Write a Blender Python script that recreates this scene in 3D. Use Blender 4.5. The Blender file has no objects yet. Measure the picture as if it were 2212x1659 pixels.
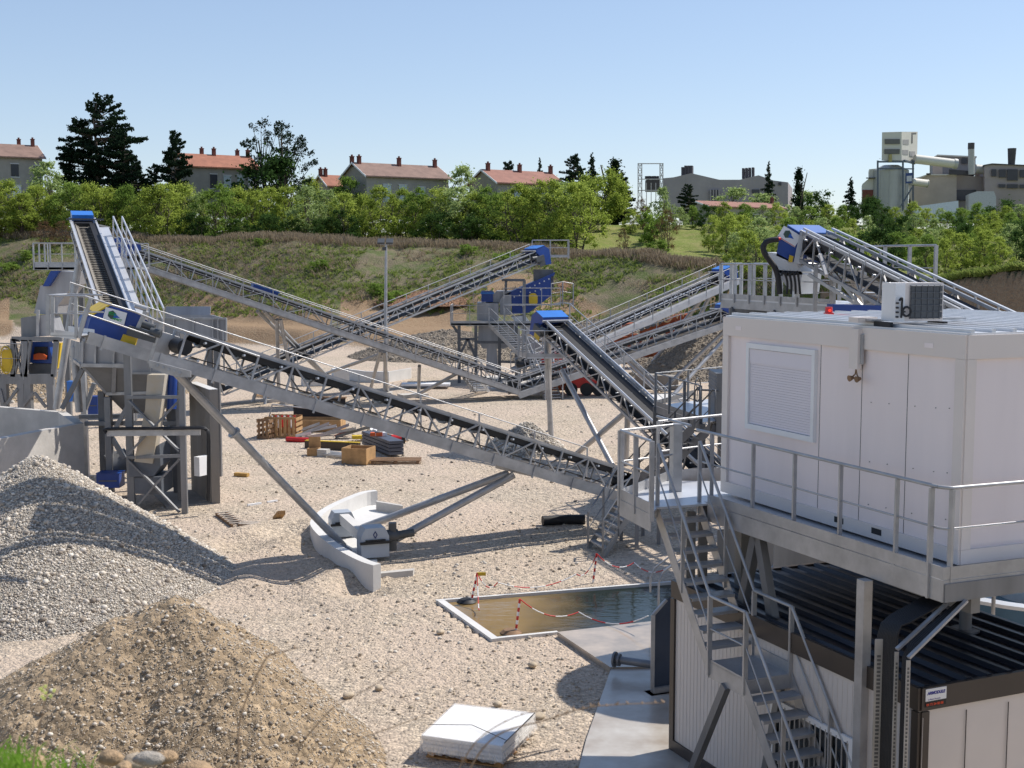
import bpy, math, random
import numpy as np
from mathutils import Vector, Matrix
random.seed(7)
S = bpy.context.scene
COL = S.collection
# ------------------------------------------------------------ camera
FV, HOR = 2750.0, 270.0                     # focal length and horizon offset in units of a 2212 wide picture
PITCH = math.atan(HOR / FV)
CAMZ = 8.0
cd = bpy.data.cameras.new("Camera"); cam = bpy.data.objects.new("Camera", cd); COL.objects.link(cam)
cd.sensor_width = 36.0; cd.lens = FV / 2212 * 36.0; cd.clip_start = 0.1; cd.clip_end = 9000
cam.location = (0, 0, CAMZ); cam.rotation_euler = (math.pi / 2 - PITCH, 0, 0)
cd.dof.use_dof = True; cd.dof.focus_distance = 45; cd.dof.aperture_fstop = 7.0
S.camera = cam
# ------------------------------------------------------------ light
SUN_EL, SUN_PHI = math.radians(50), math.radians(27)      # PHI: direction towards the sun, measured from +X to +Y
w = bpy.data.worlds.new("World"); S.world = w; w.use_nodes = True
nt = w.node_tree; nt.nodes.clear()
sky = nt.nodes.new('ShaderNodeTexSky'); sky.sky_type = 'NISHITA'; sky.sun_disc = False
sky.sun_elevation = SUN_EL; sky.sun_rotation = math.pi / 2 - SUN_PHI
sky.air_density = 1.0; sky.dust_density = 0.2; sky.ozone_density = 3.0; sky.altitude = 200
bg = nt.nodes.new('ShaderNodeBackground'); bg.inputs[1].default_value = 0.123
wo = nt.nodes.new('ShaderNodeOutputWorld')
tint = nt.nodes.new('ShaderNodeMix'); tint.data_type = 'RGBA'; tint.blend_type = 'MULTIPLY'; tint.inputs[0].default_value = 1; tint.inputs[7].default_value = (1.10, .98, .99, 1)
tint.inputs[7].default_value = (1.10 * .1366, .98 * .1366, .99 * .1366, 1)
gam = nt.nodes.new('ShaderNodeGamma'); gam.inputs[1].default_value = .7
tin2 = nt.nodes.new('ShaderNodeMix'); tin2.data_type = 'RGBA'; tin2.blend_type = 'MULTIPLY'; tin2.inputs[0].default_value = 1; tin2.inputs[7].default_value = (6.0, 6.6, 7.1, 1)
nt.links.new(sky.outputs[0], tint.inputs[6]); nt.links.new(tint.outputs[2], gam.inputs[0]); nt.links.new(gam.outputs[0], tin2.inputs[6]); nt.links.new(tin2.outputs[2], bg.inputs[0]); nt.links.new(bg.outputs[0], wo.inputs[0])
ld = bpy.data.lights.new("Sun", 'SUN'); sun = bpy.data.objects.new("Sun", ld); COL.objects.link(sun)
ld.energy = 5.0; ld.angle = math.radians(0.5); ld.color = (1.0, 0.94, 0.86)
sdir = Vector((math.cos(SUN_PHI) * math.cos(SUN_EL), math.sin(SUN_PHI) * math.cos(SUN_EL), math.sin(SUN_EL)))
sun.rotation_euler = sdir.to_track_quat('Z', 'Y').to_euler()
S.view_settings.view_transform = 'Standard'; S.view_settings.look = 'None'
S.view_settings.exposure = 0.15; S.view_settings.gamma = 1.0; S.view_settings.use_curve_mapping = False
# ------------------------------------------------------------ picture -> place
CP, SP = math.cos(PITCH), math.sin(PITCH)
def ray(x, y):
    xc = (x - 1106) / FV; yc = -(y - 829.5) / FV
    d = Vector((xc, CP + yc * SP, -SP + yc * CP))
    return d / d.y
def at(x, y, d):
    r = ray(x, y); return Vector((r.x * d, d, CAMZ + r.z * d))
def gz(x, y, z=0.0):
    r = ray(x, y); d = (z - CAMZ) / r.z
    return Vector((r.x * d, d, z))
def V3(*a): return Vector(a)
UP = Vector((0, 0, 1))
# ------------------------------------------------------------ materials
MATS = {}
def mat(name, col, rough=0.6, metal=0.0, var=0.12, scale=3.0, bump=0.0, bscale=None, spec=None, detail=4, col2=None, streak=False):
    if name in MATS: return MATS[name]
    m = bpy.data.materials.new(name); m.use_nodes = True; n = m.node_tree.nodes; l = m.node_tree.links
    p = n['Principled BSDF']
    p.inputs['Roughness'].default_value = rough; p.inputs['Metallic'].default_value = metal
    if spec is not None: p.inputs['Specular IOR Level'].default_value = spec
    tc = n.new('ShaderNodeTexCoord'); no = n.new('ShaderNodeTexNoise')
    no.inputs['Scale'].default_value = scale; no.inputs['Detail'].default_value = detail; no.inputs['Roughness'].default_value = 0.65
    if streak:
        mp = n.new('ShaderNodeMapping'); mp.inputs['Scale'].default_value = (1, 1, 0.15)
        l.new(tc.outputs['Object'], mp.inputs[0]); l.new(mp.outputs[0], no.inputs['Vector'])
    else: l.new(tc.outputs['Object'], no.inputs['Vector'])
    cr = n.new('ShaderNodeValToRGB')
    c = list(col); a = [max(0, v * (1 - var)) for v in c]; b = [min(1, v * (1 + var)) for v in c]
    if col2: b = list(col2)
    cr.color_ramp.elements[0].color = (*a, 1); cr.color_ramp.elements[1].color = (*b, 1)
    cr.color_ramp.elements[0].position = 0.3; cr.color_ramp.elements[1].position = 0.7
    l.new(no.outputs['Fac'], cr.inputs[0]); l.new(cr.outputs[0], p.inputs['Base Color'])
    if bump:
        b2 = n.new('ShaderNodeTexNoise'); b2.inputs['Scale'].default_value = bscale or scale * 8; b2.inputs['Detail'].default_value = 5
        l.new(tc.outputs['Object'], b2.inputs['Vector'])
        bp = n.new('ShaderNodeBump'); bp.inputs['Strength'].default_value = bump; bp.inputs['Distance'].default_value = 0.03
        l.new(b2.outputs['Fac'], bp.inputs['Height']); l.new(bp.outputs[0], p.inputs['Normal'])
    MATS[name] = m
    return m
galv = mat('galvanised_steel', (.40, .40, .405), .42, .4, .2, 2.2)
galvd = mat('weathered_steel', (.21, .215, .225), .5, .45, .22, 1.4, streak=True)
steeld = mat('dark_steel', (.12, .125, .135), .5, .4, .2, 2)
alu = mat('aluminium_sheet', (.60, .61, .63), .38, .4, .08, 1.5)
plate = mat('zinc_plate', (.36, .36, .375), .5, .45, .25, 1.1, streak=True)
black = mat('black_rubber', (.012, .012, .014), .6, 0, .3, 5)
beltm = mat('worn_belt', (.025, .025, .028), .7, 0, .4, 3)
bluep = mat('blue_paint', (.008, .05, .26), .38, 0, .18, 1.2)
bluel = mat('light_and_sunlit_blue', (.03, .17, .55), .35, 0, .1, 1.2)  # lighter copy also stands in for the sunlit tops of blue hoods
yellow = mat('yellow_paint', (.62, .42, .02), .45, 0, .15, 2)
orange = mat('orange_paint', (.6, .1, .02), .5, 0, .2, 2)
redp = mat('red_paint', (.55, .02, .02), .45, 0, .1, 3)
whitep = mat('white_paint', (.78, .78, .78), .5, 0, .04, 2)
conc = mat('concrete', (.50, .475, .44), .85, 0, .16, .9, .25, 14)
concw = mat('light_concrete', (.60, .59, .57), .8, 0, .08, 1.2, .2, 12)
concb = mat('stained_concrete', (.28, .255, .225), .85, 0, .22, .8, .25, 10, streak=True)
wood = mat('pallet_wood', (.42, .25, .11), .75, 0, .25, 3)
woodd = mat('old_wood', (.22, .13, .07), .8, 0, .3, 3)
rust = mat('rusted_orange', (.30, .075, .025), .75, .1, .45, 1.5, .2)
cabw = mat('cabin_white', (.80, .715, .70), .45, 0, .045, 1.2, streak=True)
cabf = mat('cabin_frame_cream', (.72, .65, .60), .45, 0, .04, .5)
shut = mat('shutter_white', (.72, .68, .72), .5, 0, .03, .5)
brownp = mat('brown_trim', (.045, .036, .032), .4, 0, .15, 1)
roofdk = mat('anthracite_roof', (.012, .016, .026), .33, 0.2, .25, .8)
graypl = mat('grey_plastic', (.07, .075, .08), .5, 0, .1, 3)
stonew = mat('pale_stone', (.45, .37, .27), .8, 0, .3, 6, .3)
# ------------------------------------------------------------ mesh builder
ORG = {}
class MB:
    def __init__(s): s.v = []; s.f = []; s.sm = []
    def add(s, vs, fs, smooth=False):
        s.g = getattr(s, 'g', []); s.g.append((len(s.v), len(s.f)))
        o = len(s.v); s.v.extend([tuple(p) for p in vs])
        for f in fs: s.f.append(tuple(i + o for i in f)); s.sm.append(smooth)
        return s
    def box(s, c, sx, sy, sz, rz=0.0):
        c = Vector(c); X = Vector((math.cos(rz), math.sin(rz), 0)); Y = Vector((-X.y, X.x, 0))
        return s.obox(c, X * sx / 2, Y * sy / 2, UP * sz / 2)
    def obox(s, c, a, b, d):
        vs = [c + a * i + b * j + d * k for k in (-1, 1) for i, j in ((-1, -1), (1, -1), (1, 1), (-1, 1))]
        return s.add(vs, [(3, 2, 1, 0), (4, 5, 6, 7), (0, 1, 5, 4), (1, 2, 6, 5), (2, 3, 7, 6), (3, 0, 4, 7)])
    def beam(s, p, q, w, h=None, up=UP):
        p = Vector(p); q = Vector(q); h = h or w; u = (q - p)
        L = u.length
        if L < 1e-6: return s
        u /= L; side = u.cross(up)
        if side.length < 1e-3: side = u.cross(Vector((1, 0, 0)))
        side.normalize(); n = side.cross(u)
        return s.obox((p + q) / 2, u * L / 2, side * w / 2, n * h / 2)
    def tube(s, p, q, r, n=8, r2=None, cap=True):
        p = Vector(p); q = Vector(q); r2 = r if r2 is None else r2; u = (q - p)
        if u.length < 1e-6: return s
        u.normalize(); a = u.cross(UP if abs(u.z) < .9 else Vector((1, 0, 0))).normalized(); b = u.cross(a)
        vs = []
        for c, rr in ((p, r), (q, r2)):
            for i in range(n):
                t = 2 * math.pi * i / n; vs.append(c + (a * math.cos(t) + b * math.sin(t)) * rr)
        s.add(vs, [(i, (i + 1) % n, n + (i + 1) % n, n + i) for i in range(n)], True)
        if cap:
            s.add(vs[:n], [tuple(range(n))[::-1]]); s.add(vs[n:], [tuple(range(n))])
        return s
    def path(s, pts, r, n=8):
        pts = [Vector(p) for p in pts]; rings = []; a = None
        for i, p in enumerate(pts):
            u = (pts[min(i + 1, len(pts) - 1)] - pts[max(i - 1, 0)]).normalized()
            if a is None: a = u.cross(UP if abs(u.z) < .9 else Vector((1, 0, 0))).normalized()
            else:
                a = (a - u * a.dot(u)); a = a.normalized() if a.length > 1e-4 else u.orthogonal().normalized()
            b = u.cross(a)
            rr = r[i] if isinstance(r, (list, tuple)) else r
            rings.append([p + (a * math.cos(2 * math.pi * k / n) + b * math.sin(2 * math.pi * k / n)) * rr for k in range(n)])
        vs = [v for rg in rings for v in rg]; fs = []
        for i in range(len(pts) - 1):
            for k in range(n): fs.append((i * n + k, i * n + (k + 1) % n, (i + 1) * n + (k + 1) % n, (i + 1) * n + k))
        s.add(vs, fs, True); s.add(rings[0], [tuple(range(n))[::-1]]); s.add(rings[-1], [tuple(range(n))])
        return s
    def prism(s, poly, ext):
        ext = Vector(ext); n = len(poly); poly = [Vector(p) for p in poly]
        vs = poly + [p + ext for p in poly]
        return s.add(vs, [tuple(range(n))[::-1], tuple(range(n, 2 * n))] + [(i, (i + 1) % n, n + (i + 1) % n, n + i) for i in range(n)])
    def quad(s, *p): return s.add([Vector(q) for q in p], [tuple(range(len(p)))])
    def slab(s, poly, z0, z1): return s.prism([(p[0], p[1], z0) for p in poly], (0, 0, z1 - z0))
    def build(s, name, m, parent=None, label=None):
        me = bpy.data.meshes.new(name)
        o = Vector((0, 0, 0))
        if parent is not None: o = ORG[parent.name]
        me.from_pydata([(v[0] - o.x, v[1] - o.y, v[2] - o.z) for v in s.v], [], s.f)
        me.polygons.foreach_set('use_smooth', s.sm); me.materials.append(m)
        me.validate()
        import bmesh
        bm = bmesh.new(); bm.from_mesh(me); bmesh.ops.recalc_face_normals(bm, faces=bm.faces); bm.to_mesh(me); bm.free()
        ob = bpy.data.objects.new(name, me); COL.objects.link(ob)
        if parent is not None: ob.parent = parent; ORG[ob.name] = o
        else: ORG[ob.name] = Vector((0, 0, 0))
        if label: ob['label'] = label
        return ob
def each(mb, name, m, parent):        # one object for every piece that was added
    gs = mb.g + [(len(mb.v), len(mb.f))]
    for (v0, f0), (v1, f1) in zip(gs[:-1], gs[1:]):
        k = MB(); k.v = mb.v[v0:v1]; k.f = [tuple(i - v0 for i in f) for f in mb.f[f0:f1]]; k.sm = mb.sm[f0:f1]; k.build(name, m, parent)
def tag(o, label, cat, group=None):
    o['label'] = label; o['category'] = cat
    if group: o['group'] = group
    return o
def kind(o, k, label=None):
    o['kind'] = k
    if label: o['label'] = label
    return o
def thing(name, label, cat, loc=(0, 0, 0), group=None, rz=0):
    o = bpy.data.objects.new(name, None); COL.objects.link(o); o.location = loc; o.rotation_euler = (0, 0, rz)
    o.empty_display_size = .3
    ORG[o.name] = Vector(loc) if not rz else Vector((0, 0, 0))
    return tag(o, label, cat, group)
def lthing(name, label, cat, loc, group=None, rz=0):     # its parts are written in local coordinates
    o = thing(name, label, cat, loc, group, rz); ORG[o.name] = Vector((0, 0, 0)); return o
def dup(root, loc=None, rz=None, label=None, scale=None):
    r = root.copy(); COL.objects.link(r)
    if loc is not None: r.location = loc
    if rz is not None: r.rotation_euler[2] = rz
    if scale: r.scale = scale if isinstance(scale, (tuple, list)) else (scale,) * 3
    if label: r['label'] = label
    def rec(a, b):
        for ch in list(a.children):
            c = ch.copy(); COL.objects.link(c); c.parent = b; rec(ch, c)
    rec(root, r)
    return r
def text_mesh(name, txt, size, m, parent, origin, right, up, off=.004, depth=0.002, bold=0.0, shear=0.0):
    cu = bpy.data.curves.new(name, 'FONT'); cu.body = txt; cu.size = size; cu.extrude = depth; cu.offset = bold; cu.shear = shear
    ob = bpy.data.objects.new(name, cu); COL.objects.link(ob)
    dg = bpy.context.evaluated_depsgraph_get(); me = bpy.data.meshes.new_from_object(ob.evaluated_get(dg))
    bpy.data.objects.remove(ob)
    right = Vector(right).normalized(); up = Vector(up).normalized(); n = right.cross(up)
    o = ORG[parent.name]
    M = Matrix.Identity(4)
    for i in range(3): M[i][0] = right[i]; M[i][1] = up[i]; M[i][2] = n[i]; M[i][3] = origin[i] + n[i] * off - o[i]
    me.transform(M); me.materials.clear(); me.materials.append(m)
    t = bpy.data.objects.new(name, me); COL.objects.link(t); t.parent = parent; ORG[t.name] = o
    return t
# handrail along points (deck level)
def rail(mb, pts, h=1.05, step=1.5, toe=.15, r=.024, mid=True, out=None, posts=True, pw=.05):
    pts = [Vector(p) for p in pts]
    for a, b in zip(pts[:-1], pts[1:]):
        mb.tube(a + UP * h, b + UP * h, r, 8)
        if mid: mb.tube(a + UP * h * .55, b + UP * h * .55, r * .6, 6)
        if toe: mb.beam(a + UP * toe / 2, b + UP * toe / 2, .008, toe)
        L = (b - a).length; n = max(1, round(L / step))
        if posts:
            for i in range(n + 1):
                p = a.lerp(b, i / n); mb.beam(p - UP * .12, p + UP * h, pw, pw * .6, up=(b - a).normalized())
# ============================================================ ground
rng = np.random.default_rng(3)
def vnoise(x, y, sc, seed=0):
    x = np.asarray(x, float) / sc; y = np.asarray(y, float) / sc
    xi = np.floor(x).astype(np.int64); yi = np.floor(y).astype(np.int64); fx = x - xi; fy = y - yi
    fx = fx * fx * (3 - 2 * fx); fy = fy * fy * (3 - 2 * fy)
    def h(a, b):
        k = (a * 374761393 + b * 668265263 + seed * 974711) & 0x7fffffff
        k = ((k ^ (k >> 13)) * 1274126177) & 0x7fffffff
        return ((k ^ (k >> 16)) & 0xffff) / 65535.0
    return (h(xi, yi) * (1 - fx) + h(xi + 1, yi) * fx) * (1 - fy) + (h(xi, yi + 1) * (1 - fx) + h(xi + 1, yi + 1) * fx) * fy
def fbm(x, y, sc, seed=0, o=4):
    t = 0; a = 1; n = 0
    for i in range(o):
        t = t + a * vnoise(x, y, sc / 2 ** i, seed + i); n += a; a *= .5
    return t / n - .5
XV = [-2500, -400, 0, 400, 640, 900, 1200, 1400, 1600, 1860, 2212, 3200]
DT = [130, 142, 138, 132, 121, 122, 116, 112, 108, 92, 78, 60]
DC = [160, 166, 160, 152, 148, 147, 142, 132, 126, 96, 82, 66]
HC = [12, 11.4, 11.0, 10.2, 10.1, 9.9, 8.8, 7.9, 7.2, 6.6, 7.1, 8]
HP = [13, 12, 11.6, 11.4, 11.4, 11.6, 12.4, 12.6, 12.6, 12.2, 11.5, 11]
def sst(t): t = np.clip(t, 0, 1); return t * t * (3 - 2 * t)
def ground_z(X, Y, full=False):
    X = np.asarray(X, float); Y = np.asarray(Y, float)
    xv = 1106 + FV * X / np.maximum(Y, 3.0)
    dt = np.interp(xv, XV, DT); dc = np.interp(xv, XV, DC); hc = np.interp(xv, XV, HC); hp = np.interp(xv, XV, HP)
    dt = dt + 9 * fbm(X, Y * .3, 14, 5) ; cliff = sst((xv - 1700) / 200)
    t = np.clip((Y - dt) / np.maximum(dc - dt, 1), 0, 1)
    f = sst(t) * .55 + .45 * np.clip(t, 0, 1)
    f = f * (1 - cliff) + cliff * np.clip(t * 1.1, 0, 1) ** .6
    z = hc * f
    # low cut bench at the toe, left and centre
    z = z + 1.6 * sst((Y - dt + 10) / 5) * (1 - f) * (1 - cliff) * sst((1250 - xv) / 150)
    bank = (t > 0) & (Y < dc + 2)
    z = z + (fbm(X, Y, 7, 11) * 1.5 + fbm(X, Y, 1.6, 15) * .5) * sst(t * 5) * (Y < 400)
    z = z + (hp - hc) * sst((Y - dc) / (185 - dc))
    # pit floor roughness
    flat = 1 - sst((Y - dt + 12) / 8)
    keep = sst((Y - 24) / 10)
    und = fbm(X, Y, 6, 21) * .16 + fbm(X, Y, 1.1, 25) * .07
    z = z + und * flat * np.where(Y > 12, 1, 0)
    for (hx, hy) in ((-6.6, 36.6), (-5.6, 31.6), (-3.6, 30.3), (-7.5, 35.2)):
        d = np.hypot(X - hx, (Y - hy) * .8); z = z - .22 * np.exp(-(d / .8) ** 2) + .14 * np.exp(-((d - 1.1) / .5) ** 2)
    near = sst((13 - Y) / 1.0)
    rim = 6.2 - np.clip(Y - 3.9, 0, 9) * .95
    rim = np.maximum(rim, 0) + fbm(X, Y, 1.0, 31) * .12 + .20 * np.exp(-((X + 1.05) / .55) ** 2 - ((Y - 3.55) / .45) ** 2)
    z = np.where(Y < 13, np.maximum(rim, 0 * z) * near + z * (1 - near) * 0, z)
    pool = (X > -3) & (X < 7) & (Y > 22) & (Y < 34)
    z = np.where(pool, z * .3 - .02, z)
    if full: return z, t, xv, cliff, dc, dt
    return z
ys = np.concatenate([np.arange(-8, 14, .35), np.arange(14, 60, .24), np.arange(60, 175, .6), np.arange(175, 420, 6), np.geomspace(420, 4000, 14)])
cs = np.linspace(-1.35, 1.35, 520)
YY, CC = np.meshgrid(ys, cs, indexing='ij'); XX = CC * (np.abs(YY) * .78 + 10)
ZZ, TT, XVV, CL, DCC, DTT = ground_z(XX, YY, True)
# the pool and the slabs are cut into the floor
def inpoly(px, py, poly):
    ins = np.zeros(px.shape, bool); n = len(poly)
    for i in range(n):
        x1, y1 = poly[i][0], poly[i][1]; x2, y2 = poly[(i + 1) % n][0], poly[(i + 1) % n][1]
        c = ((y1 > py) != (y2 > py)) & (px < (x2 - x1) * (py - y1) / (y2 - y1 + 1e-12) + x1); ins ^= c
    return ins
POOL = [gz(941, 1295), gz(1060, 1379), gz(1204, 1366), gz(1440, 1345), gz(1560, 1330), gz(1560, 1246), gz(1442, 1257)]
ZZ = np.where(inpoly(XX, YY, POOL), -.45, ZZ)
nr, nc = XX.shape
def grid_mesh(name, X, Y, Z, m, wrap=False):
    me = bpy.data.meshes.new(name); r, c = X.shape
    co = np.stack([X, Y, Z], -1).reshape(-1).astype(np.float32)
    i = np.arange((r - 1) * (c - 1)); a = (i // (c - 1)) * c + i % (c - 1)
    q = np.stack([a, a + 1, a + c + 1, a + c], -1).astype(np.int32)
    me.vertices.add(r * c); me.vertices.foreach_set('co', co)
    me.loops.add(q.size); me.loops.foreach_set('vertex_index', q.ravel())
    me.polygons.add(len(q)); me.polygons.foreach_set('loop_start', np.arange(len(q), dtype=np.int32) * 4)
    me.polygons.foreach_set('loop_total', np.full(len(q), 4, np.int32)); me.polygons.foreach_set('use_smooth', np.ones(len(q), bool))
    me.update(calc_edges=True); me.validate(); me.materials.append(m)
    ob = bpy.data.objects.new(name, me); COL.objects.link(ob); ORG[ob.name] = Vector((0, 0, 0)); return ob
def pebbly(name, c1, c2, c3, sc=14.0, bump=.6, zone=False):
    m = bpy.data.materials.new(name); m.use_nodes = True; n = m.node_tree.nodes; l = m.node_tree.links
    p = n['Principled BSDF']; p.inputs['Roughness'].default_value = .9; p.inputs['Specular IOR Level'].default_value = .25
    tc = n.new('ShaderNodeTexCoord')
    def noise(s, d=5, r=.6):
        x = n.new('ShaderNodeTexNoise'); x.inputs['Scale'].default_value = s; x.inputs['Detail'].default_value = d; x.inputs['Roughness'].default_value = r
        l.new(tc.outputs['Object'], x.inputs['Vector']); return x
    def mix(a, b, f, t='MIX'):
        x = n.new('ShaderNodeMix'); x.data_type = 'RGBA'; x.blend_type = t
        for s, v in ((6, a), (7, b)):
            if isinstance(v, tuple): x.inputs[s].default_value = (*v, 1)
            else: l.new(v, x.inputs[s])
        if isinstance(f, float): x.inputs[0].default_value = f
        else: l.new(f, x.inputs[0])
        return x.outputs[2]
    def ramp(s, a, b):
        x = n.new('ShaderNodeMapRange'); x.inputs[1].default_value = a; x.inputs[2].default_value = b; l.new(s, x.inputs[0]); return x.outputs[0]
    big = noise(.09, 4); mid = noise(.9, 6, .7); fine = noise(9, 6, .75)
    vo = n.new('ShaderNodeTexVoronoi'); vo.inputs['Scale'].default_value = sc; l.new(tc.outputs['Object'], vo.inputs['Vector'])
    vo2 = n.new('ShaderNodeTexVoronoi'); vo2.inputs['Scale'].default_value = sc * .37; l.new(tc.outputs['Object'], vo2.inputs['Vector'])
    sp = n.new('ShaderNodeSeparateColor'); l.new(vo.outputs['Color'], sp.inputs[0])
    base = mix(c1, c2, ramp(big.outputs['Fac'], .35, .65))
    base = mix(base, c3, ramp(mid.outputs['Fac'], .45, .75))
    peb = mix((.35, .35, .35), (1.6, 1.58, 1.5), ramp(sp.outputs[0], 0, 1))
    lane = noise(.22, 5, .7); pf = ramp(lane.outputs['Fac'], .40, .58)
    pfm = n.new('ShaderNodeMath'); pfm.operation = 'MULTIPLY_ADD'; pfm.inputs[1].default_value = .5; pfm.inputs[2].default_value = .14; l.new(pf, pfm.inputs[0])
    base = mix(base, (.53, .43, .34), ramp(lane.outputs['Fac'], .58, .40)) if zone else base
    base = mix(base, peb, pfm.outputs[0], 'MULTIPLY')
    fi = mix((.72, .72, .72), (1.25, 1.25, 1.25), ramp(fine.outputs['Fac'], .3, .7))
    base = mix(base, fi, .8, 'MULTIPLY')
    if zone:
        va = n.new('ShaderNodeVertexColor'); va.layer_name = 'zone'; sz = n.new('ShaderNodeSeparateColor'); l.new(va.outputs[0], sz.inputs[0])
        gn = noise(.35, 7, .75); gn2 = noise(2.5, 6, .8)
        soil = mix((.24, .15, .085), (.36, .26, .16), ramp(gn2.outputs['Fac'], .3, .7)); soil = mix(soil, fi, .8, 'MULTIPLY')
        veg = mix((.18, .15, .095), (.095, .125, .035), ramp(gn.outputs['Fac'], .43, .60)); veg = mix(veg, (.27, .22, .15), ramp(gn2.outputs['Fac'], .52, .78)); veg = mix(veg, fi, 1.0, 'MULTIPLY')
        mea = mix((.16, .20, .035), (.25, .24, .08), ramp(gn.outputs['Fac'], .42, .62)); mea = mix(mea, fi, 1.0, 'MULTIPLY')
        def add(s, k):   # zone value broken up by noise
            x = n.new('ShaderNodeMath'); x.operation = 'MULTIPLY_ADD'; l.new(gn2.outputs['Fac'], x.inputs[0]); x.inputs[1].default_value = k; l.new(s, x.inputs[2]); return x.outputs[0]
        base = mix(base, soil, ramp(add(sz.outputs[1], .5), .62, .85))
        base = mix(base, veg, ramp(add(sz.outputs[0], .5), .62, .85))
        base = mix(base, mea, ramp(add(sz.outputs[2], .5), .62, .85))
    l.new(base, p.inputs['Base Color'])
    ad = n.new('ShaderNodeMath'); ad.operation = 'MULTIPLY_ADD'; l.new(vo2.outputs['Distance'], ad.inputs[0]); ad.inputs[1].default_value = -1.6; 
    m2 = n.new('ShaderNodeMath'); m2.operation = 'MULTIPLY_ADD'; l.new(vo.outputs['Distance'], m2.inputs[0]); m2.inputs[1].default_value = -1.0; l.new(fine.outputs['Fac'], m2.inputs[2])
    l.new(m2.outputs[0], ad.inputs[2])
    bp = n.new('ShaderNodeBump'); bp.inputs['Strength'].default_value = bump; bp.inputs['Distance'].default_value = .07
    l.new(ad.outputs[0], bp.inputs['Height']); l.new(bp.outputs[0], p.inputs['Normal'])
    return m
gmat = pebbly('gravelly_earth', (.475, .39, .30), (.44, .375, .305), (.55, .465, .37), 17, .62, True)
ground = grid_mesh('ground', XX, YY, ZZ, gmat); kind(ground, 'structure')
# zone colours: R vegetation, G bare soil, B meadow
t = TT; nz = fbm(XX, YY, 11, 41) * 2; nz2 = fbm(XX, YY, 4, 45) * 2
veg = sst((YY - DTT + 9 + nz * 3) / 3)
soil = sst((YY - DTT + 11) / 4) * (1 - sst((t - .30 + nz * .3) / .1)) * np.clip(np.exp(-((XVV - 540) / 170) ** 2) + np.exp(-((XVV - 900) / 140) ** 2) + sst((60 - XVV) / 60) * .8 + .08, 0, 1)
veg = np.where(soil > .6, veg * sst((t - .26 + nz * .25) / .1), veg)
cl = CL * (t > .01) * (YY < DCC + .3)
veg = np.where(CL > .3, sst((YY - DCC + .5) / .6), veg); soil = np.where(cl > .3, 1, soil * sst((1650 - XVV) / 100 + .0))
red = 1.1 * np.exp(-((XVV - 1150) / 170) ** 2) * np.exp(-((t - .40 + nz2 * .12) / .16) ** 2) + .9 * np.exp(-((XVV - 560) / 150) ** 2) * np.exp(-((t - .12 + nz2 * .1) / .16) ** 2) + np.exp(-((XVV - 1600) / 90) ** 2) * np.exp(-((t - .4 ) / .3) ** 2)
red = red * sst((t - .01) / .06); soil = np.clip(soil + red * 1.2, 0, 1); veg = np.clip(veg * (1 - red * 1.1), 0, 1)
mead = sst((YY - DCC) / 2) * (YY < 600) * sst((XVV - 1200) / 120) + .6 * (YY > DCC + 1) * (YY < 600)
veg = np.where(YY < 12, .5 + nz2 * .5, veg)
col = np.stack([veg, soil, np.clip(mead, 0, 1), np.ones_like(veg)], -1).reshape(-1, 4).astype(np.float32)
ca = ground.data.color_attributes.new('zone', 'FLOAT_COLOR', 'POINT'); ca.data.foreach_set('color', col.ravel())
ground.data.color_attributes.active_color = ca

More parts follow.
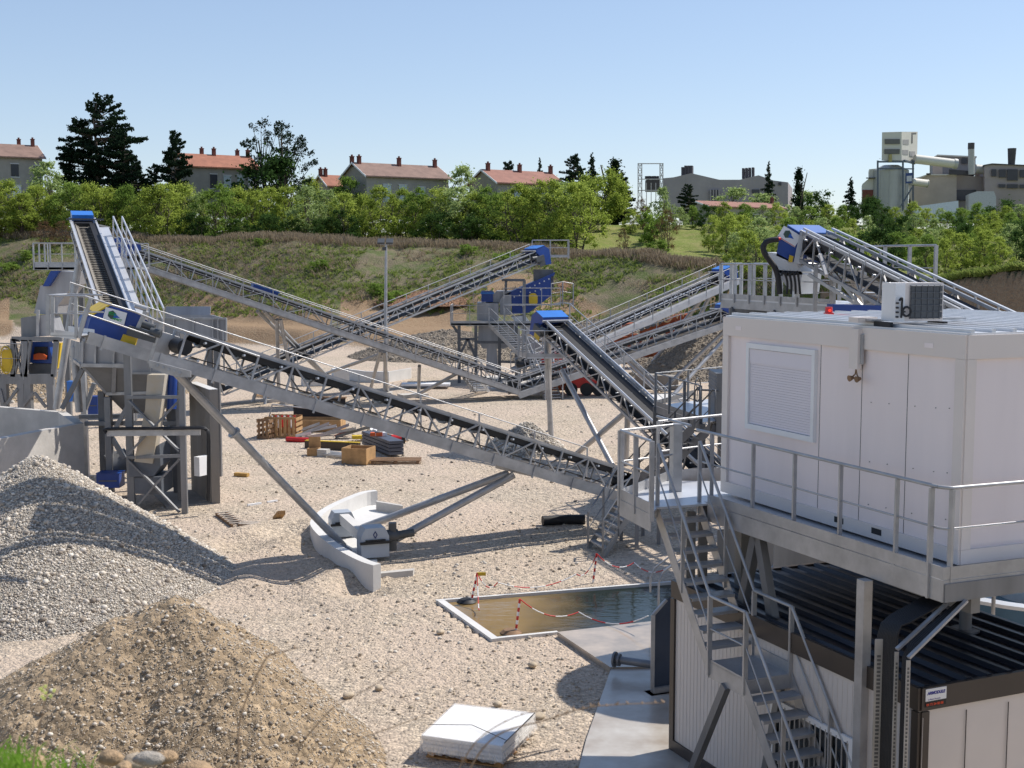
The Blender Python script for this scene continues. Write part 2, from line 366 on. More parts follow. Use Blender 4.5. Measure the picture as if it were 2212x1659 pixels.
# ------------------------------------------------------------ scattered stones (geometry nodes on a point cloud)
def stone_mat(name, cols):
    m = bpy.data.materials.new(name); m.use_nodes = True; n = m.node_tree.nodes; l = m.node_tree.links
    p = n['Principled BSDF']; p.inputs['Roughness'].default_value = .8; p.inputs['Specular IOR Level'].default_value = .3
    oi = n.new('ShaderNodeObjectInfo'); cr = n.new('ShaderNodeValToRGB'); cr.color_ramp.interpolation = 'LINEAR'
    while len(cr.color_ramp.elements) < len(cols): cr.color_ramp.elements.new(.5)
    for i, c in enumerate(cols): cr.color_ramp.elements[i].position = i / (len(cols) - 1); cr.color_ramp.elements[i].color = (*c, 1)
    l.new(oi.outputs['Random'], cr.inputs[0]); l.new(cr.outputs[0], p.inputs['Base Color'])
    return m
def pebbles(name, pts, size, m, parent=None, subdiv=1, flat=.62):
    me = bpy.data.meshes.new(name); me.from_pydata([tuple(p) for p in pts], [], [])
    at_ = me.attributes.new('sz', 'FLOAT', 'POINT'); at_.data.foreach_set('value', np.asarray(size, np.float32))
    ob = bpy.data.objects.new(name, me); COL.objects.link(ob); ORG[ob.name] = Vector((0, 0, 0))
    if parent: ob.parent = parent
    g = bpy.data.node_groups.new(name, 'GeometryNodeTree')
    g.interface.new_socket('Geometry', in_out='INPUT', socket_type='NodeSocketGeometry'); g.interface.new_socket('Geometry', in_out='OUTPUT', socket_type='NodeSocketGeometry')
    n = g.nodes; l = g.links; i = n.new('NodeGroupInput'); o = n.new('NodeGroupOutput')
    ico = n.new('GeometryNodeMeshIcoSphere'); ico.inputs['Radius'].default_value = 1; ico.inputs['Subdivisions'].default_value = subdiv
    tr = n.new('GeometryNodeTransform'); tr.inputs['Scale'].default_value = (1, .8, flat)
    ss = n.new('GeometryNodeSetShadeSmooth'); sm = n.new('GeometryNodeSetMaterial'); sm.inputs['Material'].default_value = m
    inst = n.new('GeometryNodeInstanceOnPoints'); rv = n.new('FunctionNodeRandomValue'); rv.data_type = 'FLOAT_VECTOR'
    rv.inputs[0].default_value = (-.5, -.5, 0); rv.inputs[1].default_value = (.5, .5, 6.28)
    na = n.new('GeometryNodeInputNamedAttribute'); na.data_type = 'FLOAT'; na.inputs['Name'].default_value = 'sz'
    l.new(ico.outputs[0], tr.inputs[0]); l.new(tr.outputs[0], ss.inputs[0]); l.new(ss.outputs[0], sm.inputs[0]); l.new(sm.outputs[0], inst.inputs['Instance'])
    l.new(i.outputs[0], inst.inputs['Points']); l.new(rv.outputs[0], inst.inputs['Rotation']); l.new(na.outputs[0], inst.inputs['Scale'])
    l.new(inst.outputs[0], o.inputs[0])
    md = ob.modifiers.new('scatter', 'NODES'); md.node_group = g; me.materials.append(m)
    return ob
pm = stone_mat('pebble_mix', [(.16, .14, .12), (.34, .28, .21), (.45, .38, .29), (.56, .49, .39), (.30, .26, .22), (.66, .61, .53), (.42, .33, .24)])
pmh = stone_mat('washed_pebble_mix', [(.22, .185, .15), (.42, .36, .29), (.55, .48, .39), (.68, .62, .53), (.36, .32, .28), (.74, .69, .61), (.48, .42, .35)])
EXCL = []     # polygons kept free of loose stones (slabs, pads)
def scatter_ground():
    n = 230000
    # density constant in the picture: depth from a 1/Y law
    yy = 1 / rng.uniform(1 / 70, 1 / 17, n); xx = rng.uniform(-.47, .47, n) * yy + rng.normal(0, .2, n)
    k = (fbm(xx, yy, 3.4, 77) * 1.3 + fbm(xx, yy, .9, 78)) > -.02 + rng.uniform(-.35, .2, n)
    for P in EXCL + [POOL]: k &= ~inpoly(xx, yy, P)
    xx, yy = xx[k], yy[k]; zz = ground_z(xx, yy)
    s = .006 + .0066 * rng.pareto(2.5, len(xx)).clip(0, 8); s = s * (yy / 26) ** .55
    ob = pebbles('loose_stones', np.stack([xx, yy, zz + s * .2], -1), s, pm); kind(ob, 'stuff', 'rounded stones scattered over the pit floor')
# ============================================================ cabin, platform, stairs (right foreground)
W = Vector((.387, -.922, 0)).normalized(); Pd = Vector((.922, .387, 0)).normalized()     # along the cabin side towards us / to the right
K = Vector((5.44, 15.22, 0)); Lc = Vector((3.36, 20.18, 0)); ZT, ZB = 7.09, 4.29
CL_ = (K - Lc).length
def cw(s, o, z): return Lc + W * s - Pd * o + UP * z            # point on the left cabin wall
def cr(s, o, z): return K + Pd * s + W * o + UP * z             # point on the right cabin wall
C1 = thing('site_cabin', 'white modular site cabin with a closed roller shutter, raised on the steel platform', 'cabin', tuple(Lc + UP * ZB))
RW = 4.6
b = MB(); b.obox((Lc + K) / 2 + Pd * RW / 2 + UP * (ZT + ZB) / 2, W * (CL_ / 2 - .03), Pd * (RW / 2 - .03), UP * 1.37); b.build('wall_panels', cabw, C1)
fr = MB()
for (s0, s1, z0, z1) in ((0, CL_, 6.8, ZT), (0, CL_, ZB, 4.47), (0, .16, 4.473, 6.797), (CL_ - .16, CL_, 4.473, 6.797)):
    fr.obox((cw(s0, -.04, z0) + cw(s1, -.04, z1)) / 2, W * (s1 - s0) / 2, Pd * .055, UP * (z1 - z0) / 2)
for (s0, s1, z0, z1) in ((.018, RW, 6.8, ZT), (.018, RW, ZB, 4.47), (.018, .16, 4.473, 6.797)):
    fr.obox((cr(s0, -.04, z0) + cr(s1, -.04, z1)) / 2, Pd * (s1 - s0) / 2, W * .055, UP * (z1 - z0) / 2)
fr.build('corner_frame', cabf, C1)
js = MB()
for s in (2.50, 3.416, 4.33): js.obox(cw(s, .0, (4.47 + 6.8) / 2) - Pd * -.028, W * .0035, Pd * .003, UP * 1.165)
for s in (1.2, 2.3, 3.4): js.obox(cr(s, 0, (4.47 + 6.8) / 2) + W * -.028, Pd * .006, W * .004, UP * 1.165)
each(js, 'panel_joint', graypl, C1)
sc = MB()
for k, s in enumerate((3.62, 3.98, 4.48, 4.86, 5.1)):
    for z in (4.72, 5.3, 6.1): sc.tube(cw(s, -.03, z + .02 * k), cw(s, -.018, z + .02 * k), .006, 6)
each(sc, 'screw_head', graypl, C1)
win = MB()
for (s0, s1, z0, z1) in ((.69, 2.43, 6.64, 6.72), (.69, 2.43, 5.40, 5.48), (.69, .76, 5.48, 6.64), (2.36, 2.43, 5.48, 6.64)):
    win.obox((cw(s0, .0, z0) + cw(s1, .0, z1)) / 2, W * (s1 - s0) / 2, Pd * .03, UP * (z1 - z0) / 2)
wf = win.build('window_frame', whitep, C1)
sh = MB(); zz = 5.485
while zz < 6.40:
    sh.obox((cw(.765, -.012, zz) + cw(2.355, -.012, zz + .036)) / 2, W * .795, Pd * .012, UP * .0165); sh.obox((cw(.765, -.016, zz) + cw(2.355, -.016, zz + .036)) / 2 + UP * .018, W * .795, Pd * .005, UP * .0025); zz += .038
sh.build('shutter_slats', shut, wf)
sb = MB(); sb.obox((cw(.765, -.01, 6.42) + cw(2.355, -.01, 6.635)) / 2, W * .795, Pd * .02, UP * .105); sb.build('shutter_box', shut, wf)
fk = MB()
for s in (3.05, 3.85): fk.obox(cw(s, .016, 4.40), W * .10, Pd * .003, UP * .04)
each(fk, 'forklift_slot', black, C1)
rf = MB(); rf.obox((Lc + K) / 2 + Pd * RW / 2 + UP * (ZT + .012), W * (CL_ / 2 - .02), Pd * (RW / 2 - .02), UP * .012)
for k in range(14): rf.obox((Lc + K) / 2 + Pd * (.14 + k * .33) + UP * (ZT + .045), W * (CL_ / 2 - .05), Pd * .03, UP * .02)
rf.build('roof', alu, C1)
mk = MB()
for s in (.45, 4.75): mk.obox(cw(s, .018, 6.93), W * .08, Pd * .002, UP * .03)
each(mk, 'stamped_mark', cabw, C1)
# outdoor cooling unit on the roof
AC = thing('cooling_unit', 'outdoor air conditioning unit with dark grille on the white cabin roof', 'air conditioner', tuple(cw(4.1, -.35, ZT)))
aw, ah = .56, .50
u_ = Vector((.97, .24, 0)).normalized(); v_ = Vector((-u_.y, u_.x, 0)); a0 = at(1955, 705, 16.6); a0.z = ZT + .10
b = MB(); b.obox(a0 + u_ * aw / 2 + v_ * .19 + UP * ah / 2, u_ * aw / 2, v_ * .17, UP * ah / 2); b.build('casing', cabf, AC)
g = MB(); g.obox(a0 + u_ * (aw / 2 + .03) + v_ * .012 + UP * ah / 2, u_ * (aw / 2 - .05), v_ * .006, UP * (ah / 2 - .035)); gr = g.build('coil', graypl, AC)
g = MB()
for k in range(6): g.tube(a0 + u_ * (.06 + k * .088) + UP * .03, a0 + u_ * (.06 + k * .088) + UP * (ah - .03), .006, 5)
for k in range(6): g.tube(a0 + u_ * .08 + UP * (.04 + k * .084), a0 + u_ * (aw - .03) + UP * (.04 + k * .084), .006, 5)
g.build('grille', steeld, AC)
g = MB(); g.obox(a0 - u_ * .07 + v_ * .19 + UP * ah / 2, u_ * .07, v_ * .17, UP * ah / 2); g.build('side_cover', whitep, AC)
g = MB()
pts = [a0 + u_ * (-.11 + .04 * math.sin(q / 3) + .14 * max(0, (q - 6) / 14)) - v_ * .03 + UP * (.27 - q * .013 + .08 * math.sin(q / 2.2)) for q in range(18)]
g.path(pts, .014, 6); pts = [a0 + u_ * (-.0 + .06 * math.cos(q / 2)) - v_ * .03 + UP * (.13 + .06 * math.sin(q / 2)) for q in range(14)]; g.path(pts, .016, 6)
for k in range(4): g.tube(a0 - u_ * .12 - v_ * .02 + UP * (.06 + .06 * k), a0 - u_ * .12 + v_ * .04 + UP * (.06 + .06 * k), .014, 6)
g.build('cable', black, AC)
g = MB()
for e in (-.2, .6): g.beam(a0 + u_ * e - UP * .05, a0 + u_ * e + v_ * .4 - UP * .05, .05, .08)
each(g, 'foot_rail', black, AC)
# red warning beacon
bp_ = gz(1790, 684, ZT + .02)
BE = thing('warning_beacon', 'lit red warning beacon standing on the cabin roof edge', 'beacon', tuple(bp_))
g = MB(); g.box(bp_ + UP * .03, .13, .13, .06); g.build('base', redp, BE)
em = bpy.data.materials.new('red_lamp'); em.use_nodes = True; p_ = em.node_tree.nodes['Principled BSDF']; p_.inputs['Base Color'].default_value = (.8, .02, .01, 1); p_.inputs['Emission Color'].default_value = (1, .05, .02, 1); p_.inputs['Emission Strength'].default_value = .8
g = MB(); g.tube(bp_ + UP * .06, bp_ + UP * .15, .062, 12, .055); g.build('lamp_lens', redp, BE)
g = MB(); g.tube(bp_ + UP * .10 - Vector((0, .066, 0)), bp_ + UP * .10 - Vector((0, .056, 0)), .022, 10); g.build('lamp_bulb', em, BE)
# cable elbow duct hanging over the roof edge, horn speakers
CE = thing('cable_duct', 'cream cable duct bending over the cabin roof edge above two small brown horns', 'cable duct', tuple(cw(3.35, .06, 6.6)))
g = MB(); g.obox(cw(3.36, .05, 6.80), W * .09, Pd * .035, UP * .27); g.obox(cw(3.36, -.06, ZT + .10), W * .10, Pd * .16, UP * .035)
g.build('duct_cover', cabf, CE)
g = MB(); g.beam(cw(3.52, -.02, ZT + .1), cw(3.55, -1.6, ZT + .1), .12, .03); g.beam(cw(3.47, .03, 7.0), cw(3.47, .03, 6.6), .03, .05, up=W); g.build('perforated_tray', galv, CE)
g = MB()
g.path([cw(3.38, .05, 6.53), cw(3.38, .06, 6.46), cw(3.33, .07, 6.42)], .01, 6); g.path([cw(3.38, .05, 6.53), cw(3.42, .06, 6.45), cw(3.48, .07, 6.41)], .01, 6)
for s in (3.33, 3.48): g.tube(cw(s, .05, 6.41), cw(s, .12, 6.40), .02, 10, .045)
g.build('horn', woodd, CE)

# ---- platform carrying the cabin
ZD = 4.25
PL = thing('cabin_platform', 'galvanised steel platform with handrail carrying the white cabin', 'platform', (3, 17, 0))
def wl(s, o, z=ZD): return Lc + W * s - Pd * o + UP * z
o1 = .58
A1, A2 = gz(1340, 1077, ZD), gz(1407, 1110, ZD)
A0 = gz(1440, 1038, ZD); A00 = gz(1560, 1030, ZD)
cor = wl(CL_ + .38, o1); corr = wl(CL_ + .38, -RW - .5)
S0 = gz(1528, 1088, ZD); S1 = gz(1420, 1096, ZD)
d = MB(); d.slab([A1, A2, S1, S0, wl(.4, o1)], ZD - .03, ZD); d.build('floor_plate', alu, PL)
d = MB(); d.slab([A1 + (A0 - A1) * .0, wl(.4, o1), cor, corr, corr - W * 1, wl(-.4, -2), A0], ZD - .04, ZD - .004); d.build('floor_plate', alu, PL)
f = MB()
def fascia(m, a, b, z0, z1, t=.01): m.prism([a + UP * (z0 - a.z), b + UP * (z0 - b.z), b + UP * (z1 - b.z), a + UP * (z1 - a.z)], (b - a).normalized().cross(UP) * t)
outl = [A1, A2]
fascia(f, A1, A2, ZD - .27, ZD - .01); fascia(f, A1, A2, ZD + .0, ZD + .16)
fascia(f, S0, cor, ZD - .27, ZD - .01, -.01); fascia(f, S0 , cor, ZD + .0, ZD + .15, -.01)
fascia(f, cor, corr, ZD - .27, ZD - .01, .01); fascia(f, cor, corr, ZD + .0, ZD + .15, .01)
fascia(f, A1, A0, ZD - .2, ZD + .15); fascia(f, A0, A00, ZD - .2, ZD + .17)
f.build('edge_beam', galv, PL)
f = MB()
for k in range(9):
    s = .3 + k * .68; f.beam(wl(s, o1 - .02, ZD - .16), wl(s, -RW, ZD - .16), .09, .22)
f.beam(wl(.2, -.1, ZD - .42), wl(CL_ + .2, -.1, ZD - .42), .14, .2); f.beam(wl(.2, -2.9, ZD - .42), wl(CL_ + .2, -2.9, ZD - .42), .14, .2)
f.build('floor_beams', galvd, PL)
h = MB(); rs = wl(.15, o1 - .03)
cc1 = wl(CL_ + .22, o1 - .03); cc2 = wl(CL_ + .35, o1 - .17)
rl = lambda a, b: rail(h, [a, b], h=1.08, toe=0, posts=False)
rl(rs, cc1); rl(cc2, corr)
for zf in (1.08, .59):
    h.path([cc1 + UP * zf, cc1.lerp(cc2, .3) + W * .045 - Pd * -.0 + UP * zf, cc1.lerp(cc2, .7) + W * .045 + UP * zf, cc2 + UP * zf], .024 if zf > 1 else .015)
for s in (.62, 1.75, 2.77, 3.79, 4.55 + .35, ):
    p = wl(s, o1 - .015); h.beam(p - UP * .25, p + UP * 1.07, .055, .03, up=W)
p = wl(CL_ + .15, o1 - .0); h.beam(p - UP * .27, p + UP * 1.06, .07, .03, up=W)
for s in (.12, 1.5, 3): p = cr(s - o1, .36, ZD); h.beam(p - UP * .27, p + UP * 1.06, .07, .03, up=Pd)
# rails round the end bay
rail(h, [A2, A1], h=1.08, toe=0, step=.8, pw=.07); rail(h, [A1, gz(1452, 1060, ZD)], h=1.08, toe=0, step=.9, pw=.09)
rail(h, [gz(1432, 1062, ZD) + Vector((-.05, .35, 0)), A00 + Vector((.2, 0, 0))], h=1.1, toe=0, step=3)
h.tube(gz(1418, 1042, ZD) + UP * 1.12, gz(1490, 1066, ZD) + UP * 1.1, .024)
h.beam(gz(1462, 1060, ZD), gz(1462, 1060, ZD) + UP * 1.1, .16, .14)
h.build('handrail', galv, PL)
# columns
for (q, x, wdt) in (('leg', 1884, .28),):
    top = wl(4.5, o1 + .12, ZD - .28); g = MB(); g.beam((top.x, top.y, 0), top, .13, .15, up=W); g.beam((top.x, top.y, 0.), (top.x, top.y, .02), .4, .4, up=W); g.build('leg', galv, PL)
for s, o in ((.5, -.1), (.5, -2.9), (4.22, -2.9), (.5, -4.4)):
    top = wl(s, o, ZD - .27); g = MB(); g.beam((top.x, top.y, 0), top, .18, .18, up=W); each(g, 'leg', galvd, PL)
apx = wl(1.72, o1 - .14, ZD - .3)
for dx in (-.62, .72):
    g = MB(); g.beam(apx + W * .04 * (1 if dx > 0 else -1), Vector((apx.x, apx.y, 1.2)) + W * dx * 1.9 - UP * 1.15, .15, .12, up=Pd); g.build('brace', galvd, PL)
g = MB()
for x in (1503, 1530): 
    p = gz(x, 1085, ZD); g.beam(Vector((p.x, p.y + .5, 0)), Vector((p.x, p.y + .5, ZD - .25)), .14, .14, up=Vector((1, 0, 0)))
each(g, 'leg', galvd, PL)

# ---- the stairs
def flight(root, a, b, width_v, n, m_tread, m_str, m_rail, first_tread=None, rails=(0, 1), tread_parts=True, tw=.24, sth=.24, posts=True, rh=.95):
    """a: top nosing (left), b: bottom; width_v: vector left->right"""
    a = Vector(a); b = Vector(b); dirh = Vector((b.x - a.x, b.y - a.y, 0)).normalized()
    for s in (0, 1):
        o = width_v * s; m = MB(); m.prism([a + o + UP * .06, b + o + UP * .06, b + o - UP * (sth), a + o - UP * (sth)], width_v.normalized() * (.012 if s else -.012)); m.build('stringer', m_str, root)
    src = first_tread
    for i in range(1, n + 1):
        t = i / (n + 1); c = a.lerp(b, t)
        m = MB(); m.obox(c + width_v / 2 - UP * .01 - dirh * 0, dirh * tw / 2, width_v / 2 * .985, UP * .004); m.obox(c + width_v / 2 - UP * .03 + dirh * tw / 2, dirh * .004, width_v / 2 * .985, UP * .022); m.obox(c + width_v / 2 - UP * .03 - dirh * tw / 2, dirh * .004, width_v / 2 * .985, UP * .022)
        m.build('tread', m_tread, root)
    for s in rails:
        o = width_v * s; m = MB()
        m.tube(a + o + UP * rh, b + o + UP * rh, .024); m.tube(a + o + UP * rh * .5, b + o + UP * rh * .5, .014, 6)
        L = (b - a).length; k = max(2, round(L / 1.4)) if posts else 1
        for i in range(k + 1):
            p = a.lerp(b, i / k) + o; m.beam(p - UP * .18, p + UP * rh, .06, .03, up=dirh)
        m.build('handrail', m_rail, root)
ST = thing('stair_tower', 'galvanised steel stairs with a landing climbing to the cabin platform', 'stairs', tuple(gz(1650, 1659, 0)), )
wv = (gz(1521, 1091, ZD) - gz(1424, 1091, ZD)); wv.z = 0
wv = Pd * .74
ta = gz(1420, 1092, ZD)
ZL = 2.28
la = at(1535, 1424, 17.9); la = Vector((la.x, la.y, ZL)); la = gz(1532, 1428, ZL)
flight(ST, ta, la, wv, 9, galv, galv, galv)
le = la + (la - ta).normalized().dot(W) * 0 * W + W * .92
d = MB(); d.slab([la, la + wv, le + wv, le], ZL - .012, ZL); d.build('landing', galv, ST)
d = MB(); fascia(d, la, le, ZL - .24, ZL + .03, -.012); fascia(d, la + wv, le + wv, ZL - .2, ZL + .16, .012); fascia(d, le, le + wv, ZL - .2, ZL - .015, .01); each(d, 'landing_beam', galv, ST)
d = MB()
for o in (Vector((0, 0, 0)), wv):
    d.tube(la + o + UP * .95, le + o + UP * .95, .024); d.tube(la + o + UP * .48, le + o + UP * .48, .014, 6)
    for p in (la + o, le + o): d.beam(p - UP * .2, p + UP * .95, .07, .035, up=W)
d.build('handrail', galv, ST)
sl = (ta - la); ratio = (ta.z - la.z) / Vector((sl.x, sl.y, 0)).length
bot = le + W * (ZL / ratio); bot.z = 0
flight(ST, le, bot, wv, 10, galv, galv, galv)
for (tp, q) in ((la + W * .45 - UP * .22, -1.15), (le + wv - W * .2 - UP * .22, -.5)):
    g = MB(); g.beam(tp, Vector((tp.x, tp.y, 0)) + W * q, .12, .10, up=Pd); g.build('brace', galvd, ST)

# small stairs left of the platform
SS = thing('small_stairs', 'short dark grey steel stairs with handrails beside the long front conveyor tail', 'stairs', tuple(gz(1280, 1185, 0)))
b0 = gz(1270, 1180, 0.08); wvs = gz(1298, 1196, .08) - b0; t0 = at(1336, 1090, b0.y + .9); t0.z = max(t0.z, 1.25)
flight(SS, t0, b0, wvs * 1.15, 6, galv, galvd, galvd, tw=.2, sth=.2)
d = MB(); d.slab([t0, t0 + wvs * 1.15, t0 + wvs * 1.15 + (t0 - b0) * Vector((1, 1, 0)).x * .6, t0 + (t0 - b0) * .6], 0, 0)
d = MB(); tt = (t0 - b0); tt.z = 0; d.slab([t0 , t0 + wvs * 1.15, t0 + wvs * 1.15 + tt * .9, t0 + tt * .9], t0.z - .04, t0.z); d.build('landing', galvd, SS)
d = MB()
for q in (0, 1.15):
    for r_ in (.1, .85): p = t0 + wvs * q + tt * r_; d.beam((p.x, p.y, 0), (p.x, p.y, t0.z - .05), .1, .1, up=Vector((1, 0, 0)))
each(d, 'leg', galvd, SS)

# back stairs and valve platform behind
BS = thing('valve_platform', 'grey steel platform with handwheel and a long dark stair, behind the cabin platform', 'platform', tuple(gz(1480, 1000, 0)))
f0, f1, f2 = at(1416, 883, 43), at(1518, 905, 38.5), at(1600, 880, 42)
zf = 3.05
for q in (f0, f1, f2): q.z = zf
f3 = f0 + (f2 - f1); f3.z = zf
d = MB(); d.slab([f0, f1, f2 + Vector((2, 0, 0)), f3 + Vector((2, 0, 0))], zf - .04, zf); d.build('floor_plate', alu, BS)
d = MB(); fascia(d, f0, f1, zf - .25, zf - .02); fascia(d, f0, f1, zf, zf + .16); fascia(d, f0, f3, zf, zf + .16); d.build('edge_beam', galvd, BS)
d = MB(); rail(d, [f1.lerp(f0, .05), f0], h=1.1, toe=0, pw=.09); rail(d, [f0, f3 + Vector((2, 0, 0))], h=1.1, toe=0, pw=.07); d.build('handrail', galvd, BS)
topa = f1 + Vector((.15, -.1, 0)); bta = gz(1352, 1075, 0.05); wvb = Vector((.35, -.62, 0))
topa = at(1500, 893, 38.3); topa.z = zf; ft = gz(1345, 1062, 0.0)
flight(BS, topa, ft, wvb, 13, galvd, steeld, steeld, tw=.24, sth=.3)
d = MB()
for s in (0, 1):
    p = topa + wvb * s; q = (ft - topa).normalized()
    d.path([p + UP * .95, p + UP * .99 - q * .25, p + UP * .9 - q * .42, p + UP * .55 - q * .45, p - q * .45], .024)
d.build('handrail_end', steeld, BS)
d = MB()
for (q, r_) in ((f0, 0), (f1, 0), (f3, 1)): d.beam((q.x + r_, q.y, 0), (q.x + r_, q.y, zf - .05), .16, .16, up=Vector((1, 0, 0)))
each(d, 'leg', steeld, BS)
wc = at(1507, 842, 38.6); d = MB(); ax = Vector((.93, .1, 0)).normalized(); e1 = Vector((-.1, .93, 0)).normalized()
e1 = Vector((.35, .9, 0)).normalized()
ring = [wc + (e1 * math.cos(a) * .42 + UP * math.sin(a) * .36) for a in np.linspace(0, 2 * math.pi, 25)]
d.path(ring, .018, 6)
for a in (.3, 2.4, 4.5): d.tube(wc, wc + e1 * math.cos(a) * .42 + UP * math.sin(a) * .36, .012, 5)
d.tube(wc, wc + Vector((.6, -.2, 0)), .03, 8); d.tube(wc + Vector((.1, 0, 0)), wc + Vector((.1, 0, -1.3)), .03, 6); d.build('handwheel', steeld, BS)
tk = at(1553, 845, 39.3); g = MB(); g.box(tk + Vector((.7, .3, -.35)), 1.7, 1.6, 1.9); 
for k in range(7): g.box(tk + Vector((.7, .3, -.2 + .13 * k)), 1.74, 1.64, .03)
g.build('equipment_casing', galvd, BS)
d = MB(); d.beam(at(1535, 925, 39), at(1640, 960, 39), .3, .3); d.build('beam', steeld, BS)

# ---- lower container under the platform
ZR = 2.85
M1 = gz(1441, 1640, 0); T1 = gz(1452, 1255, ZR); N1 = gz(1987, 1491, ZR)
base1 = Vector((T1.x, T1.y, 0)); wd = (N1 - T1); wd.z = 0; LL = wd.length; wd.normalize(); pd = Vector((-wd.y, wd.x, 0)); WD = 3.15
LCn = thing('plant_room', 'beige clad plant room with dark ribbed roof standing under the cabin platform', 'modular building', tuple(base1))
def lb(s, o, z): return base1 + wd * s + pd * o + UP * z
g = MB(); g.obox(lb(LL / 2, WD / 2, 1.3), wd * (LL / 2 - .02), pd * (WD / 2 - .02), UP * 1.29)
for k in range(int(LL / .1)): g.obox(lb(.15 + k * .1, 0.018, 1.28), wd * .004, pd * .002, UP * 1.24)
g.build('wall_cladding', mat('beige_cladding', (.64, .59, .55), .5, 0, .05, .6), LCn)
g = MB()
g.obox(lb(LL / 2, .01, ZR - .12), wd * LL / 2, pd * .03, UP * .14); g.obox(lb(LL - .01, WD / 2, ZR - .12), wd * .03, pd * (WD / 2 - .02), UP * .14)
g.obox(lb(0.01, WD / 2, ZR - .12), wd * .03, pd * (WD / 2 - .02), UP * .14)
for s in (.04, LL - .06): g.obox(lb(s, .03, 1.3), wd * .06, pd * .045, UP * 1.27)
g.obox(lb(LL / 2, .005, .12), wd * (LL / 2 - .1), pd * .02, UP * .12); g.obox(lb(LL - .03, .09, 1.3), wd * .045, pd * .06, UP * 1.27)
g.build('trim', brownp, LCn)
g = MB(); g.obox(lb(LL / 2, WD / 2, ZR - .04), wd * (LL / 2 - .04), pd * (WD / 2 - .04), UP * .02)
k = 0
while .12 + k * .33 < WD - .05:
    g.prism([lb(.05, .08 + k * .33, ZR - .02), lb(.05, .12 + k * .33, ZR + .035), lb(.05, .19 + k * .33, ZR + .035), lb(.05, .23 + k * .33, ZR - .02)], wd * (LL - .1)); k += 1
g.build('roof', roofdk, LCn)
g = MB()
for s in (1.2, 2.3, 3.4): g.obox(lb(LL + .0, s * .62, 1.3), wd * .004, pd * .005, UP * 1.2)
each(g, 'panel_joint', brownp, LCn)
g = MB(); 
for (s0, s1, z0, z1) in ((2.75, 4.55, 1.75, 1.83), (2.75, 4.55, .75, .83), (2.75, 2.83, .83, 1.75), (4.47, 4.55, .83, 1.75)): g.obox(lb((s0 + s1) / 2, -.02, (z0 + z1) / 2), wd * (s1 - s0) / 2, pd * .02, UP * (z1 - z0) / 2)
wfr = g.build('window_frame', whitep, LCn)
g = MB(); g.obox(lb(3.65, .012, 1.29), wd * .82, pd * .004, UP * .46); g.build('window_pane', mat('dark_glass', (.02, .025, .03), .08, 0, .1, 1, spec=.8), wfr)
g = MB()
for k in range(15): g.tube(lb(2.88 + k * .112, -.035, .8), lb(2.88 + k * .112, -.035, 1.78), .013, 6)
g.build('window_bars', galv, wfr)
# far building's lower window
g = MB(); q0 = lb(LL, .9, 0)
for (a_, b_, z0, z1) in ((.9, 2.1, 1.42, 1.5), (.9, .98, .5, 1.42)): g.obox(lb(LL + .025, (a_ + b_) / 2, (z0 + z1) / 2), pd * (b_ - a_) / 2, wd * .02, UP * (z1 - z0) / 2)
g.build('window_frame', whitep, LCn)
# company plate on the trim
sg = MB(); so = lb(LL + .024, .07, ZR - .115); sg.obox(so + pd * .16 + UP * .045, pd * .16, wd * .004, UP * .075); sgn = sg.build('name_plate', whitep, LCn)
sg = MB(); sg.obox(so + pd * .16 - UP * .068, pd * .16, wd * .004, UP * .034); sg.build('phone_strip', black, sgn)
text_mesh('lettering', 'ARMODULE', .05, mat('sign_blue', (.01, .02, .25), .5, 0, .01), sgn, so + pd * .025 + UP * .05, pd, UP, .006, .001, .003, .15)
text_mesh('lettering', 'Le Beton Formule', .026, mat('sign_blue', (.01, .02, .25)), sgn, so + pd * .035 + UP * -.018, pd, UP, .006, .001)
text_mesh('lettering', '04 73 24 08 08', .043, mat('sign_red', (.7, .06, .01), .5, 0, .01), sgn, so + pd * .012 - UP * .087, pd, UP, .006, .001, .001)
# cable trays along the column
CT = thing('cable_trays', 'black power cables on slotted trays bending down beside the platform column', 'cable tray', (top.x, top.y, 0))
tp = wl(4.40, o1 - .30, 0); cb = MB(); tr_ = MB()
bend = at(1897, 1330, 14.95)
for k in range(13):
    o = wd * (.02 + k * .026) - Vector((0, 0, 0))
    p0 = Vector((bend.x, bend.y, 0)) + o
    cb.path([p0, p0 + UP * (3.5 + .006 * k), p0 + UP * (3.64 + .005 * k) + pd * .05, p0 + UP * 3.72 + pd * .18, p0 + pd * 1.0 + UP * 4.0], .019, 6)
cb.build('cables', black, CT)
for k, (o, w_) in enumerate(((.09, .10), (.40, .05), (.60, .05))):
    q = Vector((bend.x, bend.y, 0)) + wd * o - pd * .05
    t_ = MB(); t_.beam(q, q + UP * (3.5 - .22 * o), w_, .012, up=Vector((0, 1, 0))); 
    if k: t_.beam(q + UP * (3.53 - .22 * o), q + UP * 3.98 + pd * .85, .05, .03)
    t = t_.build('tray', galv, CT)
    hl = MB()
    for i in range(66): hl.obox(q + UP * (.15 + i * .048) - Vector((0, .009, 0)), Vector((w_ * .22, 0, 0)), Vector((0, .002, 0)), UP * .014)
    hl.build('tray_slots', steeld, t)
cb = MB(); q = Vector((bend.x, bend.y, 0)) + wd * .46
for k in range(4): p0 = q + wd * .03 * k; cb.path([p0, p0 + UP * 3.35, p0 + UP * 3.52 + pd * .1, p0 + UP * 3.95 + pd * .85], .02, 6)
cb.build('cables', black, CT)
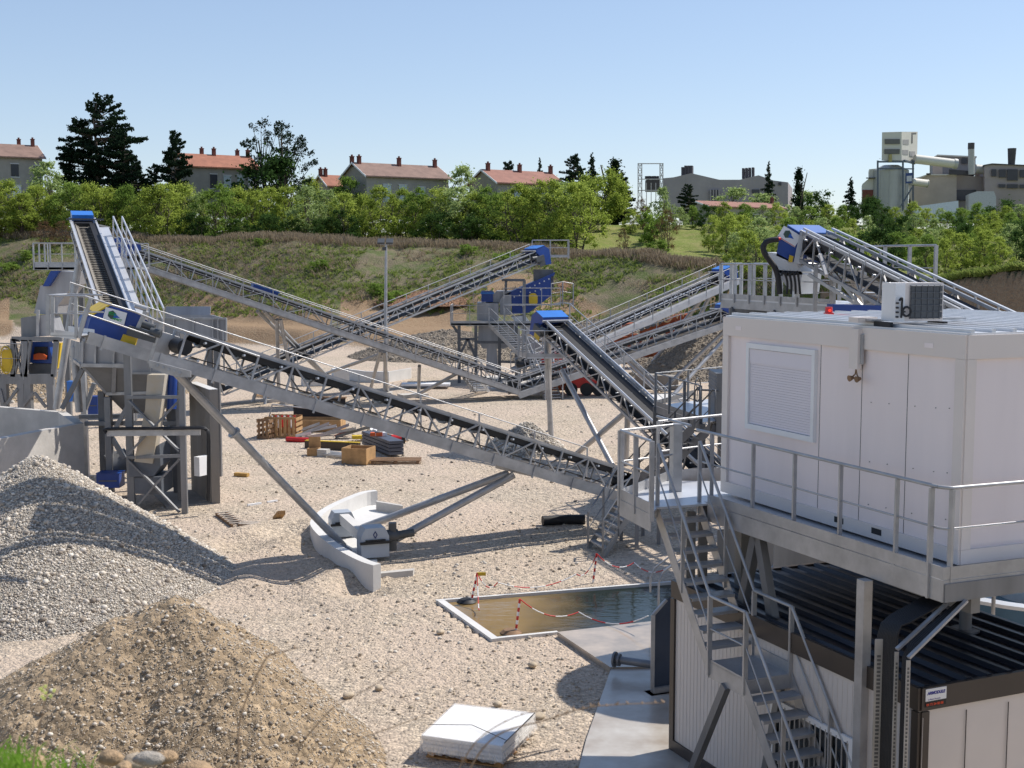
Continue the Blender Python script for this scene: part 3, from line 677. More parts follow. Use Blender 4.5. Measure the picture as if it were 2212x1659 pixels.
# flanged pipe through the roof
fp = gz(2085, 1362, ZR); FP = thing('flanged_pipe', 'grey flanged pipe rising from the dark roof to the platform', 'pipe', tuple(fp))
g = MB(); g.tube(fp, fp + UP * 1.2, .085, 14); g.build('pipe', galvd, FP)
g = MB(); g.tube(fp + UP * .52, fp + UP * .55, .14, 14); g.tube(fp + UP * .56, fp + UP * .59, .14, 14); g.tube(fp, fp + UP * .03, .2, 14); g.build('flange', galvd, FP)
# water basin behind, right
bc = gz(2235, 1335, 1.7) + Vector((.5, .9, 0)); BT = thing('clarifier_tank', 'round steel settling tank with blue water and railing behind the plant room', 'tank', (bc.x, bc.y, 0))
def ringmesh(c, r0, r1, z0, z1, n=40):
    m = MB(); vs = []
    for i in range(n):
        a = 2 * math.pi * i / n; e = Vector((math.cos(a), math.sin(a), 0))
        for r_, z in ((r0, z0), (r1, z0), (r1, z1), (r0, z1)): p = Vector((c.x, c.y, 0)) + e * r_ + UP * z; vs.append(p)
    fs = []
    for i in range(n):
        j = (i + 1) % n
        for k in range(4): fs.append((i * 4 + k, i * 4 + (k + 1) % 4, j * 4 + (k + 1) % 4, j * 4 + k))
    return m.add(vs, fs)
ringmesh(bc, 2.4, 2.46, 0, 2.2).build('tank_wall', mat('tank_blue', (.05, .12, .2), .5, .2, .1), BT)
ringmesh(bc, 2.32, 2.58, 2.2, 2.26).build('rim', alu, BT)
ringmesh(bc + Vector((-.2, -.3, 0)), .66, .72, 1.9, 2.45).build('inner_well', alu, BT)
g = MB(); n = 36; g.add([(bc.x + 2.4 * math.cos(2 * math.pi * i / n), bc.y + 2.4 * math.sin(2 * math.pi * i / n), 1.95) for i in range(n)], [tuple(range(n))]); g.build('tank_water', mat('teal_water', (.02, .10, .16), .15, 0, .2, 1), BT)
g = MB(); pa = gz(2145, 1330, 2.2); g.path([pa, pa + UP * .45, pa + UP * .52 + Vector((.08, 0, 0)), pa + UP * .55 + Vector((1.4, .3, 0))], .035); g.build('guard_rail', galv, BT)

# steel settling box at the left end of the plant room
WB = thing('inlet_box', 'dark blue-grey steel inlet box with slanting edge at the left end of the plant room', 'steel tank', tuple(gz(1430, 1500, 0)))
e0 = gz(1409, 1492, .1); e1_ = at(1409, 1328, e0.y); hh = e1_.z - .1
g = MB(); a_ = Vector((.9, .38, 0)); 
g.prism([e0, e0 + a_ * .62, e0 + a_ * .62 + UP * (hh + .45), e0 + a_ * .28 + UP * (hh + .25), e0 + UP * hh], Vector((.45, .85, 0)) * .5); g.build('tank_body', mat('blue_grey_steel', (.05, .07, .11), .4, .3, .25, 1), WB)
g = MB(); g.beam(e0, e0 + UP * hh, .07, .07, up=Vector((1, 0, 0))); g.beam(e0 + UP * hh, e0 + a_ * .28 + UP * (hh + .25), .05, .05); g.beam(e0 - UP * .0, e0 + a_ * .7, .14, .12); g.beam(e0 + UP * -.08 - a_ * .1, e0 + a_ * .7 - UP * .08, .3, .08); g.build('edge_frame', galv, WB)
g = MB(); pA, pB = gz(1326, 1424, .32), gz(1412, 1436, .32); g.tube(pA, pB, .075, 14); pp = g.build('outlet_pipe', galvd, WB)
g = MB(); dd = (pA - pB).normalized(); g.tube(pA, pA - dd * .04, .15, 16); g.tube(pA - dd * .09, pA - dd * .13, .12, 16); g.build('flange', galvd, pp)
g = MB(); q = gz(1422, 1345, .1); g.path([q, q + UP * .9, q + Vector((.1, .1, 1.1)), q + Vector((.55, .35, 1.35))], .022); q2 = q + Vector((-.15, .3, 0)); g.path([q2 + UP * .6, q2 + UP * .95, q2 + Vector((.1, .1, 1.12)), q2 + Vector((.55, .3, 1.4))], .02); g.build('guard_rail', galv, WB)
# concrete wall below the platform
cwq0, cwq1 = gz(1555, 1222, 0), gz(1900, 1262, 0)
CW = MB(); q0 = gz(1548, 1240, 0); q1 = gz(1905, 1330, 0) + Vector((0, 2.2, 0)); CW.prism([q0, q1, q1 + UP * 1.7, q0 + UP * 1.15], Vector((.1, .3, 0))); tag(CW.build('retaining_wall', concb, None), 'stained brown concrete wall below the cabin platform', 'wall')

# round tank behind the cabin; it shades the basin and the slab
tc_c = Vector((7.3, 25.4, 0)); TK = thing('round_tank', 'round brown stained tank standing behind the white cabin and its platform', 'tank', tuple(tc_c))
g = MB(); g.tube(tc_c, tc_c + UP * 5.9, 1.95, 40); g.build('tank_shell', concb, TK)
g = MB()
for z in (1.5, 3.0, 4.5, 5.85): g.tube(tc_c + UP * z, tc_c + UP * (z + .1), 2.02, 40)
g.build('band', galvd, TK)
# ============================================================ conveyors and crushing plant
def frame(T, H):
    T = Vector(T); H = Vector(H); u = (H - T); L = u.length; u /= L
    v = u.cross(UP).normalized(); n = v.cross(u)
    return T, u, v, n, L            # v points to the right of the running direction
def emblem(parent, c, r, u_, sz=1.0, words=True):
    """white plate, dark hexagon with green lettering and blue wedge, red line"""
    n = r.cross(u_)
    g = MB(); g.obox(c, r * .32 * sz, u_ * .20 * sz, n * .004); lp = g.build('logo_plate', whitep, parent)
    g = MB(); cc = c - r * .09 * sz + u_ * .03 * sz + n * .006
    g.prism([cc + (r * math.cos(a) + u_ * math.sin(a)) * .13 * sz for a in [math.pi / 6 + i * math.pi / 3 for i in range(6)]], n * .003); g.build('logo_hexagon', mat('logo_dark', (.05, .09, .07)), lp)
    g = MB(); g.prism([cc + r * .06 * sz + u_ * .07 * sz + n * .004, cc + r * .06 * sz - u_ * .07 * sz + n * .004, cc + r * .25 * sz - u_ * .03 * sz + n * .004], n * .003); g.build('logo_wedge', mat('logo_blue', (.02, .12, .5)), lp)
    g = MB(); g.obox(c - u_ * .18 * sz + n * .005, r * .31 * sz, u_ * .008 * sz, n * .002); g.build('logo_line', redp, lp)
    if words:
        gm = mat('logo_green', (.02, .35, .06))
        text_mesh('lettering', 'ECO', .11 * sz, gm, lp, cc - r * .10 * sz - u_ * .0 * sz, r, u_, .012, .001, .003); text_mesh('lettering', 'MPACT', .085 * sz, gm, lp, cc + r * .04 * sz - u_ * .12 * sz, r, u_, .006, .001, .003)
def conveyor(name, label, T, H, w=.9, h=.75, panel=1.0, near=1, walk=(1,), idl=1.2, hood=True, steel=galv, beltc=black, hs=1.0, fas=.2, top_rails=True, skirt=True, wk=(0, 1), wdeck=None, group='belt conveyors of the plant'):
    root = thing('belt_conveyor', label, 'conveyor', (T[0], T[1], 0), group)
    T, u, v, n, L = frame(T, H)
    def P(s, a, b): return T + u * s + v * a + n * b
    m = MB(); k = max(2, round(L / panel)); c = .07 if h > .5 else .06
    for a in (-w / 2, w / 2):
        m.beam(P(0, a, 0), P(L, a, 0), c, c * 1.3, up=n); m.beam(P(0, a, h), P(L, a, h), c, c, up=n)
        for i in range(k + 1): m.beam(P(L * i / k, a, 0), P(L * i / k, a, h), c * .7, c * .7, up=u)
        for i in range(k):
            s0, s1 = L * i / k, L * (i + 1) / k
            m.beam(P(s0, a, 0 if i % 2 else h), P(s1, a, h if i % 2 else 0), c * .6, c * .6, up=n)
    for i in range(k + 1): m.beam(P(L * i / k, -w / 2, 0), P(L * i / k, w / 2, 0), c * .6, c * .6, up=n)
    for i in range(k):
        s0, s1 = L * i / k, L * (i + 1) / k; e = 1 if i % 2 else -1
        m.beam(P(s0, -w / 2 * e, 0), P(s1, w / 2 * e, 0), c * .45, c * .45, up=n)
    m.build('truss', steel, root)
    b = MB(); bw = w * .78; hb = h * .72
    for z, e in ((hb, .09), (h * .22, 0)):
        pr = [(-bw / 2, z + e * 1.3), (-bw / 4, z), (bw / 4, z), (bw / 2, z + e * 1.3)]
        for (a0, z0), (a1, z1) in zip(pr[:-1], pr[1:]): b.prism([P(.1, a0, z0), P(.1, a1, z1), P(L - .1, a1, z1), P(L - .1, a0, z0)], n * .016)
    for s in (.1, L - .1):
        mid = (hb + h * .22) / 2; b.tube(P(s, -bw / 2, mid), P(s, bw / 2, mid), (hb - h * .22) / 2 + .01, 14)
    bt = b.build('belt', beltc, root)
    if skirt:
        b = MB()
        for a in (-bw / 2 - .02, bw / 2 + .02): b.prism([P(.4, a, hb - .02), P(L - .4, a, hb - .02), P(L - .4, a, hb + .13), P(.4, a, hb + .13)], v * .01)
        b.build('belt_edge', black, root)
    # idler sets
    ni = min(40, int(L / idl)); src = None; so = Vector(ORG[root.name])
    for i in range(ni):
        s = L * (i + .5) / ni
        if src is None:
            g = MB(); z = hb - .05
            for (a0, z0), (a1, z1) in (((-bw / 2, z + .09), (-bw / 6, z)), ((-bw / 6, z), (bw / 6, z)), ((bw / 6, z), (bw / 2, z + .09))): g.tube(P(s, a0, z0), P(s, a1, z1), .045, 8)
            for a in (-w / 2, w / 2): g.tube(P(s, a * .86, z + .09), P(s, a * 1.12, z + .11), .028, 8)
            g.tube(P(s, -bw / 2, h * .22 - .04), P(s, bw / 2, h * .22 - .04), .035, 8)
            src = g.build('idler', alu, root); s_src = s
        else:
            c2 = src.copy(); COL.objects.link(c2); c2.parent = root; c2.location = u * (s - s_src)
    for sd in walk:
        a0 = sd * (w / 2 + .06); a1 = sd * (w / 2 + .66); f = MB()
        s0, s1 = L * wk[0], L * wk[1]
        f.prism([P(s0, a0, .02), P(s0, a1, .02), P(s1, a1, .02), P(s1, a0, .02)], n * .03)
        for a in (a1,): f.prism([P(s0, a, -fas), P(s1, a, -fas), P(s1, a, .10), P(s0, a, .10)], v * .012)
        f.build('walkway', wdeck or steel, root)
        f = MB(); rail(f, [P(s0, a1, 0), P(s1, a1, 0)], h=1.05, toe=0, step=1.7, pw=.055, r=.022); f.build('handrail', steel, root)
    if hood:
        q = hs; hw = w / 2 + .12
        prof = [(-.75, h + .02), (-.62, h + .22), (.2, h + .22), (.62, h - .15), (.5, -.35), (-.2, -.25), (-.3, .25)]
        g = MB(); g.prism([P(L - .1 + a * q, -hw, b_ * 1 if b_ < h else h + (b_ - h) * q) for a, b_ in prof], v * 2 * hw); g.build('head_hood', bluep, root)
        g = MB(); g.prism([P(L - .1 - .64 * q, -hw - .02, h + .225 * q), P(L - .1 + .21 * q, -hw - .02, h + .225 * q), P(L - .1 + .21 * q, hw + .02, h + .225 * q), P(L - .1 - .64 * q, hw + .02, h + .225 * q)], n * .02); g.build('sunlit_hood_top', bluel, root)  # lighter blue sheet: sunlight on the hood top put into the colour
        g = MB(); sgn = -near
        g.obox(P(L - .75 * q, sgn * (hw + .1), h * .38), u * .42 * q, v * .09, n * .16); g.tube(P(L - 1.0 * q, sgn * (hw + .06), h * .55), P(L - 1.45 * q, sgn * (hw + .06), h * .62), .13, 12); g.build('drive_motor', graypl, root)
        g = MB(); g.obox(P(L - .5 * q, sgn * (hw + .015), -.02), u * .3 * q, v * .012, n * .24); g.build('belt_guard', yellow if name == 'b' else graypl, root)
        g = MB(); g.beam(P(L - 1.0 * q, -hw - .1, h + .1), P(L - 1.0 * q, hw + .1, h + .1), .08, .08, up=n); g.build('bearing_bar', galv, root)
    return root, P, L, (u, v, n)
def legs(root, pairs, r=.1, m=galv):
    for a, b in pairs:
        g = MB(); g.tube(a, b, r, 12); g.build('leg', m, root)
def pad(root, p, sx=.7, sy=.7, h=.12):
    g = MB(); g.box((p[0], p[1], h / 2), sx, sy, h, .5); g.build('footing', conc, root)
# ---- front long conveyor
TA, HA = at(1345, 1068, 37.4), at(178, 716, 29.6)
A, PA, LA, fA = conveyor('a', 'long galvanised front conveyor sloping down from the blue head beside the gravel heap', TA, TA.lerp(HA, .865), w=1.0, h=.72, panel=.95, near=1, walk=(), idl=.95, hood=False)
uA, vA, nA = fA
LT = LA; LA = (HA - TA).length
sgn = 1 if vA.y < 0 else -1          # side facing us
def PAn(s, a, b): return PA(s, a * sgn, b)       # positive a = towards us
g = MB()      # big channel below the near side, plus far-side walkway
g.prism([PAn(0, .56, -.24), PAn(LA, .56, -.24), PAn(LA, .56, .02), PAn(0, .56, .02)], vA * sgn * .012); g.prism([PAn(0, .56, .02), PAn(LA, .56, .02), PAn(LA, .72, .02), PAn(0, .72, .02)], nA * .012); g.prism([PAn(0, .72, -.24), PAn(LA, .72, -.24), PAn(LA, .72, .035), PAn(0, .72, .035)], vA * sgn * .012)
for k in range(12): g.beam(PAn(1 + k * LA / 12, .74, -.30), PAn(1 + k * LA / 12, .74, .05), .05, .04, up=uA)
g.build('side_channel', galv, A)
g = MB(); g.beam(PAn(LT, -.5, .3), PAn(LA, -.5, .3), .06, .5); g.prism([PAn(0, -.56, .0), PAn(LA, -.56, .0), PAn(LA, -1.2, .0), PAn(0, -1.2, .0)], nA * .03); g.prism([PAn(0, -1.2, -.1), PAn(LA, -1.2, -.1), PAn(LA, -1.2, .1), PAn(0, -1.2, .1)], nA * .01); g.build('walkway', galv, A)
g = MB(); rail(g, [PAn(.5, -1.2, 0), PAn(LA, -1.2, 0)], h=1.12, toe=0, step=2.0, r=.016); g.build('handrail', galv, A)
# head: cover cut like the real one
dh = 29.7
pol = [(242, 659), (298, 675), (322, 696), (256, 738), (187, 718), (195, 689), (201, 682)]
hp_ = [at(x, y, dh) for x, y in pol]; wide = Vector((vA.x, vA.y, 0)) * -sgn * 1.25
g = MB(); g.prism(hp_, wide); g.build('head_hood', bluep, A)
g = MB(); g.prism([hp_[0] + UP * .012, hp_[6] + UP * .012, hp_[6] + UP * .05, hp_[0] + UP * .05], wide); g.build('hood_edge_strip', yellow, A)
rt = (at(298, 675, dh) - at(242, 659, dh)).normalized(); upv = Vector((0, -1, 0)).cross(rt); upv = rt.cross(Vector((0, 1, 0))) * -1 if rt.cross(Vector((0, 1, 0))).z < 0 else rt.cross(Vector((0, 1, 0)))
emblem(A, at(248, 684, dh - .03), rt, upv, .8)
g = MB(); g.obox(at(308, 722, dh - .15), rt * .34, Vector((0, .1, 0)), upv * .11); g.tube(at(308, 700, dh - .1), at(334, 709, dh - .1), .09, 12); g.tube(at(325, 716, dh - .2), at(348, 722, dh - .2), .1, 12); g.build('drive_motor', graypl, A)
g = MB(); g.prism([at(x, y, dh - .12) for x, y in ((266, 722), (296, 731), (290, 750), (258, 740))], Vector((0, .08, 0))); g.build('belt_guard', yellow, A)
g = MB(); g.beam(at(316, 672, dh - .1), at(290, 728, dh - .1), .12, .1); g.tube(at(292, 660, dh - .1), at(318, 668, dh - .1), .06, 8); g.build('tension_arm', galv, A)
# head service platform with basket
g = MB(); q0, q1 = at(108, 724, 28.6), at(166, 732, 28.4); bk = Vector((.1, .9, 0)); g.slab([q0, q1, q1 + bk, q0 + bk], q0.z - .02, q0.z); g.prism([q0 - UP * .02, q1 - UP * .02, q1 + UP * .14, q0 + UP * .14], Vector((0, .01, 0))); g.prism([q0 + bk, q1 + bk, q1 + bk + UP * .16, q0 + bk + UP * .16], Vector((0, .01, 0))); g.build('service_platform', alu, A)
g = MB()
r0, r1, r2, r3, r4 = at(104, 638, 28.4), at(184, 640, 28.4), at(240, 658, 28.6), at(290, 673, 28.9), at(350, 698, 29.5)
for a_, b_ in ((r0, r1), (r1, r2), (r2, r3), (r3, r4), (r4, at(560, 770, 31.2))): g.tube(a_, b_, .024)
m0, m1, m2 = at(106, 677, 28.4), at(186, 678, 28.4), at(340, 730, 29.5)
g.tube(m0, m1, .018, 6); g.tube(m1, m2, .018, 6)
for x0, y0, x1, y1, wd_ in ((104, 636, 104, 724, .09), (114, 640, 114, 718, .07), (164, 640, 165, 730, .07), (196, 645, 170, 730, .08), (350, 697, 322, 785, .08)): g.beam(at(x0, y0, 28.4 if x0 < 300 else 29.5), at(x1, y1, 28.4 if x0 < 300 else 29.5), wd_, .05, up=Vector((0, 1, 0)))
g.tube(r0, r0 + bk, .024); g.tube(r0 + bk, r1 + bk, .024); g.tube(m0 + bk, m1 + bk, .018)
g.build('handrail', galv, A)
g = MB(); 
g.prism([at(x, y, 29.2) for x, y in ((322, 778), (412, 802), (412, 815), (385, 815), (352, 806), (322, 792))], Vector((0, .05, 0)))
for i in range(5): g.tube(at(340 + i * 12, 790 + i * 4, 29.17), at(340 + i * 12, 790 + i * 4, 29.19), .03, 8)
g.build('gusset_plate', galv, A)
ft1, ft2 = gz(742, 1188, .55), gz(732, 1128, .45)
ft1 = at(742, 1180, 34.2); ft2 = at(737, 1128, 35.6)
legs(A, [(at(368, 792, 30.6), ft1)], .105)
top2 = at(1098, 1022, 35.4)
legs(A, [(top2, at(778, 1142, 36.0)), (top2 + Vector((.15, -.3, 0)), at(842, 1172, 34.0))], .105)
g = MB(); g.obox(at(1110, 1008, 35.2), Vector((.5, 0, -.12)), Vector((0, .04, 0)), UP * .16); g.build('gusset_plate', galv, A)
for x, y, d in ((505, 910, 31.6),):
    pp = at(x - 22, y - 8, 31.75); dl = (ft1 - at(368, 792, 30.6)).normalized(); cpt = at(368, 792, 30.6) + dl * ((ft1 - at(368, 792, 30.6)).length * .34)
    g = MB(); g.tube(cpt - dl * .03, cpt + dl * .03, .17, 12); g.build('pipe_flange', galv, A)
# travelling wheel carriage
car = MB(); cpn = at(806, 1208, 33.4); cpf = at(738, 1142, 35.9)
car.beam(cpn + UP * .42, cpf + UP * .35, .26, .28); car.build('carriage_beam', concw, A)
def wheelhouse(c, sc, root, motor):
    g = MB(); x_ = Vector((.94, .34, 0)); y_ = Vector((-.34, .94, 0)); c = c.copy()
    pr = [(-.42, 0), (.42, 0), (.42, .62), (.30, .88), (-.30, .88), (-.42, .62)]
    g.prism([c + x_ * a * sc - y_ * .3 * sc + UP * b_ * sc for a, b_ in pr], y_ * .6 * sc); o = g.build('wheel_cover', mat('pale_grey_paint', (.36, .40, .45), .45, 0, .06), root)
    g = MB(); q = c - y_ * (.31 * sc) + UP * .68 * sc
    for a0, b0, a1, b1 in ((0, .10, .055, 0), (.055, 0, 0, -.10), (0, -.10, -.055, 0), (-.055, 0, 0, .10)): g.beam(q + x_ * a0 * sc + UP * b0 * sc, q + x_ * a1 * sc + UP * b1 * sc, .02, .014, up=y_)
    g.build('diamond_mark', mat('mark_navy', (.01, .02, .12)), o)
    g = MB(); g.obox(c + UP * .45 * sc - y_ * .33 * sc, x_ * .46 * sc, y_ * .04, UP * .035 * sc); g.obox(c + UP * .52 * sc - y_ * .33 * sc, x_ * .30 * sc, y_ * .02, UP * .02 * sc); g.build('cover_slot', black, o)
    if motor:
        g = MB(); g.tube(c + x_ * .42 * sc + UP * .5, c + x_ * .75 * sc + UP * .5, .17, 12); g.beam(c + x_ * .6 * sc + UP * .1, c + x_ * .6 * sc + UP * .85, .2, .2); g.tube(c + x_ * .7 * sc + UP * .5, c + x_ * 1.25 * sc + UP * .54, .11, 10); g.build('drive_motor', graypl, root)
    g = MB(); g.tube(c - x_ * .30 * sc + UP * .22, c + x_ * .1 * sc + UP * .22, .22 * sc, 16); g.build('wheel', black, root)
wheelhouse(cpn - UP * cpn.z * 1 + UP * .12, .9, A, True); wheelhouse(cpf - UP * cpf.z + UP * .12, .8, A, False)
g = MB(); k_ = at(722, 1185, 33.8); g.prism([at(718, 1172, 33.7), at(760, 1196, 33.2), at(754, 1206, 33.0), at(712, 1184, 33.5)], UP * .12); g.build('deflector_plate', galvd, A)
# ---- curved concrete kerb the carriage runs in
KB = thing('curved_kerb', 'curved pale concrete kerb wall round the carriage of the front conveyor', 'concrete kerb', tuple(gz(668, 1150, 0)))
tl = [(809, 1058), (780, 1062), (745, 1075), (708, 1092), (684, 1108), (671, 1124), (672, 1137), (688, 1156), (712, 1176), (745, 1196), (780, 1213), (806, 1221)]
KH = .52
def smoothpts(pl, k=4):
    o = []
    for i in range(len(pl) - 1):
        for j in range(k):
            t = j / k; p0 = pl[max(i - 1, 0)]; p1 = pl[i]; p2 = pl[i + 1]; p3 = pl[min(i + 2, len(pl) - 1)]
            o.append(0.5 * ((2 * p1) + (p2 - p0) * t + (2 * p0 - 5 * p1 + 4 * p2 - p3) * t * t + (3 * p1 - p0 - 3 * p2 + p3) * t ** 3))
    return o + [pl[-1]]
kp = smoothpts([gz(x, y, KH) for x, y in tl], 3); cen = gz(900, 1140, 0); cen = sum(kp, Vector()) / len(kp) + Vector((2.5, 0, 0))
g = MB(); vs = []; th = .24
for i, p in enumerate(kp):
    tdir = (kp[min(i + 1, len(kp) - 1)] - kp[max(i - 1, 0)]).normalized(); nn = Vector((-tdir.y, tdir.x, 0)); nn = nn if nn.dot(cen - p) > 0 else -nn
    hz = KH + (.12 if i < 3 else 0)
    for a, z in ((p, -.3), (p, KH), (p + nn * th, KH), (p + nn * th, -.3)): vs.append((a[0], a[1], z))
n_ = len(kp); fs = [(i * 4 + k, i * 4 + (k + 1) % 4, i * 4 + 4 + (k + 1) % 4, i * 4 + 4 + k) for i in range(n_ - 1) for k in range(4)] + [(0, 1, 2, 3), ((n_ - 1) * 4 + 3, (n_ - 1) * 4 + 2, (n_ - 1) * 4 + 1, (n_ - 1) * 4)]
g.add(vs, fs); g.build('curved_wall', concw, KB)
g = MB(); e1_ = gz(812, 1081, .36); e2_ = gz(868, 1090, .36); g.prism([(e1_.x, e1_.y, -.2), (e2_.x, e2_.y, -.2), (e2_.x, e2_.y, .36), (e1_.x, e1_.y, .36)], Vector((0.05, -.22, 0))); g.build('end_wall', conc, KB)
g = MB(); e1_ = gz(808, 1240, .16); e2_ = gz(892, 1232, .16); g.prism([(e1_.x, e1_.y, -.2), (e2_.x, e2_.y, -.2), (e2_.x, e2_.y, .16), (e1_.x, e1_.y, .16)], Vector((0.02, .22, 0))); g.build('end_wall', conc, KB)
inner = [p + (cen - p).normalized() * th * .5 for p in kp]
SLABK = [(p.x, p.y) for p in inner] + [(gz(815, 1215, 0).x, gz(815, 1215, 0).y), (gz(800, 1150, 0).x, gz(800, 1150, 0).y), (gz(862, 1110, 0).x, gz(862, 1110, 0).y)]
g = MB(); g.slab(SLABK, -.1, .07); g.build('base_slab', concw, KB)
EXCL.append([(p.x, p.y) for p in kp] + [tuple(gz(892, 1240, 0)[:2]), tuple(gz(800, 1150, 0)[:2]), tuple(gz(868, 1112, 0)[:2])])

# ---- right hand conveyor (black belt in full view)
TB, HB = Vector((6.75, 43.3, .35)), Vector((1.45, 54, 5.05))
B, PB, LB_, fB = conveyor('b', 'conveyor with black belt running down towards the cabin platform, blue head on tall pipe legs', TB, HB, w=.95, h=.62, panel=.9, walk=(1,), idl=1.0, hs=.8, near=1)
uB, vB, nB = fB
g = MB()
for a in (-.52, .52): g.tube(PB(0, a, .72), PB(LB_ - .8, a, .72), .04, 8)
g.build('side_rail', alu, B)
tl_ = PB(LB_ * .93, 0, 0)
legs(B, [(at(1178, 712, 53.6), gz(1192, 965, 0)), (at(1185, 735, 53.8), gz(1188, 930, 0) * 1), (at(1214, 800, 52.6), gz(1325, 1010, 0)), (at(1356, 890, 48.3), gz(1352, 1006, 0)), (at(1352, 890, 48.3), gz(1240, 985, 0))], .11)
g = MB(); g.obox(at(1356, 884, 48.2), Vector((.25, 0, 0)), Vector((0, .05, 0)), UP * .22); g.build('gusset_plate', galv, B)
# head service platform
q = at(1137, 772, 52.5); g = MB(); e = Vector((1.5, 0, 0)); e2 = Vector((-.3, 1.2, 0)); g.slab([q, q + e, q + e + e2, q + e2], q.z - .05, q.z); g.build('service_platform', alu, B)
g = MB(); rail(g, [q + e2, q, q + e], h=1.1, toe=.16, step=.7, pw=.06); g.build('handrail', galv, B)

# ---- middle left conveyor, middle cross conveyor
TC, HC_ = at(1108, 842, 73), at(250, 556, 65)
Cv, PC, LC2, fC = conveyor('c', 'longest conveyor, falling from the left platform across the pit to the screening tower foot', TC, HC_, w=.95, h=.75, panel=1.25, walk=(1, -1) , idl=1.25, hs=1.25, near=-1)
legs(Cv, [(at(822, 758, 70), gz(798, 850, 0)), (at(830, 760, 70), gz(838, 852, 0)), (at(598, 690, 68), gz(603, 868, 0)), (at(606, 690, 68), gz(640, 872, 0)), (at(556, 672, 67.5), at(695, 806, 77)), (at(571, 672, 67.5), at(706, 812, 77)), (at(826, 764, 71), at(690, 812, 78)), (at(1000, 800, 72), gz(892, 858, 0)), (at(906, 790, 72), gz(904, 856, 0))], .1)
for x, y in ((603, 868), (640, 872), (892, 858)): pad(Cv, gz(x, y, 0), 1.6, .9, .2)
uC = fC[0]
g = MB(); q = PC(LC2 * .66, .8, .85); g.obox(q, uC * .7, fC[1] * .35, fC[2] * .12); g.build('side_hood', bluep, Cv)
g = MB(); g.obox(q + fC[2] * .14, uC * .75, fC[1] * .4, fC[2] * .02); g.build('sunlit_hood_top', bluel, Cv)  # sunlit top of the side hood painted as a lighter blue sheet
# carriage & second kerb
g = MB(); q = gz(690, 822, .3); g.box(q, 2.2, 1.0, .6, .3); g.box(q + Vector((1.3, .3, .35)), 1.0, .9, .8, .3); g.build('wheel_cover', concw, Cv)
g = MB(); q0, q1, q2, q3 = gz(735, 818, 0), gz(790, 826, 0), gz(840, 827, 0), gz(888, 818, 0)
K2 = MB()
for a_, b_ in ((q0, q1), (q1, q2), (q2, q3)): K2.prism([a_ - UP * .1, b_ - UP * .1, b_ + UP * .72, a_ + UP * .72], Vector((0, .3, 0)))
tag(K2.build('low_wall', concw), 'low pale concrete wall on the pit floor behind the crossing conveyors', 'wall')
TD, HD = at(474, 852, 69), at(1168, 562, 84)
D, PD_, LD_, fD = conveyor('d', 'conveyor climbing from the left floor to the top of the blue screen', TD, HD, w=.95, h=.78, panel=1.25, walk=(-1,), idl=1.3, hs=.85, near=-1)
q = PD_(LD_ + .4, -.8, .1); g = MB(); g.box(q + Vector((.9, 0, 0)), 2.4, 1.6, .06); g.build('service_platform', alu, D)
g = MB(); q = q + Vector((.9, 0, 0)); rail(g, [q + Vector((-1.2, -.8, 0)), q + Vector((1.2, -.8, 0)), q + Vector((1.2, .8, 0)), q + Vector((-1.2, .8, 0))], h=1.1, toe=.14, step=1.2, pw=.06); g.build('handrail', galv, D)
g = MB(); q = PD_(LD_, 0, -.8); g.box(q - UP * .5, 1.3, 1.3, 1.3); g.build('discharge_chute', steeld, D)
legs(D, [(PD_(LD_ * .12, -.4, 0), Vector((*PD_(LD_ * .1, -.6, 0)[:2], 0))), (PD_(LD_ * .12, .4, 0), Vector((*PD_(LD_ * .1, .8, 0)[:2], 0)))], .09)
# ---- right pair of conveyors
TE, HE = at(1128, 800, 77), at(1572, 603, 88)
E_, PE, LE_, fE = conveyor('e', 'upper conveyor of the right pair, with a bright side channel and blue head', TE, HE, w=.95, h=.7, panel=1.3, walk=(1, -1), idl=1.4, hs=1.0, fas=.3, wdeck=alu)
legs(E_, [(at(1529, 629, 86), gz(1388, 811, 0)), (at(1543, 622, 87), gz(1445, 811, 0)), (at(1306, 745, 81), gz(1375, 850, 0)), (at(1318, 740, 81), gz(1420, 846, 0))], .14)
TF, HF = at(1108, 848, 73), at(1590, 684, 77)
F_, PF, LF_, fF = conveyor('f', 'lower conveyor of the right pair, passing in front of the rusty machine', TF, HF, w=.95, h=.75, panel=1.1, walk=(1, -1), idl=1.2, hs=1.2, fas=.25)
legs(F_, [(at(1568, 712, 76), gz(1436, 838, .3)), (at(1574, 722, 76), gz(1447, 862, 0)), (at(1312, 782, 75), gz(1340, 850, 0)), (at(1355, 772, 75), gz(1432, 846, 0))], .12)
emblem(F_, PF(LF_ + .0, .625 , .45), fF[0], fF[2], 1.3, False)
g = MB(); q0, q1 = gz(1372, 836, 0), gz(1465, 842, 0); g.prism([q0, q1, q1 + UP * .8, q0 + UP * .8], Vector((.2, 1.2, 0))); tag(g.build('concrete_block', concb), 'long dark concrete block under the legs of the right conveyor pair', 'concrete block')
g = MB(); q0 = gz(1402, 872, 0); g.prism([q0, gz(1490, 868, 0), gz(1478, 856, 0), gz(1395, 860, 0)], UP * .2); tag(g.build('concrete_slab', concw), 'pale concrete footing slab beneath the lower right conveyor leg', 'slab')

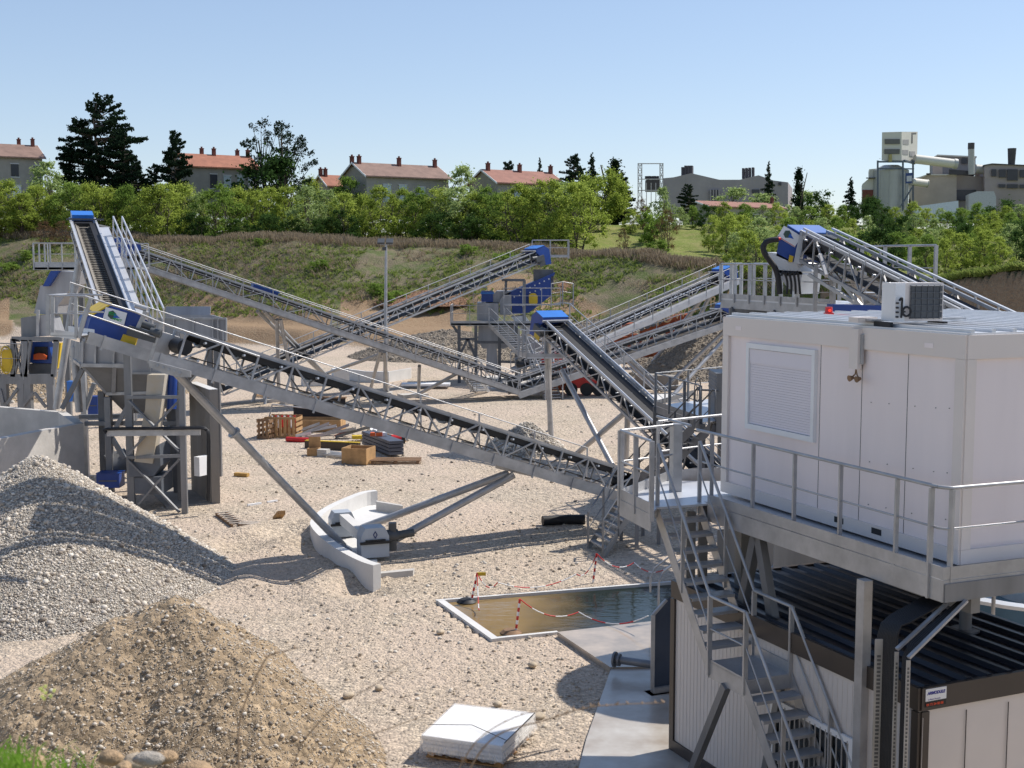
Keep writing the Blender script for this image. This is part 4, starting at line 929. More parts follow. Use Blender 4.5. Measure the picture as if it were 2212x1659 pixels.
# ---- screening tower
SX = thing('screening_tower', 'screening tower with big blue screen box, grey chutes and steel frame', 'screening plant', tuple(gz(1060, 845, 0)))
dS = 83
def sp(x, y, d=dS): return at(x, y, d)
def z3(zx, zy, d=dS): return at((1200 + zx / 3.457) * .7856, (640 + zy / 3.457) * .7856, d)
g = MB(); pl = [z3(*p) for p in ((640, 590), (1125, 378), (1122, 405), (1088, 420), (1088, 600), (880, 760), (720, 775), (712, 640))]; g.prism(pl, Vector((0, 2.4, 0))); bxs = g.build('screen_box', bluep, SX)
g = MB()
for i in range(7): g.tube(z3(740 + i * 50, 610 - i * 14, dS - .03), z3(740 + i * 50, 610 - i * 14, dS - .0), .05, 6); g.tube(z3(800 + i * 45, 560 - i * 20, dS - .03), z3(800 + i * 45, 560 - i * 20, dS), .05, 6)
each(g, 'bolt_head', alu, bxs)
g = MB(); g.prism([z3(880, 590, dS - .3), z3(905, 575, dS - .3), z3(940, 575, dS - .3), z3(962, 600, dS - .3), z3(962, 665, dS - .3), z3(940, 690, dS - .3), z3(900, 690, dS - .3), z3(880, 665, dS - .3)], Vector((0, .3, 0))); g.build('drive_guard', yellow, SX)
g = MB(); g.prism([z3(*p) for p in ((470, 660), (572, 556), (712, 556), (640, 665))], Vector((0, 2.4, 0))); g.prism([z3(*p, dS - .3) for p in ((600, 640), (640, 590), (712, 590), (712, 780), (600, 780))], Vector((0, 2.4, 0))); g.prism([z3(*p, dS - 1.0) for p in ((386, 665), (590, 672), (590, 832), (500, 850), (386, 830))], Vector((0, 2, 0))); g.build('feed_chute', plate, SX)
g = MB(); g.prism([z3(*p, dS - .5) for p in ((400, 880), (760, 880), (770, 1060), (640, 1100), (440, 1100), (395, 1030))], Vector((0, 2.4, 0))); g.prism([z3(*p, dS - .5) for p in ((480, 1100), (570, 1100), (590, 1330), (470, 1330))], Vector((0, 1.6, 0))); g.prism([z3(*p, dS) for p in ((700, 1000), (900, 1000), (1100, 1160), (1080, 1200), (860, 1130))], Vector((0, 1.6, 0))); g.build('discharge_hopper', plate, SX)
g = MB(); g.prism([z3(*p, dS - .8) for p in ((710, 800), (840, 790), (965, 960), (840, 960))], Vector((0, 1.6, 0))); g.build('side_chute', alu, SX)
g = MB(); g.box(z3(483, 605), .75, .8, .7); g.build('motor_cover', bluep, SX); g = MB(); g.box(z3(485, 572), .85, .9, .12); g.build('sunlit_cover_top', bluel, SX)  # the lighter sheet paints the sunlit top of the motor cover
g = MB(); za = z3(140, 850).z; p0, p1 = z3(135, 850, 81.5), z3(1000, 865, 81.5); p0.z = p1.z = za; dp = Vector((0, 3, 0)); g.slab([p0, p1, p1 + dp, p0 + dp], za - .12, za); g.prism([p0 - UP * .15, p1 - UP * .15, p1 + UP * .15, p0 + UP * .15], Vector((0, .02, 0))); g.build('gallery', galv, SX)
zb = z3(640, 785).z
g = MB(); 
for a_, b_ in ((p0, z3(500, 850, 81.5)), (z3(640, 855, 81.5), z3(840, 860, 81.5))):
    b_.z = za; a_.z = za; rail(g, [a_, b_], h=1.15, toe=0, step=1.3, pw=.06)
rail(g, [p0 + dp, p0], h=1.15, toe=0, step=1.5, pw=.06)
u0 = z3(640, 690, 81.6); u1 = z3(1180, 690, 81.6); u1.z = u0.z; rail(g, [u0, u1], h=1.1, toe=.1, step=1.2, pw=.07)
u2 = z3(1090, 690, 83); u3 = z3(1300, 690, 84); u3.z = u2.z; rail(g, [u2, z3(1200, 670, 83.5), u3], h=1.4, toe=.1, step=1.0, pw=.07)
rail(g, [z3(350, 660), z3(480, 665)], h=1.0, toe=0, step=1)
g.build('handrail', galv, SX)
for x, d in ((215, 81.8), (375, 81.8), (600, 81.8), (760, 81.0), (215, 84.4), (600, 84.4), (1040, 84.4), (835, 82.2)):
    a_ = z3(x, 860 if x != 835 else 450, d); b_ = Vector((a_.x, a_.y, 0)); g = MB(); g.beam(a_, b_, .22, .2, up=Vector((1, 0, 0))); g.build('post', steeld if x != 835 else galvd, SX)
g = MB()
for a_, b_ in (((215, 1010), (375, 1010)), ((370, 1040), (760, 1040)), ((600, 1225), (770, 1230)), ((215, 1180), (295, 1010)), ((370, 1180), (300, 1010)), ((140, 860), (215, 960)), ((620, 450), (840, 450)), ((660, 455), (660, 560))): g.beam(z3(*a_, 81.8), z3(*b_, 81.8), .16, .16, up=Vector((0, 1, 0)))
g.build('cross_beam', steeld, SX)
g = MB(); q0, q1 = gz(1018, 848, 0), gz(1196, 838, 0); g.prism([q0, q1, q1 + UP * .15, q0 + UP * .15], Vector((0, 9, 0))); g.build('base_slab', conc, SX)
# lower floor stairs of the tower
def dstairs(label, p_top, p_bot, wv_, n, steel=galv):
    r_ = thing('access_stairs', label, 'stairs', (p_bot.x, p_bot.y, 0)); flight(r_, p_top, p_bot, wv_, n, steel, steel, steel, tread_parts=True, rh=1.05, sth=.22); return r_
mid_ = z3(775, 1140, 77.5); mid2 = z3(885, 1150, 77.3)
s1 = dstairs('upper access stairs from the tower gallery to the intermediate landing', z3(500, 862, 81.3), mid_, Vector((1.0, .35, 0)), 12)
g = MB(); e = Vector((1.6, .4, 0)); g.slab([mid_, mid_ + e, mid_ + e + Vector((-.4, 1, 0)), mid_ + Vector((-.4, 1, 0))], mid_.z - .06, mid_.z); g.build('landing', galv, s1)
g = MB(); g.beam((mid_.x + .1, mid_.y + .1, 0), mid_ + Vector((.1, .1, -.05)), .18, .18, up=Vector((1, 0, 0))); g.build('leg', galv, s1)
dstairs('lower access stairs from the intermediate landing to the pit floor', mid_ + Vector((.5, .1, 0)), gz(1212, 864, 0) - Vector((.9, .2, 0)), Vector((1.0, .3, 0)), 16)
dstairs('small galvanised steps over the foot of the longest conveyor', at(1000, 810, 72.5), gz(1030, 848, 0), Vector((.8, .3, 0)), 7)

# ---- right service tower with the big blue headed conveyor
HG, TG = at(1752, 560, 38.2), at(2075, 735, 29.3)
dirg = (TG - HG); TG = HG + dirg * 1.35
G, PG, LG, fG = conveyor('g', 'conveyor behind the cabin with the large blue hood and curved black hose', TG, HG, w=.82, h=.85, panel=1.1, walk=(), idl=.9, hood=False, beltc=beltm)
uG, vG, nG = fG
g = MB()
for a in (-.44, .44): g.beam(PG(0, a, .98), PG(LG - .3, a, .98), .06, .05)
for k in range(12):
    for a in (-.44, .44): g.beam(PG(.5 + k * LG / 12, a, .8), PG(.5 + k * LG / 12, a, 1.0), .04, .04, up=uG)
g.build('side_rail', alu, G)
def z5(zx, zy, d): return at((1900 + zx / 2.415) * .7856, (560 + zy / 2.415) * .7856, d)
dG = 38.0
pl = [(590, 212), (640, 150), (722, 200), (700, 300), (672, 392), (566, 345)]
bk = z5(900, 205, 38.9) - z5(722, 200, 38.0)
bk = Vector((1.02, .42, -.0))
g = MB(); g.prism([z5(*p, dG) for p in pl], bk); g.build('head_hood', bluep, G)
g = MB(); t0_, t1_ = z5(640, 148, dG), z5(724, 199, dG); g.prism([t0_ + UP * .01, t1_ + UP * .01, t1_ + UP * .035, t0_ + UP * .035], bk * 1.02); g.build('sunlit_hood_top', bluel, G)  # lit top face of the big hood, painted in the lighter blue
rG = (z5(722, 250, dG) - z5(640, 200, dG)).normalized(); uG2 = rG.cross(Vector((0, 1, 0))); uG2 = uG2 if uG2.z > 0 else -uG2
emblem(G, z5(653, 218, dG - .02), rG, uG2, .95, False)
g = MB(); g.prism([z5(*p, dG - .05) for p in ((720, 205), (750, 205), (720, 400), (680, 395))], Vector((.1, .1, 0))); g.prism([z5(*p, dG) for p in ((505, 322), (570, 330), (700, 400), (745, 470), (640, 480), (560, 450), (510, 390))], Vector((.8, .6, 0))); g.prism([z5(*p, dG) for p in ((560, 440), (740, 450), (720, 600), (640, 560))], Vector((.7, .5, 0))); g.build('discharge_hopper', alu, G)
g = MB(); g.prism([z5(*p, dG - .12) for p in ((655, 340), (682, 350), (672, 390), (648, 385))], Vector((0, .05, 0))); g.build('belt_guard', yellow, G)
g = MB(); g.beam(z5(730, 200, dG - .3), z5(965, 222, dG + .1), .1, .1); g.build('bearing_bar', galv, G)
g = MB(); g.path(smoothpts([z5(*p, dG - .35) for p in ((580, 238), (540, 240), (500, 255), (480, 290), (490, 330), (525, 380), (560, 430), (580, 500), (590, 600))], 4), .085, 10); g.build('hose', black, G)
g = MB(); g.tube(z5(550, 236, dG - .35), z5(590, 232, dG - .1), .05, 8); g.build('hose_coupling', redp, G)
g = MB()
for q in range(4): g.path(smoothpts([z5(*p, dG - .5) for p in ((600 + q * 28, 480), (615 + q * 30, 450), (640 + q * 26, 520), (635 + q * 30, 600))], 3), .035, 6)
g.build('small_hoses', black, G)
g = MB()
for a_, b_ in (((850, 340), (1140, 690)), ((1140, 690), (1080, 480)), ((1140, 690), (1050, 460)), ((780, 470), (1250, 760)), ((860, 340), (900, 480)), ((1140, 690), (1310, 625)), ((940, 560), (1140, 690))): g.beam(z5(*a_, 36.2), z5(*b_, 35), .09, .09)
g.build('support_brace', galv, G)
GP = thing('service_platform', 'galvanised service platform with ladder around the big blue conveyor head', 'platform', tuple(at(1680, 660, 40)[:2]) + (0,))
zg = at(1600, 648, 41).z
g0, g1 = at(1557, 640, 43), at(1800, 665, 36.6); g0.z = g1.z = zg; gb = Vector((1.6, 2.6, 0))
g = MB(); g.slab([g0, g1, g1 + gb, g0 + gb], zg - .05, zg); g.build('floor_plate', alu, GP)
g = MB(); fascia(g, g0, g1, zg - .32, zg - .05); fascia(g, g0, g1, zg, zg + .16); g.build('edge_beam', galv, GP)
g = MB(); rail(g, [g0 + gb * .6, g0, g1], h=1.15, toe=0, step=.95, pw=.11, r=.03); rail(g, [g0 + gb, g1 + gb], h=1.15, toe=0, step=1.3, pw=.1, r=.03); g.build('handrail', galv, GP)
g = MB(); lx = g1 + Vector((-.55, -.12, 0))
for s in (0, .45): g.beam(lx + Vector((s, 0, -3.2)), lx + Vector((s, 0, 1.15)), .09, .06, up=Vector((0, 1, 0)))
for k in range(15): g.tube(lx + UP * (-3 + k * .28), lx + Vector((.45, 0, -3 + k * .28)), .016, 6)
g.build('ladder', galv, GP)
for t_ in (.12, .85):
    for q in (0, .85):
        p = g0.lerp(g1, t_) + gb * q; g = MB(); g.beam((p.x, p.y, 0), p - UP * .3, .2, .2, up=Vector((1, 0, 0))); g.build('leg', galvd, GP)
g = MB()
for t_ in (.3, .7): p = g0.lerp(g1, t_); p2 = g0.lerp(g1, t_ - .18); g.beam(Vector((p2.x, p2.y, zg - .3)), Vector((p.x, p.y, zg - 1.6)), .12, .12)
p = g0.lerp(g1, .5); g.beam(g0 - UP * .45 + gb * .3, g1 - UP * .45 + gb * .3, .16, .2); g.build('under_beams', steeld, GP)
# second stretch of gallery to the right with stair rail
GQ = thing('inclined_walkway', 'galvanised gallery and sloping stair rail to the right behind the cooling unit', 'walkway', tuple(at(2010, 640, 34)[:2]) + (0,))
def z5f(zx, zy, d): return z5(zx, zy, d)
zq = z5(1300, 540, 38).z - .25
h0, h1 = z5(1130, 530, 39), z5(1620, 545, 35.5); h0.z = h1.z = zq
g = MB(); g.slab([h0, h1, h1 + Vector((.4, 1.2, 0)), h0 + Vector((.4, 1.2, 0))], zq - .1, zq); g.build('floor_plate', galv, GQ)
g = MB(); rail(g, [h0, h1], h=1.4, toe=0, step=1.3, pw=.1, r=.03)
i0, i1 = z5(1520, 500, 35.5), z5(2090, 828, 28.5)
g.tube(i0, i1, .03); g.tube(i0 - UP * .5, i1 - UP * .5, .03); g.beam(i0 - UP * .95, i1 - UP * .95, .06, .2)
for k in range(6): p = i0.lerp(i1, k / 5); g.beam(p - UP * 1.0, p, .05, .05, up=Vector((0, 1, 0)))
g.build('handrail', galv, GQ)
for t_ in (.1, .9): p = h0.lerp(h1, t_); g = MB(); g.beam((p.x, p.y, 0), p, .16, .16, up=Vector((1, 0, 0))); g.build('leg', galvd, GQ)
p = i1; g = MB(); g.beam((p.x, p.y, 0), p - UP, .14, .14, up=Vector((1, 0, 0))); g.build('leg', galvd, GQ)
g = MB(); q0 = z5(940, 735, 33); q1 = z5(1290, 745, 32); g.prism([q0, q1, q1 + UP * .25, q0 + UP * .25], Vector((0, .6, 0))); lb_ = tag(g.build('hopper_beam', bluep), 'dark blue steel beam visible just above the cabin roof, under the conveyor', 'beam')
# ============================================================ left plant
def z1(zx, zy, d): return at(zx / 3.16 * .7856, (1000 + zy / 3.16) * .7856, d)      # zoomed crop, lower left
def z4(zx, zy, d): return at(zx / 3.16 * .7856, (580 + zy / 3.16) * .7856, d)       # zoomed crop, upper left
# steep twin conveyor on the left
TH, HH = at(262, 752, 39), at(178, 505, 50)
Hc, PH, LH, fH = conveyor('h', 'steep conveyor with worn chevron belt and bright walkway, on the far left', TH, HH, w=.80, h=.55, panel=1.0, walk=(), idl=1.1, hood=False, beltc=mat('chevron_belt', (.20, .18, .15), .8, 0, .25, 2))
uH, vH, nH = fH; sH = 1 if vH.x > 0 else -1
def PHn(s, a, b): return PH(s, a * sH, b)
g = MB()
for k in range(int(LH / .2)):
    s = .3 + k * .2
    if s > LH - .8: break
    g.beam(PHn(s, -.28, .46), PHn(s + .12, -.02, .42), .03, .03, up=nH); g.beam(PHn(s + .12, -.02, .42), PHn(s, .26, .46), .03, .03, up=nH)
g.build('belt_chevrons', black, Hc)
g = MB(); g.prism([PHn(.0, .20, .58), PHn(LH - .6, .20, .58), PHn(LH - .6, .44, .58), PHn(0, .44, .58)], nH * .02); g.prism([PHn(0, .2, .40), PHn(LH - .6, .2, .40), PHn(LH - .6, .2, .58), PHn(0, .2, .58)], vH * .01); g.build('belt_scraper_skirt', black, Hc)
g = MB()
for a in (-.46, .46): g.beam(PHn(0, a, .62), PHn(LH, a, .62), .07, .07)
g.build('side_rail', alu, Hc)
g = MB(); nseg = 9
for k in range(nseg):
    a0, a1 = LH * k / nseg * .93 + .0, LH * (k + 1) / nseg * .93 - .03; g.prism([PHn(a0, .50, .5), PHn(a1, .50, .5), PHn(a1, .88, .5), PHn(a0, .88, .5)], nH * .03)
g.build('walkway', alu, Hc)
g = MB()
for a in (.93, 1.25):
    g.tube(PHn(0, a, 1.25), PHn(LH * .84, a, 1.25), .035); g.tube(PHn(0, a, .85), PHn(LH * .84, a, .85), .02, 6)
    for k in range(9): g.beam(PHn(LH * .84 * k / 8, a, .4), PHn(LH * .84 * k / 8, a, 1.25), .05, .05, up=uH)
g.build('handrail', alu, Hc)
g = MB(); hp = PHn(LH, 0, .55); g.obox(hp + nH * .15 + uH * .1, uH * .3, vH * .40, nH * .11); g.build('head_hood', bluel, Hc)
g = MB(); g.obox(hp - nH * .18 - uH * .15, uH * .3, vH * .42, nH * .18); g.build('drum_opening', black, Hc)
g = MB(); g.beam(PHn(LH - .5, -.62, .72), PHn(LH - .5, .75, .72), .07, .07); g.tube(PHn(LH - .6, .5, .45), PHn(LH - .6, .95, .35), .12, 10); g.obox(PHn(LH - .6, .8, .05), uH * .2, vH * .14, nH * .3); g.build('drive_motor', graypl, Hc)
legs(Hc, [(z4(690, 420, 47), z1(490, 390, 47)), (z4(640, 1180, 43), z1(690, 420, 43))], .13)
# platform at the head of the longest conveyor
CHP = thing('head_gallery', 'galvanised gallery with railings around the head of the longest conveyor, far left', 'platform', tuple(z4(480, 480, 62)[:2]) + (0,))
zh = z4(480, 490, 61).z; a0, a1 = z4(295, 490, 61), z4(665, 495, 61); a0.z = a1.z = zh; bk = Vector((0, 2.2, 0))
b0_, b1_ = z4(950, 490, 61), z4(1180, 495, 61); b0_.z = b1_.z = zh
g = MB(); g.slab([a0, b1_, b1_ + bk, a0 + bk], zh - .1, zh); g.prism([a0 - UP * .12, b1_ - UP * .12, b1_ + UP * .25, a0 + UP * .25], Vector((0, .02, 0))); g.build('floor_plate', galv, CHP)
g = MB(); rail(g, [a0 + bk, a0, a1], h=1.15, toe=0, step=.75, pw=.07); rail(g, [b0_, b1_], h=1.15, toe=0, step=.8, pw=.08); rail(g, [a0 + bk, b1_ + bk], h=1.15, toe=0, step=1.2); g.build('handrail', galv, CHP)
for p in (z4(560, 500, 62), z4(1110, 520, 61), z4(700, 500, 63), z4(1130, 520, 63)):
    g = MB(); g.beam((p.x, p.y, 0), (p.x, p.y, zh - .1), .24, .24, up=Vector((1, 0, 0))); g.build('leg', galvd, CHP)
# crusher tower far left
CR = thing('crusher_tower', 'crusher tower with grey chute, blue crusher housing, orange jaw and yellow flywheel guard', 'crusher', tuple(z1(200, 300, 56)[:2]) + (0,))
dC = 58
def pr(pts, d, th, m, name, root=CR, f=z4):
    g = MB(); g.prism([f(*p, d) for p in pts], Vector((0, th, 0))); return g.build(name, m, root)
pr([(500, 520), (660, 530), (640, 640), (505, 820), (500, 900), (410, 900), (295, 890), (350, 650), (400, 650)], dC + .5, 1.6, plate, 'upper_chute')
pr([(440, 520), (510, 520), (420, 655), (370, 655)], dC + .2, .4, bluep, 'chute_cover')
pr([(180, 930), (240, 920), (400, 905), (345, 1090), (185, 1095)], dC, 1.8, galvd, 'round_hopper')
pr([(345, 910), (410, 900), (470, 1080), (345, 1090)], dC - .3, 1.5, plate, 'side_panel')
g = MB(); g.beam(z4(330, 860, dC - .4), z4(330, 1090, dC - .4), .12, .12, up=Vector((1, 0, 0))); g.build('stiffener', galv, CR)
pr([(240, 1160), (450, 1160), (450, 1310), (240, 1310)], dC + .8, 1.0, bluep, 'crusher_body')
pr([(255, 1140), (420, 1140), (455, 1300), (445, 1325), (245, 1320), (240, 1290)], dC + .3, .5, bluep, 'crusher_front')
pr([(300, 1180), (410, 1180), (415, 1290), (290, 1290)], dC + .25, .05, black, 'crusher_mouth')
pr([(290, 1250), (330, 1235), (370, 1240), (400, 1260), (395, 1292), (290, 1292)], dC + .1, .15, orange, 'jaw')
pr([(12, 1225), (35, 1205), (95, 1205), (95, 1385), (60, 1400), (18, 1395)], dC - .6, .7, yellow, 'flywheel_guard')
g = MB(); c_ = z4(52, 1295, dC - .66)
ring = [c_ + Vector((math.cos(a) * .28, 0, math.sin(a) * .62)) for a in np.linspace(0, 2 * math.pi, 21)]; g.path(ring, .03, 6); g.build('guard_mesh_ring', yellow, CR)
pr([(480, 1150), (530, 1150), (500, 1370), (480, 1370)], dC, .5, yellow, 'belt_guard')
pr([(250, 1330), (455, 1330), (455, 1450), (250, 1450)], dC + .4, .6, steeld, 'lower_housing')
g = MB(); 
for a_, b_, w_ in (((105, 1110), (540, 1115), .2), ((115, 1110), (115, 1440), .22), ((215, 1120), (215, 1440), .3), ((490, 1120), (465, 1440), .22), ((270, 1120), (225, 1440), .12), ((0, 1460), (470, 1460), .45), ((125, 1130), (190, 1430), .08), ((190, 1160), (130, 1420), .08), ((170, 1130), (120, 1120), .1)): g.beam(z4(*a_, dC - .5), z4(*b_, dC - .5), w_, .14, up=Vector((0, 1, 0)))
g.build('frame', galvd, CR)
g = MB(); rail(g, [z4(0, 1440, dC - 1.2), z4(200, 1445, dC - 1.0)], h=1.5, toe=.0, step=.8, pw=.08); g.build('handrail', galvd, CR)
for x0, x1 in ((35, 40), (185, 180), (440, 430), (245, 240)):
    p = z4(x0, 1470, dC - .4); g = MB(); g.beam((p.x, p.y, 0), p, .35, .3, up=Vector((1, 0, 0))); g.build('leg', galvd, CR)
g = MB(); 
for a_, b_ in (((60, 350), (150, 220)), ((200, 370), (290, 250)), ((300, 250), (400, 380)), ((0, 220), (30, 340))): g.beam(z1(*a_, dC - .6), z1(*b_, dC - .6), .12, .12, up=Vector((0, 1, 0)))
g.build('bracing', galvd, CR)
# small machines between
for (x0, y0, x1, y1, d, m, l) in ((600, 150, 700, 330, 50, bluel, 'light blue electrical cabinet in the shade between the left steel frames'), (760, 280, 865, 440, 49, bluep, 'open blue steel bin behind the concrete enclosure'), (865, 940, 1062, 1070, 41.5, bluep, 'dark blue bin half hidden behind the gravel heap')):
    g = MB(); a_, b_ = z1(x0, y1, d), z1(x1, y1, d); hz_ = z1(x0, y0, d).z - a_.z; cx = (a_ + b_) / 2; sx = (b_ - a_).x
    t_ = thing('steel_bin' if m is bluep else 'electrical_cabinet', l, 'bin' if m is bluep else 'cabinet', (cx.x, cx.y, a_.z)); g.box(cx + UP * hz_ / 2, sx, sx * .8, hz_ * .94); g.build('body', m, t_)
    g = MB(); g.box(cx + UP * (hz_ * .985), sx * 1.05, sx * .84, hz_ * .03); g.build('rim', m, t_); g = MB(); g.box(cx + UP * hz_ * .5 - Vector((0, sx * .41, 0)), sx * .8, .01, .04); g.build('seam', steeld, t_)

# ---- feed hopper on its braced tower
HT = thing('feed_hopper', 'big galvanised feed hopper on a braced steel tower with a rusty white chute', 'hopper', tuple(z1(1340, 1200, 40)[:2]) + (0,))
dT = 41
g = MB()
tp = [z4(*p, dT + 1) for p in ((715, 1130), (715, 1335))]
g.prism([z4(*p, dT + .6) for p in ((715, 1110), (1100, 1150), (1095, 1340), (710, 1340))], Vector((0, .06, 0)))
g.prism([z4(*p, dT - .2) for p in ((1130, 1180), (1600, 1310), (1590, 1410), (1130, 1410))], Vector((0, .06, 0)))
g.prism([z4(620, 1120, dT + 2.6), z4(715, 1150, dT + .6), z4(708, 1345, dT + .6), z4(618, 1275, dT + 2.6)], Vector((-.02, .05, 0)))
g.build('hopper_walls', plate, HT)
g = MB()
for x in (720, 830, 990, 1100): g.beam(z4(x, 1130, dT + .5), z4(x - 4, 1340, dT + .5), .07, .08, up=Vector((0, 1, 0)))
for k in range(5): q = k / 5; g.beam(z4(625 + 90 * q, 1125 + 25 * q, dT + 2.5 - 2 * q), z4(622 + 88 * q, 1280 + 60 * q, dT + 2.5 - 2 * q), .06, .08, up=Vector((0, 1, 0)))
g.beam(z4(705, 1340, dT + .45), z4(1095, 1345, dT + .45), .12, .08, up=Vector((0, 1, 0))); g.beam(z4(618, 1278, dT + 2.5), z4(706, 1342, dT + .5), .1, .1)
g.beam(z4(1130, 1410, dT - .3), z4(1590, 1412, dT - .3), .04, .06); g.beam(z4(1310, 1250, dT - .25), z4(1310, 1405, dT - .25), .03, .04, up=Vector((0, 1, 0)))
g.build('stiffener', galv, HT)
# pyramid
tc = [z4(715, 1350, dT + .6), z4(1730, 1400, dT + .6), z4(1700, 1390, dT + 3.4), z4(640, 1290, dT + 3.4)]
lc = [z1(925, 262, dT + 1.0), z1(1570, 245, dT + 1.0), z1(1540, 235, dT + 2.8), z1(960, 240, dT + 2.8)]
l2 = [z1(1090, 430, dT + 1.5), z1(1400, 430, dT + 1.5), z1(1400, 430, dT + 2.2), z1(1090, 430, dT + 2.2)]
g = MB(); g.add(tc + lc + l2, [(0, 1, 5, 4), (1, 2, 6, 5), (2, 3, 7, 6), (3, 0, 4, 7), (4, 5, 9, 8), (5, 6, 10, 9), (6, 7, 11, 10), (7, 4, 8, 11)]); g.build('hopper_cone', mat('dark_plate', (.20, .20, .20), .55, .35, .2, .8), HT)
g = MB(); g.beam(lc[0], lc[1], .1, .1); g.beam(tc[0], lc[0], .07, .07); g.beam(tc[1], lc[1], .05, .05); g.beam(z4(995, 1340, dT + .55), z1(985, 255, dT + .9), .12, .06); g.build('cone_ribs', galv, HT)
# extended trough
g = MB(); a_, b_ = z4(1240, 935, 46), z4(1968, 935, 46); hz_ = a_.z - z4(1240, 1130, 46).z
g.prism([a_, b_, b_ - UP * hz_, a_ - UP * hz_], Vector((0, .06, 0))); g.prism([a_ + Vector((0, 3, 0)), b_ + Vector((-1.2, 3, 0)), b_ + Vector((-1.2, 3, -hz_ * .8)), a_ + Vector((0, 3, -hz_ * .8))], Vector((0, .06, 0)))
g.prism([b_, b_ + Vector((-1.2, 3, 0)), b_ + Vector((-1.2, 3, -hz_)), b_ - UP * hz_], Vector((-.06, 0, 0))); g.prism([b_ + Vector((-1.3, 3, .0)), a_ + Vector((0, 3, 0)), a_ + Vector((0, 3.1, .32)), b_ + Vector((-1.3, 3.1, .32))], Vector((0, .05, 0))); g.prism([a_ - UP * hz_, b_ - UP * hz_, b_ + Vector((-1.2, 3, -hz_)), a_ + Vector((0, 3, -hz_))], Vector((0, 0, .05))); g.build('feed_trough', plate, HT)
g = MB()
for x in (1240, 1410, 1510, 1680, 1850, 1895, 1965): g.beam(z4(x, 932, 45.95), z4(x, 1128, 45.95), .05, .09, up=Vector((0, 1, 0)))
g.beam(a_ - Vector((0, .03, 0)), b_ - Vector((0, .03, 0)), .05, .07); g.build('trough_ribs', galv, HT)
for x in (1300, 1820, 1880): p = z4(x, 1130, 46.6); g = MB(); g.beam((p.x, p.y, 0), p, .2, .2, up=Vector((1, 0, 0))); g.build('post', galvd, HT)
# tower
pL, pR = z1(1105, 0, 40), z1(1577, 90, 40)
def post(x, y, d, w_=.2, m=galvd, t=.2):
    p = z1(x, y, d); g = MB(); g.beam((p.x, p.y, 0), p, w_, t, up=Vector((1, 0, 0))); g.build('post', m, HT); return p
pl_ = post(1105, -120, 40, .14, galvd, .22); prr = post(1577, 90, 39.6, .14, galvd, .18)
post(880, 240, 42.5, .18, steeld); post(938, 290, 42.0, .24, galvd); post(1470, 240, 44, .18, steeld); post(1555, 240, 41.6, .22, galvd); post(1515, 240, 43, .14, steeld); post(718, -20, 46, .18, galv)
g = MB()
for a_, b_ in (((1105, 290), (1577, 290)), ((1105, 815), (1577, 800))): g.beam(z1(*a_, 39.9), z1(*b_, 39.6), .1, .1)
for a_, b_ in (((1120, 320), (1340, 545)), ((1340, 545), (1560, 760)), ((1565, 310), (1340, 545)), ((1340, 545), (1110, 790)), ((1110, 830), (1340, 1060)), ((1340, 1060), (1560, 1290)), ((1560, 830), (1340, 1060)), ((1340, 1060), (1200, 1220))): g.beam(z1(*a_, 39.85), z1(*b_, 39.6), .09, .06)
g.build('cross_bracing', galvd, HT)
g = MB()
for a_, b_, d in (((690, 460), (1090, 455), 44), ((740, 520), (1530, 515), 42.2), ((970, 630), (1100, 385), 42), ((970, 640), (1080, 820), 42), ((1500, 400), (1400, 300), 43), ((1480, 600), (1400, 450), 43), ((650, 330), (700, 60), 46), ((540, 390), (720, 45), 42), ((640, 20), (700, 380), 47), ((740, 400), (820, 170), 46)): g.beam(z1(*a_, d), z1(*b_, d), .14, .14, up=Vector((0, 1, 0)))
g.build('cross_beam', galvd, HT)
g = MB(); g.prism([z1(*p, 39.8) for p in ((1280, 98), (1432, 98), (1395, 400), (1325, 870), (1165, 850), (1260, 400))], Vector((0, .5, 0))); g.build('chute', mat('rusty_white_plate', (.50, .48, .44), .6, 0, .1, 1.1, col2=(.46, .37, .24)), HT)
g = MB(); g.prism([z1(*p, 39.9) for p in ((1150, 850), (1385, 700), (1395, 890), (1330, 980), (1120, 985), (1120, 880))], Vector((0, 1.2, 0))); g.prism([z1(*p, 39.95) for p in ((1125, 990), (1400, 985), (1405, 1140), (1130, 1130))], Vector((0, 1.3, 0))); g.build('feeder', mat('feeder_grey', (.12, .135, .16), .5, .2, .2, 1), HT)
g = MB(); g.tube(z1(1500, 60, 40.4), z1(1490, 390, 40.4), .16, 12); g.build('dust_pipe', bluep, HT)
g = MB(); c_ = z1(1015, 870, 42.3); g.tube(c_ + Vector((-.3, 0, -.1)), c_ + Vector((.3, .3, .1)), .42, 16); g.build('drive_drum', galvd, HT)
g = MB(); g.path(smoothpts([z1(*p, 39.4) for p in ((925, 600), (930, 568), (1300, 562), (1500, 560), (1740, 555), (1790, 570), (1815, 620), (1817, 900), (1815, 1190))], 3), .05, 8); g.path(smoothpts([z1(*p, 39.35) for p in ((1420, 570), (1740, 563), (1785, 580), (1805, 620), (1805, 1190))], 3), .035, 6); g.build('cable_conduit', black, HT)
g = MB(); g.beam(z1(930, 592, 39.45), z1(1740, 582, 39.45), .06, .28, up=UP); g.build('cable_tray', galv, HT)
